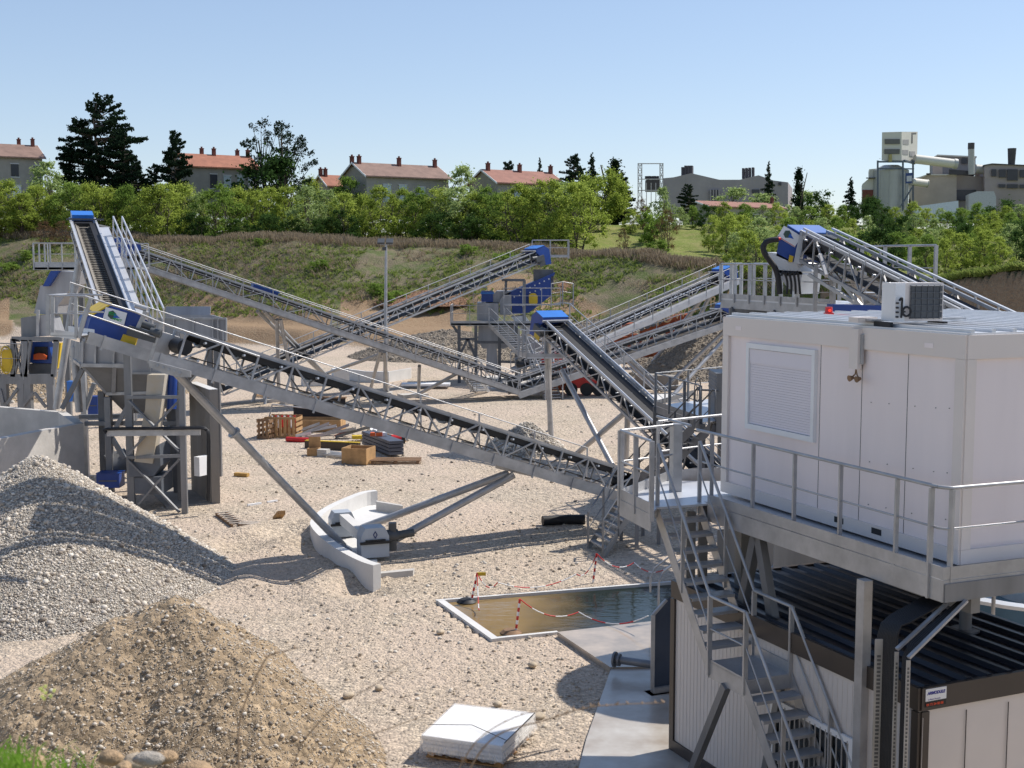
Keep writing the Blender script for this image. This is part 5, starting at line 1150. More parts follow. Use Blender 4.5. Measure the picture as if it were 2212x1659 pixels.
# concrete wall with cabinet
w0, w1 = gz(452, 843, 3.77), gz(408, 827, 3.77)
CWL = thing('concrete_pier', 'tall dark concrete pier wall with a white electrical box, right of the feed hopper tower', 'wall', (w0.x, w0.y, 0))
g = MB(); g.prism([(w0.x, w0.y, -.2), (w1.x, w1.y, -.2), (w1.x, w1.y, 3.77), (w0.x, w0.y, 3.77)], Vector((.27, .03, 0))); g.build('wall_slab', concb, CWL)
g = MB(); g.prism([w0 + UP * .003, w1 + UP * .003, w1 + Vector((.27, .03, .02)), w0 + Vector((.27, .03, .02))], UP * .02); g.build('sunlit_wall_top', concw, CWL)  # pale sheet paints in the sunlit top of the wall
g = MB(); c_ = z1(1755, 885, 40.7); g.box(c_, .5, .22, .62, 1.1); g.build('switch_box', whitep, CWL)
g = MB()
for k in (-1, 1): g.box(c_ + Vector((-.16, -.12, .18 * k)), .03, .03, .05)
each(g, 'latch', black, CWL)
HSLAB = [tuple(gz(x, y, 0)[:2]) for x, y in ((360, 1100), (470, 1086), (412, 1048), (300, 1040))]
g = MB(); g.slab(HSLAB, -.1, .06); kind(g.build('hopper_slab', concb), 'structure'); EXCL.append(HSLAB)
# ---- concrete enclosure
EN = thing('concrete_bunker', 'open concrete bunker with pale rim beside the gravel heap', 'concrete bunker', (-16, 42, 0))
zt = 2.6
c1_, c0_, c2_, c3_ = gz(180, 914, zt), gz(0, 948, zt), gz(143, 889, zt), gz(0, 877, zt)
c0_ = c1_ + (c0_ - c1_) * 3; c3_ = c2_ + (c3_ - c2_) * 3
def wallseg(a, b, th): g.prism([(a.x, a.y, -.3), (b.x, b.y, -.3), (b.x, b.y, zt), (a.x, a.y, zt)], th)
g = MB(); inw = Vector((-.25, .18, 0)); wallseg(c1_, c0_, inw); g.build('wall_slab', conc, EN)
g = MB(); wallseg(c2_, c1_, Vector((-.3, -.05, 0))); g.build('wall_slab', conc, EN)
g = MB(); wallseg(c3_, c2_, Vector((.02, -.3, 0))); g.build('wall_slab', conc, EN)

# ============================================================ heaps
def heap(name, label, c, R, H, seed, mt, pm_, dens, psz, aspect=1.0, asym=0, nosc=1.2, rough=.12, p=1.25, group=None, sharp=.2, rot=0, stuffn='pebbles', z0=0):
    root = thing(name, label, 'heap', (c[0], c[1], z0), group)
    n = 90; th = np.linspace(0, 2 * np.pi, n * 2 + 1); rr = np.linspace(0, 1, n) ** .9
    TH_, RR = np.meshgrid(th, rr, indexing='ij')
    ax = R * (1 + .08 * np.sin(TH_ + seed) + .05 * np.sin(3 * TH_ + seed * 2)) * (1 + asym * np.clip(-np.cos(TH_), 0, 1))
    lx = RR * ax * np.cos(TH_) * aspect; ly = RR * ax * np.sin(TH_)
    X = c[0] + lx * math.cos(rot) - ly * math.sin(rot); Y = c[1] + lx * math.sin(rot) + ly * math.cos(rot)
    def hh(X, Y, RR):
        t = np.clip(1 - np.sqrt(RR ** 2 + sharp ** 2 * .25) / math.sqrt(1 + sharp ** 2 * .25), 0, 1)
        return H * t * p / (1 + (p - 1) * t) + (fbm(X, Y, nosc, seed) * rough * 2 + fbm(X, Y, nosc * .25, seed + 9) * rough * .5) * np.clip(t * 6, 0, 1) - .03
    Z = hh(X, Y, RR)
    ob = grid_mesh('heap_body', X - c[0], Y - c[1], Z, mt); ob.parent = root
    area = math.pi * R * R * aspect; m_ = int(dens * area)
    r1 = np.sqrt(rng.uniform(0, 1.0, m_)); t1 = rng.uniform(0, 2 * np.pi, m_)
    ax1 = R * (1 + .08 * np.sin(t1 + seed) + .05 * np.sin(3 * t1 + seed * 2)) * (1 + asym * np.clip(-np.cos(t1), 0, 1))
    lx = r1 * ax1 * np.cos(t1) * aspect; ly = r1 * ax1 * np.sin(t1)
    X1 = c[0] + lx * math.cos(rot) - ly * math.sin(rot); Y1 = c[1] + lx * math.sin(rot) + ly * math.cos(rot)
    s = psz * (.55 + .5 * rng.pareto(2.6 if 'sand' in name else 3.5, m_).clip(0, 5))
    Z1 = hh(X1, Y1, r1) + s * .25
    pb = pebbles(stuffn, np.stack([X1 - c[0], Y1 - c[1], Z1], -1), s, pm_, root); pb['kind'] = 'stuff'
    return root
hm = pebbly('gravel_heap_fill', (.34, .31, .27), (.30, .28, .25), (.38, .34, .29), 13, .9)
sm_ = pebbly('sandy_fill', (.38, .285, .185), (.33, .25, .165), (.44, .335, .225), 9, .8)
dkm = pebbly('dark_aggregate', (.22, .185, .145), (.26, .22, .175), (.30, .245, .18), 5, .8)
dks = stone_mat('dark_pebble_mix', [(.14, .12, .10), (.30, .255, .20), (.22, .19, .155), (.38, .33, .27)])
apx1 = at(148, 992, 31); 
heap('gravel_heap', 'large heap of washed grey pebbles under the front conveyor head', (apx1.x - .85, 31.2), 4.7, 3.35, 3, hm, pmh, 1300, .030, 1.0, nosc=1.2, rough=.035, p=1.0, sharp=.12)
heap('sand_heap', 'brown heap of sandy soil mixed with cobbles in the near left foreground', (-5.35, 19.8), 3.15, 2.95, 8, sm_, pm, 1000, .016, 1.0, nosc=.8, rough=.21, p=1.1, sharp=.25, asym=.75)
heap('small_gravel_heap', 'small pale gravel heap behind the front conveyor, left of the black belt conveyor', tuple(gz(1140, 975, 0)[:2]), 1.9, 1.35, 5, hm, pmh, 160, .06, 1.0, nosc=1, rough=.08)
for i, (x, y, d, R, H, asp, l) in enumerate(((1545, 735, 88, 5.5, 3.5, 1.0, 'dark stone heap between the pipe legs just left of the white cabin'), (1425, 735, 106, 10, 3.9, 1.7, 'long grey brown aggregate heap behind the rusty machine'), (970, 745, 104, 6, 2.6, 1.5, 'grey brown aggregate heap behind the left of the screening tower'), (30, 720, 78, 8, 3.0, 1.3, 'brown rubble heap at the far left edge behind the crusher tower'))):
    p = at(x, 600, d); heap('aggregate_heap', l, (p.x, p.y), R, H, 11 + i, dkm if i != 3 else sm_, dks if i != 3 else pm, 60, .07, asp, nosc=3, rough=.25, group=None)
redm = pebbly('red_soil', (.30, .165, .095), (.26, .145, .085), (.36, .21, .125), 5, .8); reds = stone_mat('red_stone_mix', [(.20, .11, .065), (.32, .19, .115), (.38, .26, .17), (.27, .15, .09)])
for x, d, R, H, z0_, asp, l in ((965, 131, 5.2, 1.9, 3.4, 1.7, 'reddish rubble heap on the far bank behind the cross conveyor'), (1222, 130, 3.4, 2.3, 3.6, 1.2, 'reddish rubble heap on the far bank right of the blue screen')):
    p = at(x, 600, d); heap('red_rubble_heap', l, (p.x, p.y), R, H, x, redm, reds, 40, .08, asp, nosc=2, rough=.2, z0=z0_)


# rusted screening machine
RM = thing('rusty_machine', 'old rust orange mobile screening machine standing behind the right conveyors', 'screening machine', tuple(gz(1430, 800, 0)))
def zz4(zx, zy, d): return at((1660 + zx / 3.457) * .7856, (680 + zy / 3.457) * .7856, d)
dR = 93
for nm, pts, dd_, th_ in (('conveyor_frame', ((340, 800), (620, 690), (640, 720), (360, 850)), 0, .3), ('feed_box', ((630, 690), (700, 645), (820, 635), (830, 690), (700, 710), (640, 730)), .5, 1.6), ('hopper_side', ((150, 800), (220, 730), (310, 720), (310, 800), (250, 830)), 1, 1.8), ('lower_frame', ((0, 880), (330, 830), (340, 880), (0, 960)), .2, 1.6), ('tail_frame', ((450, 1010), (640, 880), (900, 830), (1000, 800), (990, 830), (700, 930), (500, 1040)), -.5, .5), ('undercarriage', ((230, 1000), (470, 980), (480, 1040), (300, 1050)), 0, 1.6)):
    g = MB(); g.prism([zz4(*p, dR + dd_) for p in pts], Vector((0, th_, 0))); g.build(nm, rust, RM)
g = MB()
for a_, b_ in (((340, 830), (340, 1000)), ((460, 780), (450, 1020)), ((560, 720), (640, 900)), ((700, 700), (560, 960)), ((700, 880), (620, 1030)), ((250, 830), (250, 1030)), ((120, 880), (120, 1010))): g.beam(zz4(*a_, dR + .3), zz4(*b_, dR + .3), .3, .3, up=Vector((0, 1, 0)))
g.build('struts', rust, RM)
for k in range(5): g = MB(); a_ = zz4(360 + k * 55, 770 - k * 20, dR - .1); g.tube(a_, a_ + Vector((0, .9, 0)), .2, 8); g.build('roller', steeld, RM)
text_mesh('lettering', 'POWERTRAC', 1.0, mat('worn_lettering', (.6, .4, .2)), RM, zz4(500, 752, dR - .3), (zz4(610, 712, dR) - zz4(500, 752, dR)), UP, .01, .01)
# small red machine by the belts
g = MB(); q = zz4(-370, 1080 , 76) ; q = at(1262, 822, 75)
RD = thing('red_telehandler', 'small red machine partly hidden behind the black belt conveyor', 'machine', (q.x, q.y, 0))
g.box((q.x, q.y, .75), 1.5, 1.2, .6); g.box((q.x + .3, q.y, 1.2), .7, 1.0, .4); g.build('body', redp, RD)
for k in (-.8, .1, .8): g = MB(); g.tube((q.x + k, q.y - .7, .38), (q.x + k, q.y - .4, .38), .38, 14); g.build('wheel', black, RD)
g = MB(); q2 = at(1205, 808, 76); g.box((q2.x, q2.y, 1.0), 1.1, 1, 1.6); g.build('engine_box', rust, RD)
g = MB(); q2 = at(1214, 765, 77)
for k in range(4): g.box((q2.x - 1 + k * .8, q2.y, q2.z - .4 + k * .25), .5, .5, .35)
g.build('hydraulic_arm', redp, RD)
# ============================================================ pool and slabs
water = bpy.data.materials.new('muddy_water'); water.use_nodes = True; n_ = water.node_tree.nodes; l_ = water.node_tree.links; p_ = n_['Principled BSDF']
p_.inputs['Roughness'].default_value = .04; p_.inputs['IOR'].default_value = 1.33
tc_ = n_.new('ShaderNodeTexCoord'); no_ = n_.new('ShaderNodeTexNoise'); no_.inputs['Scale'].default_value = 2.6; no_.inputs['Detail'].default_value = 4
mp_ = n_.new('ShaderNodeMapping'); mp_.inputs['Scale'].default_value = (.8, 2.2, 1); l_.new(tc_.outputs['Object'], mp_.inputs[0]); l_.new(mp_.outputs[0], no_.inputs['Vector'])
bm_ = n_.new('ShaderNodeBump'); bm_.inputs['Strength'].default_value = .22; bm_.inputs['Distance'].default_value = .05; l_.new(no_.outputs['Fac'], bm_.inputs['Height']); l_.new(bm_.outputs[0], p_.inputs['Normal'])
sx_ = n_.new('ShaderNodeSeparateXYZ'); l_.new(tc_.outputs['Object'], sx_.inputs[0]); mr_ = n_.new('ShaderNodeMapRange'); mr_.inputs[1].default_value = .2; mr_.inputs[2].default_value = 2.6; l_.new(sx_.outputs[0], mr_.inputs[0])
n2_ = n_.new('ShaderNodeTexNoise'); n2_.inputs['Scale'].default_value = .8; l_.new(tc_.outputs['Object'], n2_.inputs['Vector']); ad_ = n_.new('ShaderNodeMath'); ad_.operation = 'MULTIPLY_ADD'; ad_.inputs[1].default_value = .6; l_.new(n2_.outputs['Fac'], ad_.inputs[0]); l_.new(mr_.outputs[0], ad_.inputs[2])
cr_ = n_.new('ShaderNodeValToRGB'); cr_.color_ramp.elements[0].color = (.25, .17, .075, 1); cr_.color_ramp.elements[0].position = .3; cr_.color_ramp.elements[1].color = (.012, .018, .012, 1); cr_.color_ramp.elements[1].position = 1.0  # dark end puts shade and dark reflections on the right into the water colour
l_.new(ad_.outputs[0], cr_.inputs[0]); l_.new(cr_.outputs[0], p_.inputs['Base Color'])
PO = [gz(x, y, -.02) for x, y in ((950, 1299), (1066, 1380), (1205, 1366), (1440, 1338), (1560, 1330), (1560, 1250), (1442, 1259))]
g = MB(); g.quad(*PO); kind(g.build('water', water), 'structure')
PF_ = thing('basin_kerb', 'thin pale concrete kerb around the muddy water basin', 'concrete kerb', tuple(gz(941, 1295, 0)))
g = MB()
def kerb(a, b, w_, z0=-.5, z1=.09, sd=1):
    a = Vector(a); b = Vector(b); u = (b - a).normalized(); s_ = Vector((-u.y, u.x, 0)) * w_ * sd; g.prism([(a.x, a.y, z0), (b.x, b.y, z0), (b.x + s_.x, b.y + s_.y, z0), (a.x + s_.x, a.y + s_.y, z0)], UP * (z1 - z0))
kerb(gz(941, 1295, .05), gz(1560, 1246, .05), .09, z1=.05, sd=-1); kerb(gz(945, 1297, .05), gz(1062, 1380, .05), .17, z1=.045); kerb(gz(1060, 1379, .05), gz(1206, 1364, .05), .10, z1=.04); g.build('kerb', concw, PF_)
wet = mat('wet_concrete', (.30, .27, .23), .14, 0, .2, .9, col2=(.50, .41, .32))
def slab_at(name, pts, z0, z1, m):
    g = MB(); P_ = [gz(x, y, z1) for x, y in pts]; g.slab(P_, z0, z1); o = g.build(name, m); kind(o, 'structure'); EXCL.append([tuple(p[:2]) for p in P_]); return o
slab_at('wet_slab', ((1204, 1365), (1440, 1338), (1640, 1320), (1640, 1440), (1407, 1440), (1318, 1441)), -.4, .1, wet)
slab_at('concrete_slab', ((1322, 1438), (1640, 1438), (1640, 1700), (1240, 1700), (1266, 1598)), -.3, .06, mat('puddled_slab', (.56, .54, .50), .3, 0, .06, .9, col2=(.30, .25, .20)))
# ---- barrier poles with chain
def pole(x, y, xt, yt, label, base=None):
    b = gz(x, y, 0); t = at(xt, yt, b.y - .02); r_ = thing('barrier_pole', label, 'barrier pole', tuple(b), 'red and white barrier poles')
    n = 8
    for k in range(n):
        g = MB(); g.tube(b.lerp(t, k / n), b.lerp(t, (k + 1) / n), .026, 8); g.build('red_band' if k % 2 else 'white_band', redp if k % 2 else whitep, r_)
    if base: g = MB(); g.tube(b + Vector((-.1, 0, 0)), b + Vector((-.1, 0, .06)), .24, 10, .16); g.build('foot', base, r_)
    return t
t1 = pole(1018, 1299, 1031, 1238, 'leaning red and white pole with yellow tag at the far left corner of the basin', black)
t2 = pole(1114, 1366, 1123, 1294, 'red and white pole standing in the near side of the muddy water', woodd)
t3 = pole(1281, 1258, 1289, 1196, 'red and white pole in the shade behind the basin')
g = MB(); g.box(t1 + Vector((.1, 0, -.02)), .2, .03, .08); tag(g.build('yellow_tag', yellow), 'small yellow tag tied to the top of the leaning barrier pole', 'tag')
def chain(pts, label, m=redp):
    o = []
    for a, b in zip(pts[:-1], pts[1:]):
        for i in range(10): t = i / 10; o.append(a.lerp(b, t) - UP * .22 * 4 * t * (1 - t))
    o.append(pts[-1]); r_ = thing('barrier_chain', label, 'chain', tuple(pts[0]), 'red and white barrier chains')
    for q in range(2):
        g = MB()
        for i in range(0, len(o) - 1):
            if (i // 2) % 2 == q: g.tube(o[i], o[i + 1], .013, 5)
        g.build('chain_links', (m, whitep)[q], r_)
chain([t1, at(1075, 1258, t1.y + .3), gz(1245, 1240, .3), t3], 'red and white chain sagging from the leaning pole to the pole in the shade')
chain([t3, gz(1370, 1215, .35), gz(1450, 1220, .6)], 'red and white chain running from the shaded pole to the stairs')
chain([t2, gz(1250, 1322, .25), gz(1400, 1330, .5)], 'red and white chain hanging over the water from the pole in the basin')
chain([t1, gz(1035, 1318, .12)], 'short red chain hanging straight down by the leaning pole')
g = MB(); g.path(smoothpts([gz(x, y, .16) for x, y in ((1172, 1125), (1190, 1124), (1225, 1122), (1264, 1122))], 3), .15, 12); tag(g.build('black_pipe', black), 'thick black plastic pipe lying on the ground left of the short stairs', 'pipe')
# ============================================================ vegetation
def leafmat(name, c1, c2, c3, tr=.35):
    m = bpy.data.materials.new(name); m.use_nodes = True; n = m.node_tree.nodes; l = m.node_tree.links; n.clear()
    out = n.new('ShaderNodeOutputMaterial'); mx = n.new('ShaderNodeMixShader'); df = n.new('ShaderNodeBsdfDiffuse'); tl_ = n.new('ShaderNodeBsdfTranslucent')
    ge = n.new('ShaderNodeNewGeometry'); oi = n.new('ShaderNodeObjectInfo'); cr = n.new('ShaderNodeValToRGB'); cr.color_ramp.elements.new(.5)
    for i, c in enumerate((c1, c2, c3)): cr.color_ramp.elements[i].color = (*c, 1); cr.color_ramp.elements[i].position = (0.0, .5, 1.0)[i]
    ad = n.new('ShaderNodeMath'); ad.operation = 'MULTIPLY_ADD'; ad.inputs[1].default_value = .6; l.new(ge.outputs['Random Per Island'], ad.inputs[0])
    a2 = n.new('ShaderNodeMath'); a2.operation = 'MULTIPLY'; a2.inputs[1].default_value = .4; l.new(oi.outputs['Random'], a2.inputs[0]); l.new(a2.outputs[0], ad.inputs[2])
    l.new(ad.outputs[0], cr.inputs[0]); l.new(cr.outputs[0], df.inputs[0]); l.new(cr.outputs[0], tl_.inputs[0]); mx.inputs[0].default_value = tr
    l.new(df.outputs[0], mx.inputs[1]); l.new(tl_.outputs[0], mx.inputs[2]); l.new(mx.outputs[0], out.inputs[0]); return m
LM = {'spring': leafmat('spring_leaves', (.19, .25, .045), (.33, .41, .08), (.48, .55, .13), .55),
      'mid': leafmat('mid_leaves', (.11, .18, .04), (.20, .30, .06), (.31, .41, .10), .5),
      'pale': leafmat('pale_leaves', (.22, .30, .10), (.33, .42, .16), (.44, .52, .22), .5),
      'dark': leafmat('dark_leaves', (.03, .06, .02), (.06, .11, .03), (.10, .17, .045)),
      'pine': leafmat('pine_needles', (.010, .020, .013), (.020, .036, .020), (.034, .055, .026), .12),
      'brown': leafmat('bare_twigs', (.10, .065, .04), (.16, .10, .06), (.20, .12, .05), .2)}
bark = mat('bark', (.09, .07, .055), .9, 0, .3, 4)
def quads_mesh(name, C, A, B, m):
    n = len(C); co = np.empty((n, 4, 3), np.float32); co[:, 0] = C - A - B; co[:, 1] = C + A - B; co[:, 2] = C + A + B; co[:, 3] = C - A + B
    me = bpy.data.meshes.new(name); me.vertices.add(4 * n); me.vertices.foreach_set('co', co.ravel())
    me.loops.add(4 * n); me.loops.foreach_set('vertex_index', np.arange(4 * n, dtype=np.int32)); me.polygons.add(n)
    me.polygons.foreach_set('loop_start', np.arange(n, dtype=np.int32) * 4); me.polygons.foreach_set('loop_total', np.full(n, 4, np.int32)); me.update(calc_edges=True); me.materials.append(m); return me
def unit(n, r): v = r.normal(size=(n, 3)); return v / np.linalg.norm(v, axis=1, keepdims=True)
def conifer(r, H, R, kind_, n, ls):
    nb = {'cedar': 110, 'fir': 90, 'scots': 46}[kind_]; z0 = {'cedar': .14, 'fir': .06, 'scots': .34}[kind_]; br = []
    for i in range(nb):
        z = z0 + (1 - z0) * (i + r.uniform(0, 1)) / nb; q = (z - z0) / (1 - z0)
        if kind_ == 'cedar': env = (1 - q) ** .40 * (.8 if q < .12 else 1.0) * (.86 + .16 * math.sin(q * 13)) + .04
        elif kind_ == 'fir': env = (1 - q) ** .95 + .03
        else: env = .55 + .45 * math.sin(q * 2.6 + .3)
        a = r.uniform(0, 6.28); L_ = R * env * r.uniform(.55, 1.12); rise = {'cedar': .10, 'fir': -.12, 'scots': .28}[kind_] * L_ + (.25 * H * .1 if q > .85 else 0)
        br.append((a, z * H, L_, rise))
    br = np.array(br); wts = br[:, 2] ** 1.1; idx = r.choice(nb, n, p=wts / wts.sum()); a, z, L_, rise = br[idx].T
    t = {'cedar': r.uniform(.2, 1, n) ** .7, 'fir': r.uniform(.1, 1, n), 'scots': 1 - r.uniform(0, 1, n) ** 1.6 * .5}[kind_]
    lat = {'cedar': .20, 'fir': .16, 'scots': .24}[kind_] * L_ * (1.15 - t) + .10; la = r.normal(0, 1, n) * lat; ve = r.normal(0, 1, n) * (.10 if kind_ != 'scots' else .16) * (H / 14) + .05
    C = np.stack([np.cos(a) * L_ * t - np.sin(a) * la, np.sin(a) * L_ * t + np.cos(a) * la, z + rise * t ** 1.4 + ve], -1)
    A = unit(n, r); T_ = unit(n, r); T_[:, 2] *= .4; B = np.cross(A, T_); B /= np.linalg.norm(B, axis=1, keepdims=True) + 1e-6; s = ls * r.uniform(.5, 1.3, n)[:, None]
    cl = np.stack([np.cos(br[:, 0]) * br[:, 2] * .8, np.sin(br[:, 0]) * br[:, 2] * .8, br[:, 1] + br[:, 3] * .7, br[:, 2], br[:, 2]], -1); return C, A * s, B * s * .6, cl
def crown(r, H, R, kind_, n, ls):
    if kind_ in ('cedar', 'fir', 'scots'): return conifer(r, H, R, kind_, n, ls)
    seed_ = r.uniform(0, 6)
    """leaf cards in clumps, plus limb list. z from 0 (ground) to H"""
    cl = []
    if kind_ == 'broad':
        k = 80
        for i in range(k):
            a = r.uniform(0, 6.28); z = r.uniform(.08, 1.0); env = math.sin(min(1, (1 - z) * 1.25 + .12) * 1.57) * (.55 + .45 * min(1, z * 2.2)); rad = R * env * math.sqrt(r.uniform(.15, 1)); cl.append((math.cos(a) * rad, math.sin(a) * rad, z * H * .93, R * r.uniform(.12, .26), .75))
    elif kind_ == 'round':
        for i in range(60):
            v = unit(1, r)[0]; rad = r.uniform(.6, 1) ; cl.append((v[0] * R * rad * .85, v[1] * R * rad * .85, H * .56 + v[2] * H * .38 * rad, R * .24, .9))
    elif kind_ == 'cedar':
        for i in range(150):
            z = r.uniform(.12, .98) ; env = (1 - max(0, z - .25) / .75) ** .55 * .95 + .10; env *= .82 + .25 * math.sin(z * 17 + seed_); a = r.uniform(0, 6.28); rad = R * env * math.sqrt(r.uniform(.05, 1)); cl.append((math.cos(a) * rad, math.sin(a) * rad, z * H - rad * .06 + r.normal() * .1, R * r.uniform(.10, .20), .45))
    elif kind_ == 'scots':
        for i in range(64):
            z = r.uniform(.25, .98); a = r.uniform(0, 6.28); rad = R * r.uniform(.15, 1) * (1.15 - .5 * z) * (.8 + .3 * math.sin(z * 19 + seed_)); cl.append((math.cos(a) * rad, math.sin(a) * rad, z * H, R * r.uniform(.08, .17), .5))
    elif kind_ == 'cypress':
        for i in range(40):
            z = r.uniform(.05, .97); env = min(1, z * 5) * (1 - z) ** .45; a = r.uniform(0, 6.28); rad = R * env * r.uniform(0, .8); cl.append((math.cos(a) * rad, math.sin(a) * rad, z * H, R * .35 * (.5 + env * .6), 2.0))
    elif kind_ == 'fir':
        for i in range(90):
            z = r.uniform(.08, .98); env = (1 - z) ** .9 + .05; a = r.uniform(0, 6.28); rad = R * env * r.uniform(.2, 1); cl.append((math.cos(a) * rad, math.sin(a) * rad, z * H, R * .2 * (.6 + env * .6), .4))
    elif kind_ == 'bush':
        for i in range(26):
            a = r.uniform(0, 6.28); z = r.uniform(.08, .95); rad = R * math.sqrt(max(0, 1 - (z - .3) ** 2 * 1.6)) * r.uniform(.2, 1); cl.append((math.cos(a) * rad, math.sin(a) * rad, z * H, R * r.uniform(.2, .32), .8))
    cl = np.array(cl); idx = r.integers(0, len(cl), n); off = unit(n, r) * np.abs(r.normal(0, .62, n))[:, None]
    C = cl[idx, :3] + off * cl[idx, 3:4] * np.stack([np.ones(n), np.ones(n), cl[idx, 4]], -1)
    C[:, 2] = np.maximum(C[:, 2], .1); A = unit(n, r); T_ = unit(n, r); B = np.cross(A, T_); B /= np.linalg.norm(B, axis=1, keepdims=True) + 1e-6
    s = ls * r.uniform(.5, 1.3, n)[:, None]; return C, A * s, B * s * .7, cl
TREES = {}
def make_tree_meshes(key, H, R, kd, n, ls, lm, seed, bare=False, stems=1):
    r = np.random.default_rng(seed); C, A, B, cl = crown(r, H, R, kd, n, ls)
    if bare: B = B * .15; A = A * 1.8
    me = quads_mesh('crown_' + key, C, A, B, lm)
    g = MB(); th = .022 * H * (1 if stems == 1 else .7)
    for s in range(stems):
        bx, by = (0, 0) if stems == 1 else (r.normal() * R * .12, r.normal() * R * .12); lean = r.normal(size=2) * .05 * H * (1 if stems == 1 else 2.2)
        hz_ = H * (.9 if kd in ('cedar', 'fir', 'scots', 'cypress') else .62); tops = Vector((bx + lean[0], by + lean[1], hz_))
        pts = [Vector((bx, by, -.5)).lerp(tops, t) + Vector((r.normal(), r.normal(), 0)) * .012 * H * (t > 0) for t in (0, .3, .6, 1)]
        g.path(pts, [th, th * .8, th * .55, th * .25], 6)
        for j in range(0, len(cl), max(1, stems)):
            if r.uniform() > .6: continue
            c = Vector(cl[j][:3]); t = min(.95, max(.12, c.z / hz_ * (.98 if kd in ('cedar', 'fir') else .62))); o = pts[0].lerp(pts[-1], t)
            g.path([o, o.lerp(c, .5) + Vector((0, 0, (-.02 if kd == 'cedar' else -.05) * H * .5)), c], [th * .3, th * .2, th * .07], 4)
    tm = g.build('trunk', bark); tmesh = tm.data; bpy.data.objects.remove(tm)
    TREES[key] = (tmesh, me, H)
def place_tree(key, name, label, cat, x, ybase, d, H, group=None, wx=1.0, zb=None):
    p = at(x, 500, d); z = float(ground_z(np.array([p.x]), np.array([p.y]))[0]) if zb is None else zb
    root = bpy.data.objects.new(name, None); COL.objects.link(root); root.location = (p.x, p.y, z - .1); root.empty_display_size = .3
    sc_ = H / TREES[key][2]; root.scale = (sc_ * wx, sc_ * wx, sc_); root.rotation_euler = (0, 0, random.uniform(0, 6.28)); tag(root, label, cat, group)
    for nm, me in (('trunk', TREES[key][0]), ('crown', TREES[key][1])):
        o = bpy.data.objects.new(nm, me); COL.objects.link(o); o.parent = root
    return root
for i in range(4):
    make_tree_meshes('sp%d' % i, 7, 3.1, 'broad', 12500, .066, LM['spring'], 10 + i, stems=3)
    make_tree_meshes('md%d' % i, 7, 3.2, 'broad', 12500, .066, LM['mid'], 20 + i, stems=3)
for i in range(2):
    make_tree_meshes('pa%d' % i, 7, 3.0, 'broad', 6000, .08, LM['pale'], 30 + i, stems=2)
    make_tree_meshes('dk%d' % i, 5, 3.0, 'bush', 6500, .085, LM['dark'], 40 + i, stems=2)
    make_tree_meshes('fir%d' % i, 12, 3.4, 'fir', 9000, .10, LM['pine'], 70 + i)
    make_tree_meshes('ced%d' % i, 14, 5.4, 'cedar', 26000, .105, LM['pine'], 50 + i)
    make_tree_meshes('sco%d' % i, 14, 3.6, 'scots', 3600, .10, LM['pine'], 60 + i)
    make_tree_meshes('bare%d' % i, 5, 2.2, 'broad', 1500, .13, LM['brown'], 80 + i, bare=True, stems=4)
make_tree_meshes('cyp', 9, 1.3, 'cypress', 5200, .11, LM['pine'], 90)
make_tree_meshes('rnd', 9, 4.2, 'round', 20000, .09, LM['spring'], 91)
make_tree_meshes('bush', 3, 2.0, 'bush', 3200, .09, LM['mid'], 92, stems=2)
LMK = [(40, 'leftmost brown roof'), (220, 'tall cedar group'), (385, 'smaller dark cedar'), (485, 'orange roofed house'), (603, 'sparse tall pines'), (705, 'small gabled house'), (855, 'long brown roof'), (1000, 'pale airy tree'), (1120, 'pinkish roofed house'), (1300, 'big round tree'), (1405, 'white frame tower'), (1580, 'factory shed'), (1720, 'narrow cypress'), (1930, 'silo tower'), (2097, 'pale chimney'), (2185, 'dark chimney')]
ORD = ['', 'second ', 'third ', 'fourth ', 'fifth ', 'sixth ', 'seventh ', 'eighth ']
used_l = {}
def lab(desc, x, row):
    lx, ln = min(LMK, key=lambda q: abs(q[0] - x)); side = 'just left of' if x < lx - 12 else ('just right of' if x > lx + 12 else 'directly below')
    base = desc + ', ' + row + ', ' + side + ' the ' + ln; k = used_l.get(base, 0); used_l[base] = k + 1
    return base if k == 0 else desc + ', ' + row + ', ' + ORD[min(k, 7)] + side.replace('just ', '').replace('directly ', '') + ' the ' + ln
# left and centre belt
rt_ = random.Random(5)
xs = -70
while xs < 1250:
    d = 160 + rt_.uniform(-3, 4); ytop = 396 + rt_.uniform(-20, 20)
    if 130 < xs < 360: ytop = 392 + rt_.uniform(-6, 10)
    zt_ = at(xs, ytop, d).z; p = at(xs, 500, d); zg_ = float(ground_z(np.array([p.x]), np.array([p.y]))[0]); H = max(4.5, zt_ - zg_)
    kd = rt_.choice(['sp', 'sp', 'sp', 'sp', 'md', 'md', 'pa']); pale = kd == 'sp'
    place_tree(kd + str(rt_.randrange(2 if kd == 'pa' else 4)), 'broadleaf_tree', lab('bright spring green tree' if pale else ('pale green airy tree' if kd == 'pa' else 'mid green leafy tree'), xs, 'belt front row'), 'tree', xs, 0, d, H, 'leafy trees of the belt along the far bank', rt_.uniform(.95, 1.2)); xs += rt_.uniform(31, 44)
xs = -60
while xs < 1290:
    d = 168 + rt_.uniform(-2, 4); ytop = 404 + rt_.uniform(-8, 18); zt_ = at(xs, ytop, d).z
    place_tree(rt_.choice(['md', 'sp', 'md']) + str(rt_.randrange(4)), 'broadleaf_tree', lab('shaded leafy tree', xs, 'belt back row'), 'tree', xs, 0, d, max(4.5, zt_ - 11.3), 'leafy trees of the belt along the far bank', 1.1); xs += rt_.uniform(52, 70)
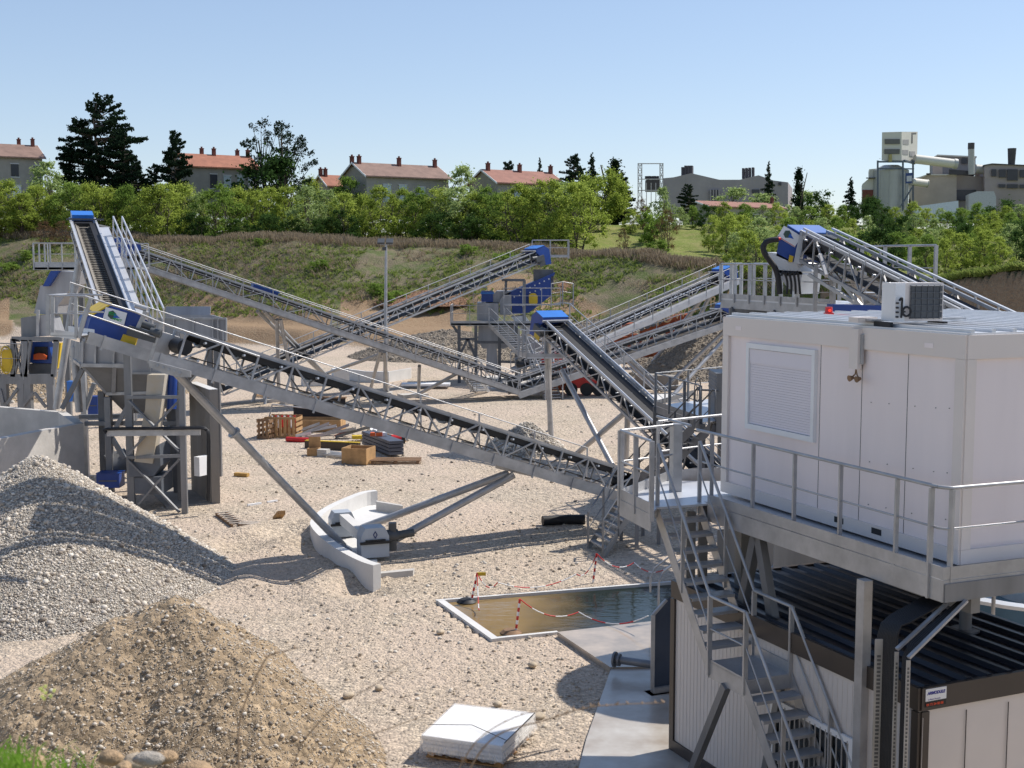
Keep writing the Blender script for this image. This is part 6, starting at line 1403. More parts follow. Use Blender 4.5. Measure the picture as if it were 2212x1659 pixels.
for k, xs in enumerate((520, 575, 640, 700, 745, 1015, 1080, 940, 420, 1150)):
    place_tree('dk%d' % (k % 2), 'dark_bush', lab('dark green undergrowth bush', xs, 'foot of the belt'), 'bush', xs, 0, 155.5 + rt_.uniform(-1, 1), rt_.uniform(2.6, 4.2), 'dark bushes at the foot of the tree belt', 1.1)
for x, d, H in ((1250, 148, 8.2), (1180, 150, 8.4), (1118, 151, 7.8)): place_tree('sp%d' % (int(x) % 4), 'broadleaf_tree', lab('taller spreading spring green tree', x, 'bank edge'), 'tree', x, 0, d, H, 'leafy trees of the belt along the far bank', 1.1)
place_tree('bare0', 'bare_shrub', 'rusty brown half bare shrub at the far left under the green trees', 'shrub', 95, 0, 152, 3.4, None, 1.3); place_tree('bare1', 'bare_shrub', 'second rusty brown shrub at the far left, close beside the first', 'shrub', 135, 0, 153, 3.0, None, 1.2)
# individual trees
def tall(key, nm, label, x, ytop, d, wx=1.0, cat='tree', group=None):
    p = at(x, ytop, d); zg_ = float(ground_z(np.array([p.x]), np.array([p.y]))[0]); place_tree(key, nm, label, cat, x, 0, d, p.z - zg_ + .1, group, wx)
tall('ced0', 'cedar_tree', 'tallest dark cedar of the big group on the left skyline', 232, 212, 182, 1.05); tall('ced1', 'cedar_tree', 'broad dark cedar forming the left half of the big group', 180, 262, 184, 1.0); tall('ced0', 'cedar_tree', 'dark cedar forming the right shoulder of the big group', 262, 288, 180, .9)
tall('ced1', 'cedar_tree', 'low dark cedar at the right foot of the big group', 300, 352, 178, .9)
tall('ced0', 'cedar_tree', 'smaller dark cedar in front of the first red roofed house', 383, 290, 172, .72); tall('ced1', 'cedar_tree', 'low flat dark pine between the cedars', 335, 362, 178, .9)
tall('sco0', 'pine_tree', 'sparse leaning pine, left of the tall pine pair', 583, 280, 176, 1.0); tall('sco1', 'pine_tree', 'tallest sparse pine of the pair by the first red roofed house', 628, 276, 175, .95); tall('dk1', 'dark_bush', 'ivy dark bush at the foot of the sparse pines', 600, 335, 174, .9, 'bush')
tall('pa0', 'pale_tree', 'pale airy tree between the brown and the red roofed houses', 1000, 352, 176, 1.0); tall('pa1', 'broadleaf_tree', 'bright green tree hiding the corner of the leftmost house', 105, 338, 168, .9)
tall('md1', 'broadleaf_tree', 'mid green tree hiding the left end of the long brown roofed house', 750, 378, 172, 1.0); tall('sp2', 'broadleaf_tree', 'small green tree just left of the small red gabled house', 668, 378, 178, .9)
tall('ced1', 'pine_tree', 'dark flat topped pine behind the red roofed house', 1100, 352, 205, .8); tall('fir0', 'fir_tree', 'small dark pointed fir behind the red roofed house', 1165, 345, 205, .8)
tall('ced0', 'cedar_tree', 'dark layered cedar left of the big round green tree', 1240, 338, 182, .95); tall('fir1', 'fir_tree', 'dark pointed fir rising behind the big round green tree', 1277, 333, 190, 1.1); tall('cyp', 'cypress_tree', 'dark thick cypress right behind the big round green tree', 1328, 342, 188, 1.5); tall('ced1', 'cedar_tree', 'dark cedar in the shade right of the big round green tree', 1345, 385, 186, .9)
tall('rnd', 'round_tree', 'big round yellow green tree on the meadow edge', 1300, 358, 172, 1.0)
tall('cyp', 'cypress_tree', 'single narrow dark cypress left of the silo tower', 1722, 360, 210, .95); tall('fir0', 'fir_tree', 'thin bluish fir in front of the long factory shed', 1658, 352, 250, .8); tall('fir1', 'fir_tree', 'dark small pine left of the silo tower', 1835, 385, 225, 1.2)
tall('ced0', 'cedar_tree', 'dark flat pine in front of the left half of the factory shed', 1485, 400, 200, .95); tall('dk0', 'dark_bush', 'dark glossy round tree right of the narrow cypress', 1768, 412, 190, 1.0, 'tree')
tall('dk1', 'dark_bush', 'dark pine mass just left of the silo foot', 1885, 425, 190, 1.0, 'tree'); tall('fir0', 'fir_tree', 'small dark fir at the right foot of the silo', 1963, 430, 180, 1.0); tall('dk0', 'dark_bush', 'dark pines in front of the right factory building', 2160, 430, 190, 1.3, 'tree')
for k, x in enumerate((1590, 1700 - 55, 1740)): tall('pa%d' % (k % 2), 'pale_tree', ('pale yellow tree in front of the factory shed, left one', 'pale yellow tree in front of the factory shed, right one', 'pale tree just behind the narrow cypress')[k], x, (402, 412, 410)[k], 230, 1.6)
# right belt on the slope: rows going up
rt_ = random.Random(9)
for row, (d, yt, x0, x1, st, nm_) in enumerate(((103, 520, 1835, 2330, 44, 'row above the red cliff'), (122, 500, 1590, 2360, 40, 'slope middle row'), (146, 474, 1540, 2380, 42, 'slope upper row'), (172, 448, 1365, 2380, 44, 'slope top row'))):
    xs = x0
    while xs < x1:
        dd_ = d + rt_.uniform(-5, 5); p = at(xs, yt + rt_.uniform(-18, 14), dd_); zg_ = float(ground_z(np.array([p.x]), np.array([p.y]))[0]); H = max(3.2, p.z - zg_)
        kd = rt_.choice(['sp', 'md', 'md', 'sp', 'pa', 'dk']); key = kd + str(rt_.randrange(4 if kd in ('sp', 'md') else 2))
        desc = {'sp': 'bright spring green tree', 'md': 'mid green leafy tree', 'pa': 'pale green airy tree', 'dk': 'dark green round bush'}[kd]
        place_tree(key, 'broadleaf_tree' if kd != 'dk' else 'dark_bush', lab(desc, xs, nm_), 'tree' if kd != 'dk' else 'bush', xs, 0, dd_, H, 'trees and bushes of the right slope', rt_.uniform(.9, 1.2)); xs += rt_.uniform(st * .62, st * 1.0)
for x, d, H, key, l in ((1410, 158, 4.0, 'bush', 'small dense green bush standing alone on the meadow'), (1345, 150, 3.0, 'bare1', 'small bare shrub on the left of the meadow'), (1440, 152, 5.2, 'bare0', 'brown bare shrub right of the lone meadow bush'), (1385, 172, 4.5, 'bare1', 'brown bare tree above the lone meadow bush'), (1430, 168, 6.0, 'pa0', 'pale green tree above the brown bare shrub on the meadow')):
    place_tree(key, 'shrub', l, 'shrub', x, 0, d, H, None, .8)
# low green bushes on the bank
for k, (x, d) in enumerate(((840, 128), (815, 130), (860, 129), (1090, 136), (560, 146), (20, 148), (60, 150), (1420, 150), (1010, 140), (1760, 98), (690, 137))):
    pt = at(x, 600, d); z = float(ground_z(np.array([pt.x]), np.array([pt.y]))[0])
    place_tree('bush', 'low_bush', lab('low green bramble bush', x, 'on the bank'), 'bush', x, 0, d, rt_.uniform(.9, 1.5), 'low bushes on the bank', 1.6, z - .15)
# grass tufts
def tufts(name, label, n, fn, h, wdt, m, seed, lean=.35, blades=6):
    r = np.random.default_rng(seed); X, Y = fn(r, n); Z = ground_z(X, Y); k = len(X)
    X = np.repeat(X, blades) + r.normal(0, h * .25, k * blades); Y = np.repeat(Y, blades) + r.normal(0, h * .25, k * blades); Z = np.repeat(Z, blades)
    N = len(X); hh = h * r.uniform(.5, 1.2, N); dx = r.normal(0, lean, N) * hh; dy = r.normal(0, lean, N) * hh
    C = np.stack([X + dx / 2, Y + dy / 2, Z + hh / 2 - .05], -1); B = np.stack([dx / 2, dy / 2, hh / 2], -1); a = r.uniform(0, 3.14, N); A = np.stack([np.cos(a) * wdt, np.sin(a) * wdt, np.zeros(N)], -1) * .5
    me = quads_mesh(name, C, A, B, m); o = bpy.data.objects.new(name, me); COL.objects.link(o); kind(o, 'stuff', label)
def bankpts(lo, hi, xlo, xhi, thr=-.1, sd=60):
    def f(r, n):
        xv = r.uniform(xlo, xhi, n); t = r.uniform(lo, hi, n); dt = np.interp(xv, XV, DT); dc = np.interp(xv, XV, DC); Y = dt + (dc - dt) * t; X = (xv - 1106) / FV * Y
        k = fbm(X, Y, 5, sd) * 2 > thr + r.uniform(-.2, .2, n); return X[k], Y[k]
    return f
dry = leafmat('dry_grass', (.20, .155, .105), (.31, .25, .175), (.42, .35, .26), .35); grn = leafmat('bank_grass', (.11, .16, .035), (.19, .25, .06), (.30, .33, .11), .4)
tufts('dry_grass', 'pale dry grass along the top edge of the far bank', 5200, bankpts(.9, 1.12, -300, 1560, -.6), .75, .05, dry, 1, .3)
tufts('dry_grass', 'dry brown grass over the slope of the far bank', 7500, bankpts(.2, .98, -300, 1860, .0, 61), .45, .05, dry, 2, .7)
tufts('green_weeds', 'green weeds growing over the slope of the far bank', 11000, bankpts(.16, 1.0, -300, 1860, -.12, 62), .32, .08, grn, 3, .8)
tufts('cliff_grass', 'tufts of green grass hanging over the edge of the red cliff', 2200, bankpts(.93, 1.2, 1780, 2500, -.6), .4, .06, grn, 4, .6)

# ============================================================ houses on the plateau
plaster = mat('grey_render', (.36, .325, .28), .9, 0, .12, .6); roofr = mat('red_roof_tiles', (.31, .125, .075), .8, 0, .2, .9, .4, 12); roofb = mat('brown_roof_tiles', (.22, .14, .11), .8, 0, .22, .8, .4, 12); roofp = mat('pink_roof_tiles', (.28, .13, .095), .8, 0, .18, .9, .4, 12); brick = mat('chimney_brick', (.16, .05, .035), .8, 0, .2, 2)
shutb = mat('pale_shutter', (.50, .56, .56), .6, 0, .05, 1); dglass = mat('dark_window', (.03, .03, .04), .3, 0, .2, 1)
U = Vector((.83, .555, 0)).normalized(); Q = Vector((.555, -.83, 0)).normalized()
def house(label, xl, yl, xr, yr, d, half, drop, wallh, roofm, chims, wins, gable_left=True, lower=None):
    r1 = at(xl, yl, d); u2 = U
    rr = ray(xr, yr); # choose length so that the right end meets xr
    k = rr.x; Ln = (k * r1.y - r1.x) / (u2.x - k * u2.y); r2 = r1 + u2 * Ln; ze = r1.z - drop; zgr = ze - wallh
    h = thing('house', label, 'house', (r1.x, r1.y, zgr))
    g = MB(); c = (r1 + r2) / 2; hw = half * .88; i1, i2 = r1 + u2 * .35, r2 - u2 * .35
    e = [i1 + Q * hw, i2 + Q * hw, i2 - Q * hw, i1 - Q * hw]; zr = ze + drop * .12
    lo = [Vector((p.x, p.y, zgr)) for p in e]; hi = [Vector((p.x, p.y, zr)) for p in e]; tp1, tp2 = i1 - UP * .12, i2 - UP * .12
    g.add(lo + hi + [tp1, tp2], [(0, 1, 5, 4), (2, 3, 7, 6), (1, 2, 6, 9, 5), (3, 0, 4, 8, 7), (3, 2, 1, 0)]); g.build('wall', plaster, h)
    g = MB()
    for s in (1, -1):
        a, b = r1, r2; c1, c2 = r2 + Q * half * s - UP * drop, r1 + Q * half * s - UP * drop; nn = UP * .18
        g.prism([a, b, c1, c2], nn * -1)
    rf_ = g.build('roof', roofm, h)
    g = MB()
    for s in (1, -1): g.prism([r1 - u2 * .02, r1 + Q * half * s - UP * drop - u2 * .02, r1 + Q * half * s - UP * (drop + .25) - u2 * .02, r1 - UP * .25 - u2 * .02], u2 * -.06); g.prism([r2 + u2 * .02, r2 + Q * half * s - UP * drop + u2 * .02, r2 + Q * half * s - UP * (drop + .25) + u2 * .02, r2 - UP * .25 + u2 * .02], u2 * .06)
    g.build('barge_board', whitep, h)
    for t, s in chims:
        g = MB(); p = r1.lerp(r2, t) + Q * s; g.box(p + UP * .1, .42, .55, 1.3, .6); g.box(p + UP * .78, .52, .65, .1, .6); g.tube(p + UP * .8, p + UP * 1.05, .14, 8); g.build('chimney', brick, rf_)
    for (t, z0, w_, hh_, mt) in wins:
        p = i1.lerp(i2, t) + Q * (hw + .03); g = MB(); g.prism([p + UP * (zgr + z0 - p.z) - u2 * w_ / 2, p + UP * (zgr + z0 - p.z) + u2 * w_ / 2, p + UP * (zgr + z0 + hh_ - p.z) + u2 * w_ / 2, p + UP * (zgr + z0 + hh_ - p.z) - u2 * w_ / 2], Q * .06); wo = g.build('window', mt, h)
        g = MB()
        for (a0, a1, b0, b1) in ((-w_ / 2 - .1, w_ / 2 + .1, -.12, 0), (-w_ / 2 - .1, w_ / 2 + .1, hh_, hh_ + .12)): g.prism([p + UP * (zgr + z0 + b0 - p.z) + u2 * a0, p + UP * (zgr + z0 + b0 - p.z) + u2 * a1, p + UP * (zgr + z0 + b1 - p.z) + u2 * a1, p + UP * (zgr + z0 + b1 - p.z) + u2 * a0], Q * .09)
        g.build('window_trim', concw, wo)
    return h
house('two storey grey house with brown tiled roof at the left edge of the picture', -90, 306, 81, 313, 176, 4.3, 2.0, 6.3, roofb, [(.93, .3), (.78, -1)], [(.62, 3.6, 1.0, 1.7, dglass), (.93, 3.5, .9, 1.7, dglass), (.64, .8, 1.1, 1.6, whitep), (.90, .8, .9, 1.8, dglass)])
house('grey house with bright orange red roof and two chimneys behind the smaller cedar', 378, 330, 541, 339, 178, 4.2, 2.0, 6.0, roofr, [(.50, .2), (.36, -.4), (.95, .4), (.85, -.8)], [(.36, 3.1, 1.0, 1.9, dglass), (.55, 2.9, 1.1, 2.0, shutb), (.74, 3.0, 1.0, 2.0, shutb), (.90, 3.0, 1.1, 1.9, whitep)])
house('long grey house with brown tiled roof, three chimneys and pale shutters', 760, 350, 945, 359, 175, 4.1, 2.0, 5.5, roofb, [(.07, .3), (.52, .5), (.95, .4), (.02, -.5)], [(.24, 2.1, 1.2, 2.3, shutb), (.43, 2.2, 1.2, 2.2, shutb), (.66, 2.2, 1.1, 2.0, shutb)])
house('grey house with pinkish red roof and three chimneys right of the pale airy tree', 1039, 365, 1190, 379, 178, 4.1, 2.0, 5.5, roofp, [(.08, .3), (.52, .4), (.97, .4)], [(.66, 2.6, 2.0, 1.6, mat('teal_shutter', (.12, .22, .2))), (.3, 2.4, 1.1, 1.8, shutb)])
house('small low house with orange red roof and white gable boards', 688, 377, 752, 381, 186, 2.8, 1.7, 4.0, roofr, [(.05, .2), (.2, .3)], [(.5, 1.6, 1.0, 1.2, dglass)])
house('low red roofed shed at the foot of the long factory', 1500, 433, 1668, 440, 210, 3.6, 1.0, 3.0, roofp, [(.98, .3)], [(.3, .6, 1.2, 1.2, dglass), (.6, .6, 1.2, 1.2, dglass)])
# ============================================================ factory
fw = mat('factory_grey', (.32, .285, .30), .9, 0, .14, .12); fb = mat('factory_beige', (.42, .36, .30), .9, 0, .14, .15); fwh = mat('factory_cream', (.58, .56, .50), .6, 0, .06, .2); fdk = mat('factory_dark', (.06, .055, .06), .7, 0, .2, .3); silom = mat('silo_steel', (.40, .40, .375), .55, .2, .16, .2, streak=True)
def zf(zx, zy, d): return at((1680 + zx / 1.947) * .7856, (300 + zy / 1.947) * .7856, d)
def fpr(root, name, pts, d, th, m, bot=None):
    g = MB(); g.prism([zf(*p, d) for p in pts], Vector((.25, .97, 0)) * th); return g.build(name, m, root)
FA = thing('factory_shed', 'long grey factory shed with wavy double gable roof and dark chimney groups', 'factory', tuple(zf(600, 480, 330)[:2]) + (10,))
fpr(FA, 'wall', [(280, 370), (335, 365), (430, 343), (580, 378), (690, 378), (790, 354), (870, 382), (948, 392), (948, 560), (280, 560)], 330, 30, fw)
for x0 in (376, 392, 408, 423): fpr(FA, 'chimney', [(x0, 302 if x0 > 390 else 310), (x0 + 13, 302 if x0 > 390 else 310), (x0 + 13, 365), (x0, 365)], 334, 2.5, fdk)
for x0 in (701, 718, 735, 753): fpr(FA, 'chimney', [(x0, 316 - (x0 - 700) * .08), (x0 + 13, 316 - (x0 - 700) * .08), (x0 + 13, 372), (x0, 372)], 334, 2.5, fdk)
g = MB(); g.prism([zf(*p, 329.6) for p in ((533, 432), (578, 432), (578, 492), (533, 492))], Vector((0, .5, 0))); w_ = g.build('window', dglass, FA)
g = MB()
for k in range(4): g.beam(zf(533 + k * 15, 432, 329.4), zf(533 + k * 15, 492, 329.4), .35, .3, up=Vector((0, 1, 0)))
g.build('window_bars', fw, w_)
for x0, x1, y0, y1 in ((755, 795, 430, 450), (897, 912, 392, 408)): fpr(FA, 'window', [(x0, y0), (x1, y0), (x1, y1), (x0, y1)], 329.7, .4, dglass)
FT = thing('frame_tower', 'open white steel frame tower with several floors left of the factory shed', 'steel tower', tuple(zf(210, 480, 300)[:2]) + (10,))
g = MB(); dF = 300
for x in (145, 165, 190, 215, 240, 262, 278):
    if x in (190, 215, 240): g.beam(zf(x, 395, dF), zf(x, 520, dF), .16, .16, up=Vector((0, 1, 0)))
    else: g.beam(zf(x, 292, dF), zf(x, 520, dF), .2, .2, up=Vector((0, 1, 0)))
    g.beam(zf(x, 292 if x in (145, 165, 262, 278) else 380, dF + 7), zf(x, 520, dF + 7), .16, .16, up=Vector((0, 1, 0)))
for y in (292, 300, 330, 355, 375, 400, 435): 
    if y in (292, 375, 435): g.beam(zf(143, y, dF), zf(281, y, dF), .2, .2)
    else: g.beam(zf(143, y, dF), zf(168, y, dF), .15, .15); g.beam(zf(260, y, dF), zf(281, y, dF), .15, .15)
for y0, y1 in ((292, 330), (330, 375), (375, 435), (435, 480)):
    for a_, b_ in ((145, 165), (262, 278)): g.beam(zf(a_, y0, dF), zf(b_, y1, dF), .12, .12); g.beam(zf(b_, y0, dF), zf(a_, y1, dF), .12, .12)
g.build('steel_frame', mat('pinkish_white_steel', (.50, .46, .47), .6, 0, .08, 1), FT)
g = MB()
for k in range(8): g.box(zf(188 + k * 9, 366 + (k % 3) * 3, dF + 3), .5, .8, .6 + (k % 3) * .3)
g.prism([zf(*p, dF + 2) for p in ((190, 378), (262, 378), (262, 440), (190, 440))], Vector((0, 3, 0))); g.build('machinery', fdk, FT)
SI = thing('silo_tower', 'round cream silo with square louvred head house and attached banner', 'silo', tuple(zf(1520, 520, 320)[:2]) + (10,))
d0 = 322; sa, sb_ = zf(1423, 560, d0), zf(1612, 560, d0); cx_ = (sa + sb_) / 2; R_ = (sb_ - sa).x / 2; zt_ = zf(1500, 322, d0).z; cc = Vector((cx_.x, cx_.y + R_, 0))
g = MB(); g.tube(cc + UP * 8, cc + UP * zt_, R_, 32); g.tube(cc + UP * zt_, cc + UP * (zt_ + 1.3), R_, 32, R_ * .45); sw = g.build('silo_shell', silom, SI)
g = MB()
for k in range(5): z = zt_ - .2 - k * 1.6; g.tube(cc + UP * z, cc + UP * (z + .12), R_ + .05, 32)
for k in range(12): a = k / 12 * 6.28 + .2; g.beam(cc + Vector((math.cos(a), math.sin(a), 0)) * (R_ + .1) + UP * 8, cc + Vector((math.cos(a), math.sin(a), 0)) * (R_ + .03) + UP * zt_, .1, .08, up=Vector((0, 1, 0)))
g.build('shell_rib', silom, sw)
hf = [zf(*p, d0 - .5) for p in ((1451, 124), (1556, 121), (1556, 275), (1449, 275))]
g = MB(); g.add([hf[0], hf[1], hf[2], hf[3]] + [zf(1642, 121, d0 + 6), zf(1638, 292, d0 + 6), zf(1530, 121, d0 + 5.5), zf(1530, 275, d0 + 5.5)], [(0, 1, 2, 3), (1, 4, 5, 2), (0, 6, 4, 1), (0, 3, 7, 6), (6, 7, 5, 4), (3, 2, 5, 7)]); hh_ = g.build('head_house', fwh, SI)
def side(t): return hf[1].lerp(zf(1642, 121, d0 + 6), t)
for (x0, x1, y0, y1) in ((1466, 1547, 160, 187), (1464, 1546, 214, 240)): fpr(SI, 'louvre', [(x0, y0), (x1, y0), (x1, y1), (x0, y1)], d0 - .75, .2, mat('louvre_grey', (.13, .125, .12)))
def sidequad(t0, t1, y0, y1, m, nm):
    g = MB(); x0 = 1556 + (1642 - 1556) * t0; x1 = 1556 + (1642 - 1556) * t1; g.prism([zf(x0, y0, d0 - .6 + 6.5 * t0), zf(x1, y0, d0 - .6 + 6.5 * t1), zf(x1, y1, d0 - .6 + 6.5 * t1), zf(x0, y1, d0 - .6 + 6.5 * t0)], Vector((-.2, .1, 0))); g.build(nm, m, SI)
for a in ((.08, .45, 163, 190), (.06, .42, 218, 244), (.5, .85, 226, 252)): sidequad(*a, mat('louvre_light', (.30, .29, .28)), 'louvre')
sidequad(.62, .70, 130, 182, mat('louvre_grey', (.13, .125, .12)), 'hoist_slot'); sidequad(.62, .92, 126, 134, mat('louvre_grey', (.13, .125, .12)), 'hoist_beam')
g = MB()
for x, dd_ in ((1428, -.6), (1563, -.6), (1617, 3)): g.beam(zf(x, 275, d0 + dd_), zf(x, 545, d0 + dd_), .38, .38, up=Vector((0, 1, 0)))
g.beam(zf(1424, 282, d0 - .6), zf(1570, 282, d0 - .6), .4, .4); g.beam(zf(1570, 275, d0 - .6), zf(1625, 292, d0 + 4), .5, .4); g.beam(zf(1424, 318, d0 - .6), zf(1622, 320, d0 + .5), .3, .3); g.beam(zf(1612, 420, d0 - .5), zf(1545, 530, d0 - 1), .3, .3)
g.build('support_frame', mat('blue_grey_frame', (.10, .12, .15), .6), SI)
g = MB(); g.prism([zf(*p, d0 - 1) for p in ((1579, 343), (1615, 340), (1613, 395), (1578, 398))], Vector((0, .3, 0))); bn = g.build('banner', mat('banner_navy', (.03, .06, .18)), SI)
g = MB(); g.prism([zf(*p, d0 - 1.1) for p in ((1583, 358), (1611, 356), (1610, 386), (1583, 388))], Vector((0, .05, 0))); g.build('banner_picture', mat('banner_pale', (.5, .5, .52)), bn)
g = MB(); g.tube(zf(1440, 265, d0 - 2), zf(1440, 265, d0 - 1.9), .1); g.box(zf(1495, 262, d0 - 1), .7, .6, 1.8); g.build('small_cyclone', mat('dull_yellow', (.35, .30, .12)), SI)
FL = thing('silo_annex', 'small cream annex with brick red base left of the silo', 'building', tuple(zf(1380, 480, 322)[:2]) + (10,))
fpr(FL, 'wall', [(1382, 322), (1425, 318), (1425, 560), (1345, 560), (1345, 402), (1382, 370)], 326, 10, fwh); fpr(FL, 'brick_base', [(1345, 432), (1424, 432), (1424, 560), (1345, 560)], 325.7, .3, brick); fpr(FL, 'pipe_rack', [(1366, 366), (1430, 366), (1430, 371), (1366, 371)], 325, 1, fdk)
PI_ = thing('conveyor_tube', 'thick cream conveyor tube from the silo head house down to the factory roof', 'tube', tuple(zf(1640, 270, 325)[:2]) + (20,))
g = MB(); g.tube(zf(1625, 267, 325), zf(1835, 292, 326), 1.15, 20); g.build('tube', fwh, PI_); g = MB(); g.tube(zf(1835, 292, 326), zf(1852, 294, 326), 1.3, 20); g.build('tube_end', silom, PI_)
P2 = thing('lower_tube', 'short cream tube entering the beige factory beside the silo foot', 'tube', tuple(zf(1650, 395, 325)[:2]) + (12,))
g = MB(); g.tube(zf(1605, 388, 325), zf(1690, 398, 328), .95, 18); g.build('tube', fwh, P2); g = MB(); g.tube(zf(1688, 398, 328), zf(1697, 399, 328), 1.05, 18); g.build('tube_end', silom, P2)
FM = thing('main_factory', 'beige and grey main factory building with stepped roofs right of the silo', 'factory', tuple(zf(1850, 500, 340)[:2]) + (10,))
fpr(FM, 'front_block', [(1615, 372), (1695, 352), (1850, 352), (1850, 600), (1615, 600)], 335, 20, fb); fpr(FM, 'grey_block', [(1850, 352), (2030, 365), (2030, 600), (1850, 600)], 337, 20, mat('factory_brown', (.29, .255, .24), .9, 0, .12, .1))
fpr(FM, 'upper_block', [(1722, 262), (1745, 246), (1952, 256), (1952, 352), (1722, 352)], 345, 12, mat('factory_upper', (.25, .24, .24), .8, 0, .2, .1)); fpr(FM, 'upper_roof', [(1730, 254), (1748, 243), (1958, 252), (1958, 260), (1748, 250)], 344.6, 13, fwh); fpr(FM, 'pale_side', [(1722, 264), (1775, 280), (1775, 352), (1722, 352)], 344.5, .5, fb)
fpr(FM, 'roof_rim', [(1615, 376), (1695, 348), (1850, 348), (1850, 354), (1695, 355), (1616, 383)], 334.6, .6, fwh); fpr(FM, 'vent', [(1690, 343), (1712, 343), (1712, 352), (1690, 352)], 334, 2, fdk)
fpr(FM, 'window', [(1850, 432), (1955, 432), (1955, 490), (1850, 490)], 336.6, .5, dglass); fpr(FM, 'machinery', [(1810, 322), (1915, 330), (1915, 352), (1810, 350)], 334, 2, fdk)
for x in (1878, 1912): fpr(FM, 'window', [(x, 262), (x + 26, 262), (x + 26, 292), (x, 292)], 344.4, .4, dglass)
fpr(FM, 'arched_shed', [(1915, 455), (1960, 440), (2050, 440), (2062, 470), (2062, 600), (1915, 600)], 320, 8, mat('shed_pale', (.42, .43, .46), .6)); fpr(FM, 'low_white_roof', [(1625, 522), (1860, 490), (1862, 600), (1625, 600)], 300, 8, mat('pale_blue_wall', (.55, .60, .70), .5))
CHI = thing('factory_chimney', 'slim pale factory chimney standing between the stepped roofs', 'chimney', tuple(zf(1930, 345, 335)[:2]) + (20,))
p0_, p1_ = zf(1929, 350, 333), zf(1929, 183, 333); g = MB(); g.tube(p0_, p1_, .8, 18); g.build('shaft', silom, CHI); g = MB(); g.tube(p1_ - UP * 1.5, p1_ + UP * .1, .84, 18); g.build('soot_band', fdk, CHI)
CH2 = thing('factory_chimney', 'dark tapering factory chimney on the rightmost building', 'chimney', tuple(zf(2146, 300, 335)[:2]) + (25,))
g = MB(); g.tube(zf(2144, 300, 334), zf(2147, 210, 334), .85, 18, 1.1); g.build('shaft', fdk, CH2)
FR = thing('factory_hall', 'brown grey factory hall with large dark windows at the right edge', 'factory', tuple(zf(2120, 480, 335)[:2]) + (10,))
fpr(FR, 'wall', [(2000, 300), (2040, 293), (2330, 306), (2330, 600), (2000, 600)], 333, 25, mat('factory_brown2', (.32, .275, .265), .9, 0, .14, .1)); fpr(FR, 'roof_edge', [(1996, 298), (2040, 290), (2330, 303), (2330, 308), (2040, 296), (1996, 304)], 332.6, 26, fdk)
for (x0, x1, y0, y1) in ((2038, 2064, 322, 360), (2078, 2114, 322, 366), (2122, 2178, 322, 382), (2190, 2230, 325, 366), (2076, 2112, 402, 420), (2122, 2178, 402, 424), (2190, 2230, 404, 424)): fpr(FR, 'window', [(x0, y0), (x1, y0), (x1, y1), (x0, y1)], 332.5, .4, dglass)
g = MB(); g.tube(zf(1950, 320, 336), zf(2005, 325, 336), 1.2, 16); tag(g.build('roof_duct', silom), 'cream round duct joining the pale chimney block to the right hall', 'duct')
# ============================================================ lamp post
LP = thing('lamp_post', 'tall galvanised floodlight mast between the crossing conveyors', 'lamp post', tuple(gz(832, 854, 0)))
b_ = gz(832, 854, 0); t_ = at(834, 528, b_.y)
g = MB(); g.tube(b_, t_, .13, 12, .07); g.build('mast', galv, LP)
g = MB(); g.box(b_ + UP * .1, .8, .8, .2); g.build('footing', conc, LP)
g = MB(); g.beam(t_ + Vector((-.35, 0, 0)), t_ + Vector((.35, 0, 0)), .06, .06); g.build('cross_arm', galv, LP)
for s in (-.28, .22): g = MB(); g.obox(t_ + Vector((s, -.1, .18)), Vector((.2, 0, 0)), Vector((0, .18, .12)), Vector((0, -.03, .05))); g.build('floodlight', graypl, LP)
g = MB(); g.box(t_ + Vector((-.1, 0, -.25)), .22, .15, .2); g.build('sensor_box', graypl, LP)
# ============================================================ materials lying about
def zd(zx, zy, z=0.0): return gz((700 + zx / 4.608) * .7856, (1100 + zy / 4.608) * .7856, z)
rr_ = random.Random(2)
def crate_pallet(c, label, w_, d_, h_, rz, stand=False, m=wood, name='wooden_crate', cat='crate', slats=7):
    r_ = lthing(name, label, cat, c, None, rz)
    for sx in (-1, 1):
        g = MB()
        for k in range(slats): g.box(((k + .5) / slats * w_ - w_ / 2, sx * d_ / 2, h_ / 2), w_ / slats * .55, .03, h_)
        for z in (.06, h_ - .06): g.box((0, sx * (d_ / 2 + .02), z), w_, .02, .1)
        g.build('slatted_side', m, r_)
    for sy in (-1, 1):
        g = MB()
        for k in range(4): g.box((sy * w_ / 2, 0, (k + .5) / 4 * h_), .03, d_, h_ / 4 * .6)
        g.build('slatted_end', m, r_)
    g = MB(); g.box((0, 0, .05), w_ * .96, d_ * .94, .04); g.build('floor', woodd, r_)
    return r_
c = zd(370, 460); crate_pallet(c, 'open slatted wooden crate with red and white bottles at the left of the scrap pile', 1.45, 1.0, .95, -.12)
for k in range(8):
    g = MB(); q = c + Vector((-.5 + k * .14, -.1 + .2 * (k % 2), 0)); g.tube(q + UP * .4, q + UP * .95, .045, 8); tag(g.build('bottle', redp if k % 2 else whitep), 'thin %s bottle standing in the slatted crate' % ('red' if k % 2 else 'white'), 'bottle', 'bottles in the slatted crate')
c = zd(190, 470); crate_pallet(c, 'lower slatted crate leaning against the left end of the bottle crate', .6, 1.2, .9, -.3, slats=3, m=woodd)
g = MB(); q = zd(120, 470); g.tube(q, q + Vector((.4, 0, 1.5)), .03, 6); g.tube(q + Vector((.4, 0, 1.5)), q + Vector((2.0, .4, 1.25)), .03, 6); tag(g.build('steel_rail_frame', galv), 'thin steel rail frame standing over the left crates', 'rail')
def obox_thing(name, label, cat, c, sx, sy, sz, rz, parts, group=None):
    r_ = lthing(name, label, cat, c, group, rz)
    for nm, (x, y, z, a, b2, d2), m in parts: g = MB(); g.box((x, y, z), a, b2, d2); g.build(nm, m, r_)
    return r_
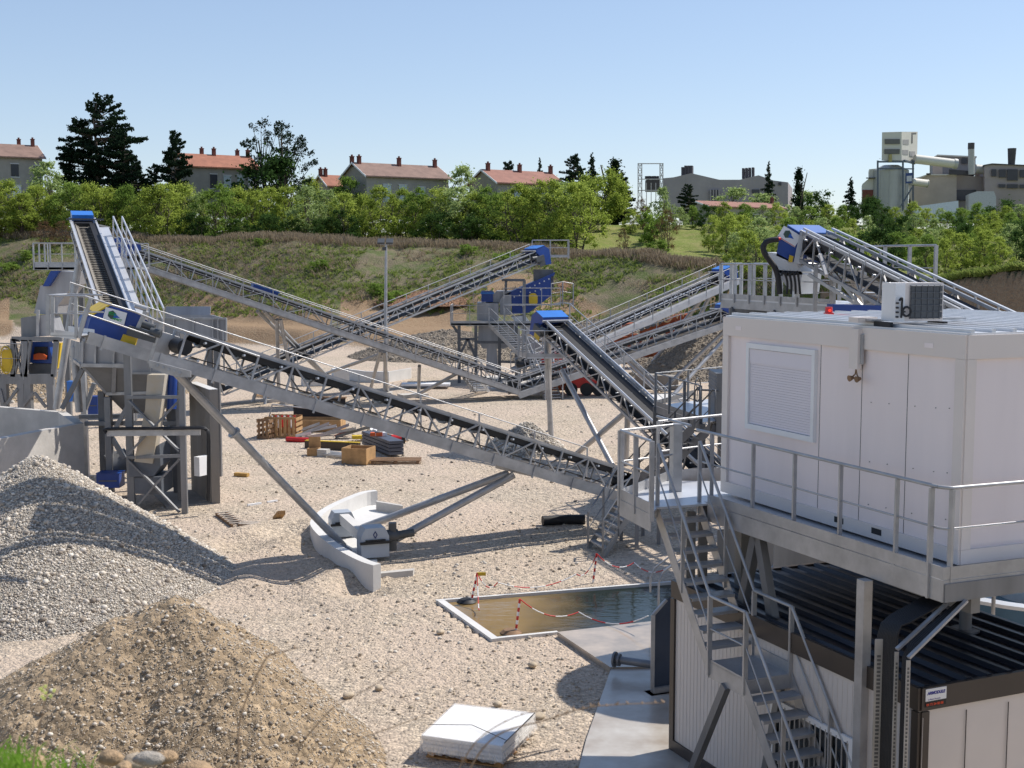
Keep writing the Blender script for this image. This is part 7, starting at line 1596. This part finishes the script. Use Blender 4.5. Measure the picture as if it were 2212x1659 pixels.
c = zd(790, 380)
def openbox(name, label, c, w_, d_, h_, rz, m, inner=None, t=.04):
    r_ = lthing(name, label, 'box', c, None, rz)
    for sx in (-1, 1): g = MB(); g.box((sx * (w_ - t) / 2, 0, h_ / 2), t, d_, h_); g.build('side', m, r_)
    for sy in (-1, 1): g = MB(); g.box((0, sy * (d_ - t) / 2, h_ / 2), w_ - t * 2, t, h_); g.build('end', m, r_)
    g = MB(); g.box((0, 0, t / 2), w_ - t * 2, d_ - 2 * t, t); g.build('bottom', inner or m, r_); return r_
openbox('timber_bin', 'big open timber box with black lining behind the scrap metal', c, 2.5, 1.3, .55, -.05, wood, black)
g = MB(); g.box(c + Vector((0, .9, .9)), 2.5, .06, 1.0, -.05); tag(g.build('black_board', black), 'large black panel leaning behind the timber box', 'panel')
g = MB(); g.box(c + Vector((0, .98, 1.43)), 2.55, .35, .07, -.05); tag(g.build('timber_board', woodd), 'brown board lying on top of the black panel', 'board')
for k, (x, y, L_, a, m, l) in enumerate(((560, 320, 1.5, 1.2, galv, 'galvanised angle frame leaning against the left end of the timber box'), (640, 420, 1.4, .5, galv, 'crooked galvanised sheet strip in front of the timber box'), (700, 470, 2.0, -.3, galv, 'long grey steel section in the scrap pile beside the crate'), (860, 450, 1.3, .1, alu, 'pale blue grey sheet metal box section in the middle of the scrap'), (900, 380, 1.1, .6, alu, 'bright tilted metal gutter at the right of the timber box'), (1000, 450, 1.5, -.1, galv, 'grey metal offcut at the right end of the scrap pile'), (950, 500, 2.4, .05, galv, 'long flat galvanised bar along the front of the scrap pile'), (1250, 490, 1.6, .2, galvd, 'grey steel strip between scrap pile and yellow beam'), (1130, 470, .8, -.2, mat('faded_red', (.35, .08, .06)), 'faded red board on the scrap pile'), (640, 500, .9, -.6, alu, 'small bent metal sheet next to the bottle crate'))):
    q = zd(x, y); g = MB(); e = Vector((math.cos(a), math.sin(a) * .7, .18 + .1 * (k % 3))); e2 = Vector((-e.y, e.x, 0)).normalized() * .14; p = q + UP * (.12 + .05 * (k % 4))
    g.prism([p - e * L_ / 2 - e2, p + e * L_ / 2 - e2, p + e * L_ / 2 + e2, p - e * L_ / 2 + e2], UP * .02); g.prism([p - e * L_ / 2 - e2, p + e * L_ / 2 - e2, p + e * L_ / 2 - e2 + UP * .14, p - e * L_ / 2 - e2 + UP * .14], e2 * .1); tag(g.build('scrap_piece', m), l, 'scrap metal')
g = MB(); g.path([zd(410, 495, .12), zd(600, 505, .14), zd(780, 512, .12)], .11, 10); tag(g.build('red_tube', redp), 'bright red tube lying in front of the bottle crate', 'tube')
g = MB(); a0_, a1_ = zd(650, 560, .2), zd(1330, 590, .2); g.beam(a0_, a1_, .25, .3); ob = g.build('steel_beam', mat('dark_brown_beam', (.07, .05, .035), .6)); tag(ob, 'long dark beam with yellow upper edge in front of the scrap pile', 'beam')
g = MB(); g.beam(a0_ + UP * .17, a1_ + UP * .17, .2, .03); o2 = g.build('painted_edge', yellow, ob)
g = MB(); q = zd(1380, 500, .1); g.box(q + UP * .12, 1.0, .4, .14, .2); tag(g.build('yellow_strap_pile', yellow), 'bright yellow strap bundle at the right end of the long dark beam', 'strap')
for k in range(4):
    a0_, a1_ = zd(830, 640 + k * 14, .12), zd(1200, 690 + k * 10, .12); g = MB(); g.beam(a0_, a1_, .09, .08); tag(g.build('steel_tube', galv), 'grey steel tube lying behind the square plywood box', 'tube', 'grey steel tubes behind the plywood box')
# stack of dark profiles
st = thing('profile_stack', 'stack of long dark blue grey steel profiles right of the scrap pile', 'steel profiles', tuple(zd(1600, 640)))
a0_, a1_, a2_ = zd(1360, 560, .1), zd(1710, 700, .1), zd(1890, 690, .1); off = a2_ - a1_
for k in range(4): g = MB(); z = UP * (.15 * k); g.prism([a0_ + z, a1_ + z, a2_ + z, a0_ + off + z], UP * .12); g.build('profile', mat('profile_grey', (.09, .10, .13), .45, .3, .15), st)
for k in range(2): q = a0_.lerp(a1_, .5) + off * (.1 + .3 * k) + UP * .65; g = MB(); g.box(q, .5, .3, .14, .3 * k); tag(g.build('white_bag' if k else 'orange_strap', whitep if k else orange), 'white bag lying on the dark profile stack' if k else 'orange strap lying on the dark profile stack', 'bag' if k else 'strap')
# boxes
c = zd(1320, 790); openbox('plywood_box', 'open square plywood box casting a shadow on the gravel', c, 1.05, .95, .62, -.28, wood, woodd)
c = zd(750, 700); openbox('plywood_box', 'small tall wooden box left of the lying grey tubes', c, .48, .4, .3, -.05, wood, woodd)
g = MB(); g.box(c + Vector((0, .28, .45)), .48, .03, .55); tag(g.build('box_lid', wood), 'wooden lid standing upright behind the small box', 'lid')
c = zd(875, 715); g = MB(); g.box(c + UP * .15, .42, .35, .3, -.3); tag(g.build('cement_block', conc), 'grey cement block between the small wooden box and the tubes', 'block')
def pallet(c, label, w_, d_, rz, m=wood):
    r_ = lthing('pallet', label, 'pallet', c, None, rz)
    for k in range(6): g = MB(); g.box((0, -d_ / 2 + d_ * (k + .5) / 6, .13), w_, d_ / 6 * .62, .025); g.build('deck_board', m, r_)
    for k in (-1, 0, 1):
        for j in (-1, 0, 1): g = MB(); g.box((k * w_ * .44, j * d_ * .42, .065), .11, .1, .09); g.build('block', m, r_)
    for j in (-1, 0, 1): g = MB(); g.box((0, j * d_ * .42, .01), w_, .1, .02); g.build('bottom_board', m, r_)
    return r_
pallet(zd(1790, 790), 'broken old pallet with orange strap in front of the profile stack', 2.0, .9, .02, woodd)
pallet(zd(1580, 460), 'pallet carrying crumpled white sheeting behind the profile stack', 1.0, .8, .1, woodd)
q = zd(1600, 430, .2); g = MB()
for k in range(5): g.tube(q + Vector((-.5 + k * .22, 0, .1)), q + Vector((-.4 + k * .22, .2, .2 + .1 * (k % 2))), .16, 8, .1)
tag(g.build('white_sheeting', whitep), 'crumpled white sheeting on the pallet behind the profiles', 'sheeting')
pallet(zd(1770, 530), 'pallet under the black and red barrel at the right end of the scrap', 1.1, .8, -.1, wood)
q = zd(1770, 500, .35); g = MB(); g.tube(q + Vector((-.45, 0, 0)), q + Vector((.45, .1, 0)), .2, 14); ob = g.build('black_roll', black); tag(ob, 'black roll with red label lying on a pallet', 'roll'); g = MB(); g.tube(q + Vector((-.12, .03, 0)), q + Vector((.3, .08, 0)), .205, 14); g.build('red_label', redp, ob)
pallet(at(640 / 1, 1075 * .7856, 60) * 0 + gz(648, 858, 0) + Vector((-2, 0, 0)), 'brown pallet lying near the foot of the left crossing conveyor', 1.4, 1, .1, wood)
g = MB(); q0, q1 = gz(508, 1024, .08), gz(536, 1026, .08); g.beam(q0, q1, .18, .12); tag(g.build('timber_block', mat('yellow_timber', (.45, .27, .08))), 'short yellow timber block lying alone on the gravel', 'timber')
q = gz(945, 1044, .05)
# broken fence panels in the little pit
def zk(zx, zy, z=0.0): return gz((560 + zx / 7.373) * .7856, (1340 + zy / 7.373) * .7856, z)
for k, (a0_, a1_, l) in enumerate(((zk(250, 530, .05), zk(580, 780, .05), 'half buried slatted wooden panel, left one in the small hollow'), (zk(700, 770, .05), zk(1200, 790, .05), 'reddish slatted wooden panel lying in the small hollow'))):
    r_ = thing('slatted_panel', l, 'wooden panel', tuple(a0_)); dv = (a1_ - a0_).normalized(); pv = Vector((-dv.y, dv.x, 0)); L_ = (a1_ - a0_).length
    for j in (0, .3): g = MB(); g.beam(a0_ + pv * j, a1_ + pv * j, .05, .08); g.build('rail', woodd, r_)
    for j in range(7): g = MB(); p = a0_ + dv * L_ * (j + .5) / 7; g.beam(p - pv * .05 + UP * .05, p + pv * .38 + UP * .05, .09, .02); g.build('slat', mat('grey_slat', (.36, .31, .26), .8), r_)
g = MB(); a0_, a1_ = zk(1400, 680, .05), zk(1500, 560, .25); r_ = thing('small_crate', 'small yellowish wooden crate tipped over in the hollow by the pipe leg', 'crate', tuple(a0_)); dv = (a1_ - a0_)
g.prism([a0_, a0_ + Vector((.22, .1, 0)), a1_ + Vector((.22, .1, 0)), a1_], UP * .12); g.build('crate_body', wood, r_); g = MB(); m_ = a0_.lerp(a1_, .6) + Vector((.1, .03, .13)); g.box(m_, .1, .12, .02, .8); g.build('crate_hole', woodd, r_)
g = MB(); g.beam(zk(890, 365, .08), zk(1165, 325, .08), .07, .07); tag(g.build('white_lath', whitep), 'white lath lying left of the curved kerb, nearer one', 'lath'); g = MB(); g.beam(zk(1290, 305, .08), zk(1490, 275, .08), .07, .07); tag(g.build('white_lath', whitep), 'shorter white lath just right of the first one', 'lath')
g = MB(); g.path([zk(820, 720, .1), zk(1240, 745, .08), zk(1330, 660, .12)], .018, 5); tag(g.build('bent_rod', woodd), 'thin rusty rod bent over the slatted panels', 'rod')
# white slabs stack on the far ground
pallet(gz(920, 833, 0), 'low pallet of white sheets near the foot of the longest conveyor', 3.2, 1.2, 0, woodd); q = gz(920, 832, .2); g = MB(); g.box(q + UP * .06, 3.0, 1.1, .12); tag(g.build('white_sheets', whitep), 'flat white sheets on the low pallet behind the lamp mast', 'sheets')

# ============================================================ wrapped panels on a pallet, front
def zp(zx, zy, z): return gz((1160 + zx / 2.9) * .7856, (1540 + zy / 2.9) * .7856, z)
PW = thing('wrapped_panels', 'stack of white panels wrapped in clear plastic on a wooden pallet in the foreground', 'panel stack', tuple(zp(400, 1600, 0)))
zz_ = .40
P4 = [zp(-5, 1400, zz_), zp(640, 1490, zz_), zp(905, 1225, zz_), zp(260, 1150, zz_)]
cm = sum(P4, Vector()) / 4
def sh_(f, z): return [Vector((cm.x + (p.x - cm.x) * f, cm.y + (p.y - cm.y) * f, z)) for p in P4]
for k in range(4): g = MB(); z0 = .14 + k * .068; P_ = sh_(.985 if k % 2 else .97, z0); g.prism(P_, UP * .058); g.build('panel', mat('panel_white', (.80, .79, .77), .4, 0, .03), PW)
pl_ = bpy.data.materials.new('clear_wrap'); pl_.use_nodes = True; p_ = pl_.node_tree.nodes['Principled BSDF']; p_.inputs['Base Color'].default_value = (.95, .95, .95, 1); p_.inputs['Roughness'].default_value = .18; p_.inputs['Alpha'].default_value = .28
n_ = pl_.node_tree.nodes; l_ = pl_.node_tree.links; no_ = n_.new('ShaderNodeTexNoise'); no_.inputs['Scale'].default_value = 7; tc_ = n_.new('ShaderNodeTexCoord'); l_.new(tc_.outputs['Object'], no_.inputs[0]); bm_ = n_.new('ShaderNodeBump'); bm_.inputs['Strength'].default_value = .8; bm_.inputs['Distance'].default_value = .04; l_.new(no_.outputs['Fac'], bm_.inputs['Height']); l_.new(bm_.outputs[0], p_.inputs['Normal'])
g = MB(); N_ = 30; rings = []
for j, (f, z) in enumerate(((.985, .425), (1.004, .418), (1.012, .34), (1.02, .25), (1.04, .13))):
    ring = []
    for i in range(N_ * 4):
        e = i // N_; t = (i % N_) / N_; a = sh_(f, z)[e]; b = sh_(f, z)[(e + 1) % 4]; p = a.lerp(b, t); nz_ = math.sin(i * 1.7 + j) * .5 + math.sin(i * .63 + j * 2) * .5
        out_ = (p - cm); out_.z = 0; out_.normalize(); amp = (0, .002, .010, .022, .045)[j]; ring.append(p + out_ * nz_ * amp + UP * (nz_ * (.002 if j < 2 else (.045 if j == 4 else 0))))
    rings.append(ring)
vs = [v for r in rings for v in r]; M_ = N_ * 4; fs = [(j * M_ + i, j * M_ + (i + 1) % M_, (j + 1) * M_ + (i + 1) % M_, (j + 1) * M_ + i) for j in range(4) for i in range(M_)] + [tuple(range(M_))]
g.add(vs, fs, False); g.build('plastic_wrap', pl_, PW)
g = MB(); S_ = sh_(1.02, .44); g.path([S_[0].lerp(S_[3], .25) + UP * .01, cm + Vector((-.1, -.15, .05)), S_[1].lerp(S_[2], .12)], .006, 5); g.path([S_[1].lerp(S_[2], .05), S_[1].lerp(S_[2], .95)], .008, 5); g.build('strap', black, PW)
rzp = math.atan2((P4[1] - P4[0]).y, (P4[1] - P4[0]).x); pc = Vector((cm.x, cm.y, 0)); pallet(pc, 'wooden pallet under the plastic wrapped white panels', (P4[1] - P4[0]).length * .95, (P4[2] - P4[1]).length * .9, rzp)
# ============================================================ cobbles that stand out
for k, (x, y, s, l) in enumerate(((750, 1604 * .94, .14, 'round tan cobble right of the sand heap'),)):
    pass
cob = stone_mat('cobble_mix', [(.30, .22, .13), (.45, .36, .25), (.55, .46, .34)])
def cobble(c, s, label, seed, m=stonew, group=None):
    r = random.Random(seed); g = MB(); n1, n2 = 12, 8; vs = []; sx, sy, sz = s * r.uniform(.9, 1.2), s * r.uniform(.7, .95), s * r.uniform(.5, .72); rz = r.uniform(0, 3)
    for j in range(n2 + 1):
        ph = math.pi * j / n2
        for i in range(n1):
            t = 2 * math.pi * i / n1; q = 1 + .10 * math.sin(3 * t + seed + ph * 2); x, y, z = sx * math.sin(ph) * math.cos(t) * q, sy * math.sin(ph) * math.sin(t) * q, sz * math.cos(ph)
            vs.append((c[0] + x * math.cos(rz) - y * math.sin(rz), c[1] + x * math.sin(rz) + y * math.cos(rz), c[2] + z + sz * .6))
    fs = [(j * n1 + i, j * n1 + (i + 1) % n1, (j + 1) * n1 + (i + 1) % n1, (j + 1) * n1 + i) for j in range(n2) for i in range(n1)]
    g.add(vs, fs, True); return tag(g.build('cobble', m), label, 'stone', group)
for k, (x, y, s, l) in enumerate(((752, 1506, .10, 'round tan cobble lying alone right of the sand heap'), (818, 1490, .08, 'grey dark cobble up the slope right of the sand heap'), (1160, 1552, .13, 'large brown cobble beside the far corner of the wrapped panels'), (1140, 1560, .09, 'smaller pale cobble left of the large brown one by the panels'), (1075, 1525, .09, 'pale cobble behind the wrapped panels'), (1150, 1440, .09, 'orange tinted cobble halfway between basin and wrapped panels'), (951, 1368, .09, 'tan cobble on the ground left of the basin'), (838, 995, .09, 'brown cobble at the left of the plywood box'))):
    cobble(gz(x, y, 0), s, l, k)
# near rim
def rim(x, y, d): p = at(x, y, d); return Vector((p.x, p.y, float(ground_z(np.array([p.x]), np.array([p.y]))[0])))
warm = [mat('tan_stone', (.38, .26, .15), .85, 0, .35, 40, .6, 120), mat('grey_stone', (.36, .32, .27), .8, 0, .25, 40, .5, 120), stonew]
for k, (x, d, s, l, mi, zl) in enumerate(((238, 3.7, .035, 'elongated tan stone on the near rim, left of the grey one', 0, 1632), (290, 3.75, .04, 'pale stone on the near rim between tan and grey stones', 2, 1640), (322, 3.65, .042, 'smooth grey stone on the near rim', 1, 1630), (358, 3.8, .03, 'tilted narrow tan stone right of the smooth grey one on the rim', 0, 1632), (420, 3.7, .05, 'broad ochre stone low at the right of the near rim', 0, 1655), (60, 3.6, .05, 'ochre stone in the grass at the lower left corner', 0, 1648), (268, 3.6, .03, 'small rough brown stone low on the near rim', 0, 1652))):
    p = at(x, zl, d); cobble((p.x, p.y, p.z - s * .6), s, l, 20 + k, warm[mi])
# near earth bank under the stones
g = MB(); ed = [at(x, y, 3.75) for x, y in ((-60, 1640), (60, 1652), (140, 1650), (215, 1648), (300, 1656), (400, 1662), (470, 1690), (900, 1760), (1500, 1800))]
gg = leafmat('near_grass_blades', (.10, .22, .02), (.18, .34, .04), (.28, .45, .07), .45)
r = np.random.default_rng(77)
def near_grass():
    xs_ = np.concatenate([r.uniform(-40, 95, 90), r.uniform(95, 200, 26), r.uniform(-60, 60, 60)]); Cs = []; As = []; Bs = []
    for x in xs_:
        d = r.uniform(3.1, 3.9); yb = 1668; ht = r.uniform(.03, .085) * (1.15 if x < 70 else .9); p = at(float(x), yb, float(d)); ln = r.normal(0, .02, 2); n = 4
        for j in range(n):
            z = ht * j / n; c = np.array([p.x + ln[0] * (j / n) ** 2 * 2, p.y + ln[1] * (j / n), p.z + z + ht / n / 2]); a = r.uniform(-.5, .5); wd_ = .0028 * (1 - j / n * .75)
            Cs.append(c); As.append(np.array([math.cos(a), math.sin(a), 0]) * wd_); Bs.append(np.array([ln[0] * (2 * j + 1) / n ** 2 , 0, ht / n / 2]))
    me = quads_mesh('near_grass', np.array(Cs), np.array(As), np.array(Bs), gg); o = bpy.data.objects.new('near_grass', me); COL.objects.link(o); kind(o, 'stuff', 'blurred green grass blades at the lower left corner')
near_grass()
twig = mat('dry_twig', (.30, .20, .12), .8, 0, .2, 20)
def stalk(pts, d, r0, label, buds=0, leaf=None):
    P_ = smoothpts([at(x, y, d) for x, y in pts], 4); n = len(P_); g = MB(); g.path(P_, [r0 * (1 - .6 * i / n) for i in range(n)], 5); r_ = thing('dry_stalk', label, 'plant', tuple(P_[0]))
    g.build('stem', twig, r_)
    if buds:
        g = MB()
        for k in range(buds):
            q = P_[int(n * .55 + (n * .44) * k / buds)]; g.tube(q, q + Vector((rr_.uniform(-1, 1), rr_.uniform(-.5, .5), rr_.uniform(-.2, 1))) * r0 * 4, r0 * 1.3, 5, r0 * .3)
        g.build('seed_head', twig, r_)
    if leaf:
        g = MB()
        for k in range(9): q = P_[-1] + Vector((rr_.uniform(-1, 1), rr_.uniform(-.6, .6), rr_.uniform(-1.6, .6))) * .018; g.tube(q, q + Vector((.004, 0, .004)), .005, 6, .002)
        g.build('flower_head', leaf, r_)
stalk([(517, 1680), (515, 1600), (522, 1540), (545, 1480), (570, 1430), (585, 1415), (620, 1405), (648, 1398)], 3.0, .0028, 'thin dry bent stalk rising in front of the sand heap', 5)
stalk([(628, 1680), (650, 1610), (690, 1560), (725, 1525), (800, 1485), (880, 1430)], 3.1, .002, 'second dry stalk leaning right beside the first one', 4)
stalk([(705, 1680), (735, 1630), (770, 1600), (850, 1570), (930, 1540)], 3.1, .002, 'third dry stalk leaning right, lowest of the row', 3)
stalk([(1000, 1690), (1040, 1620), (1090, 1580), (1180, 1555), (1260, 1530), (1330, 1522), (1435, 1518)], 2.8, .0024, 'long dry stalk with fluffy seed head crossing in front of the slab', 16)
stalk([(975, 1690), (1030, 1600), (1110, 1550), (1180, 1532)], 2.9, .0018, 'short dry stalk crossing in front of the wrapped panels', 3)
stalk([(70, 1670), (78, 1600), (92, 1540), (104, 1490)], 3.0, .002, 'small weed stalk with yellow green flower head at lower left', 0, mat('weed_flower', (.45, .5, .12)))
scatter_ground()
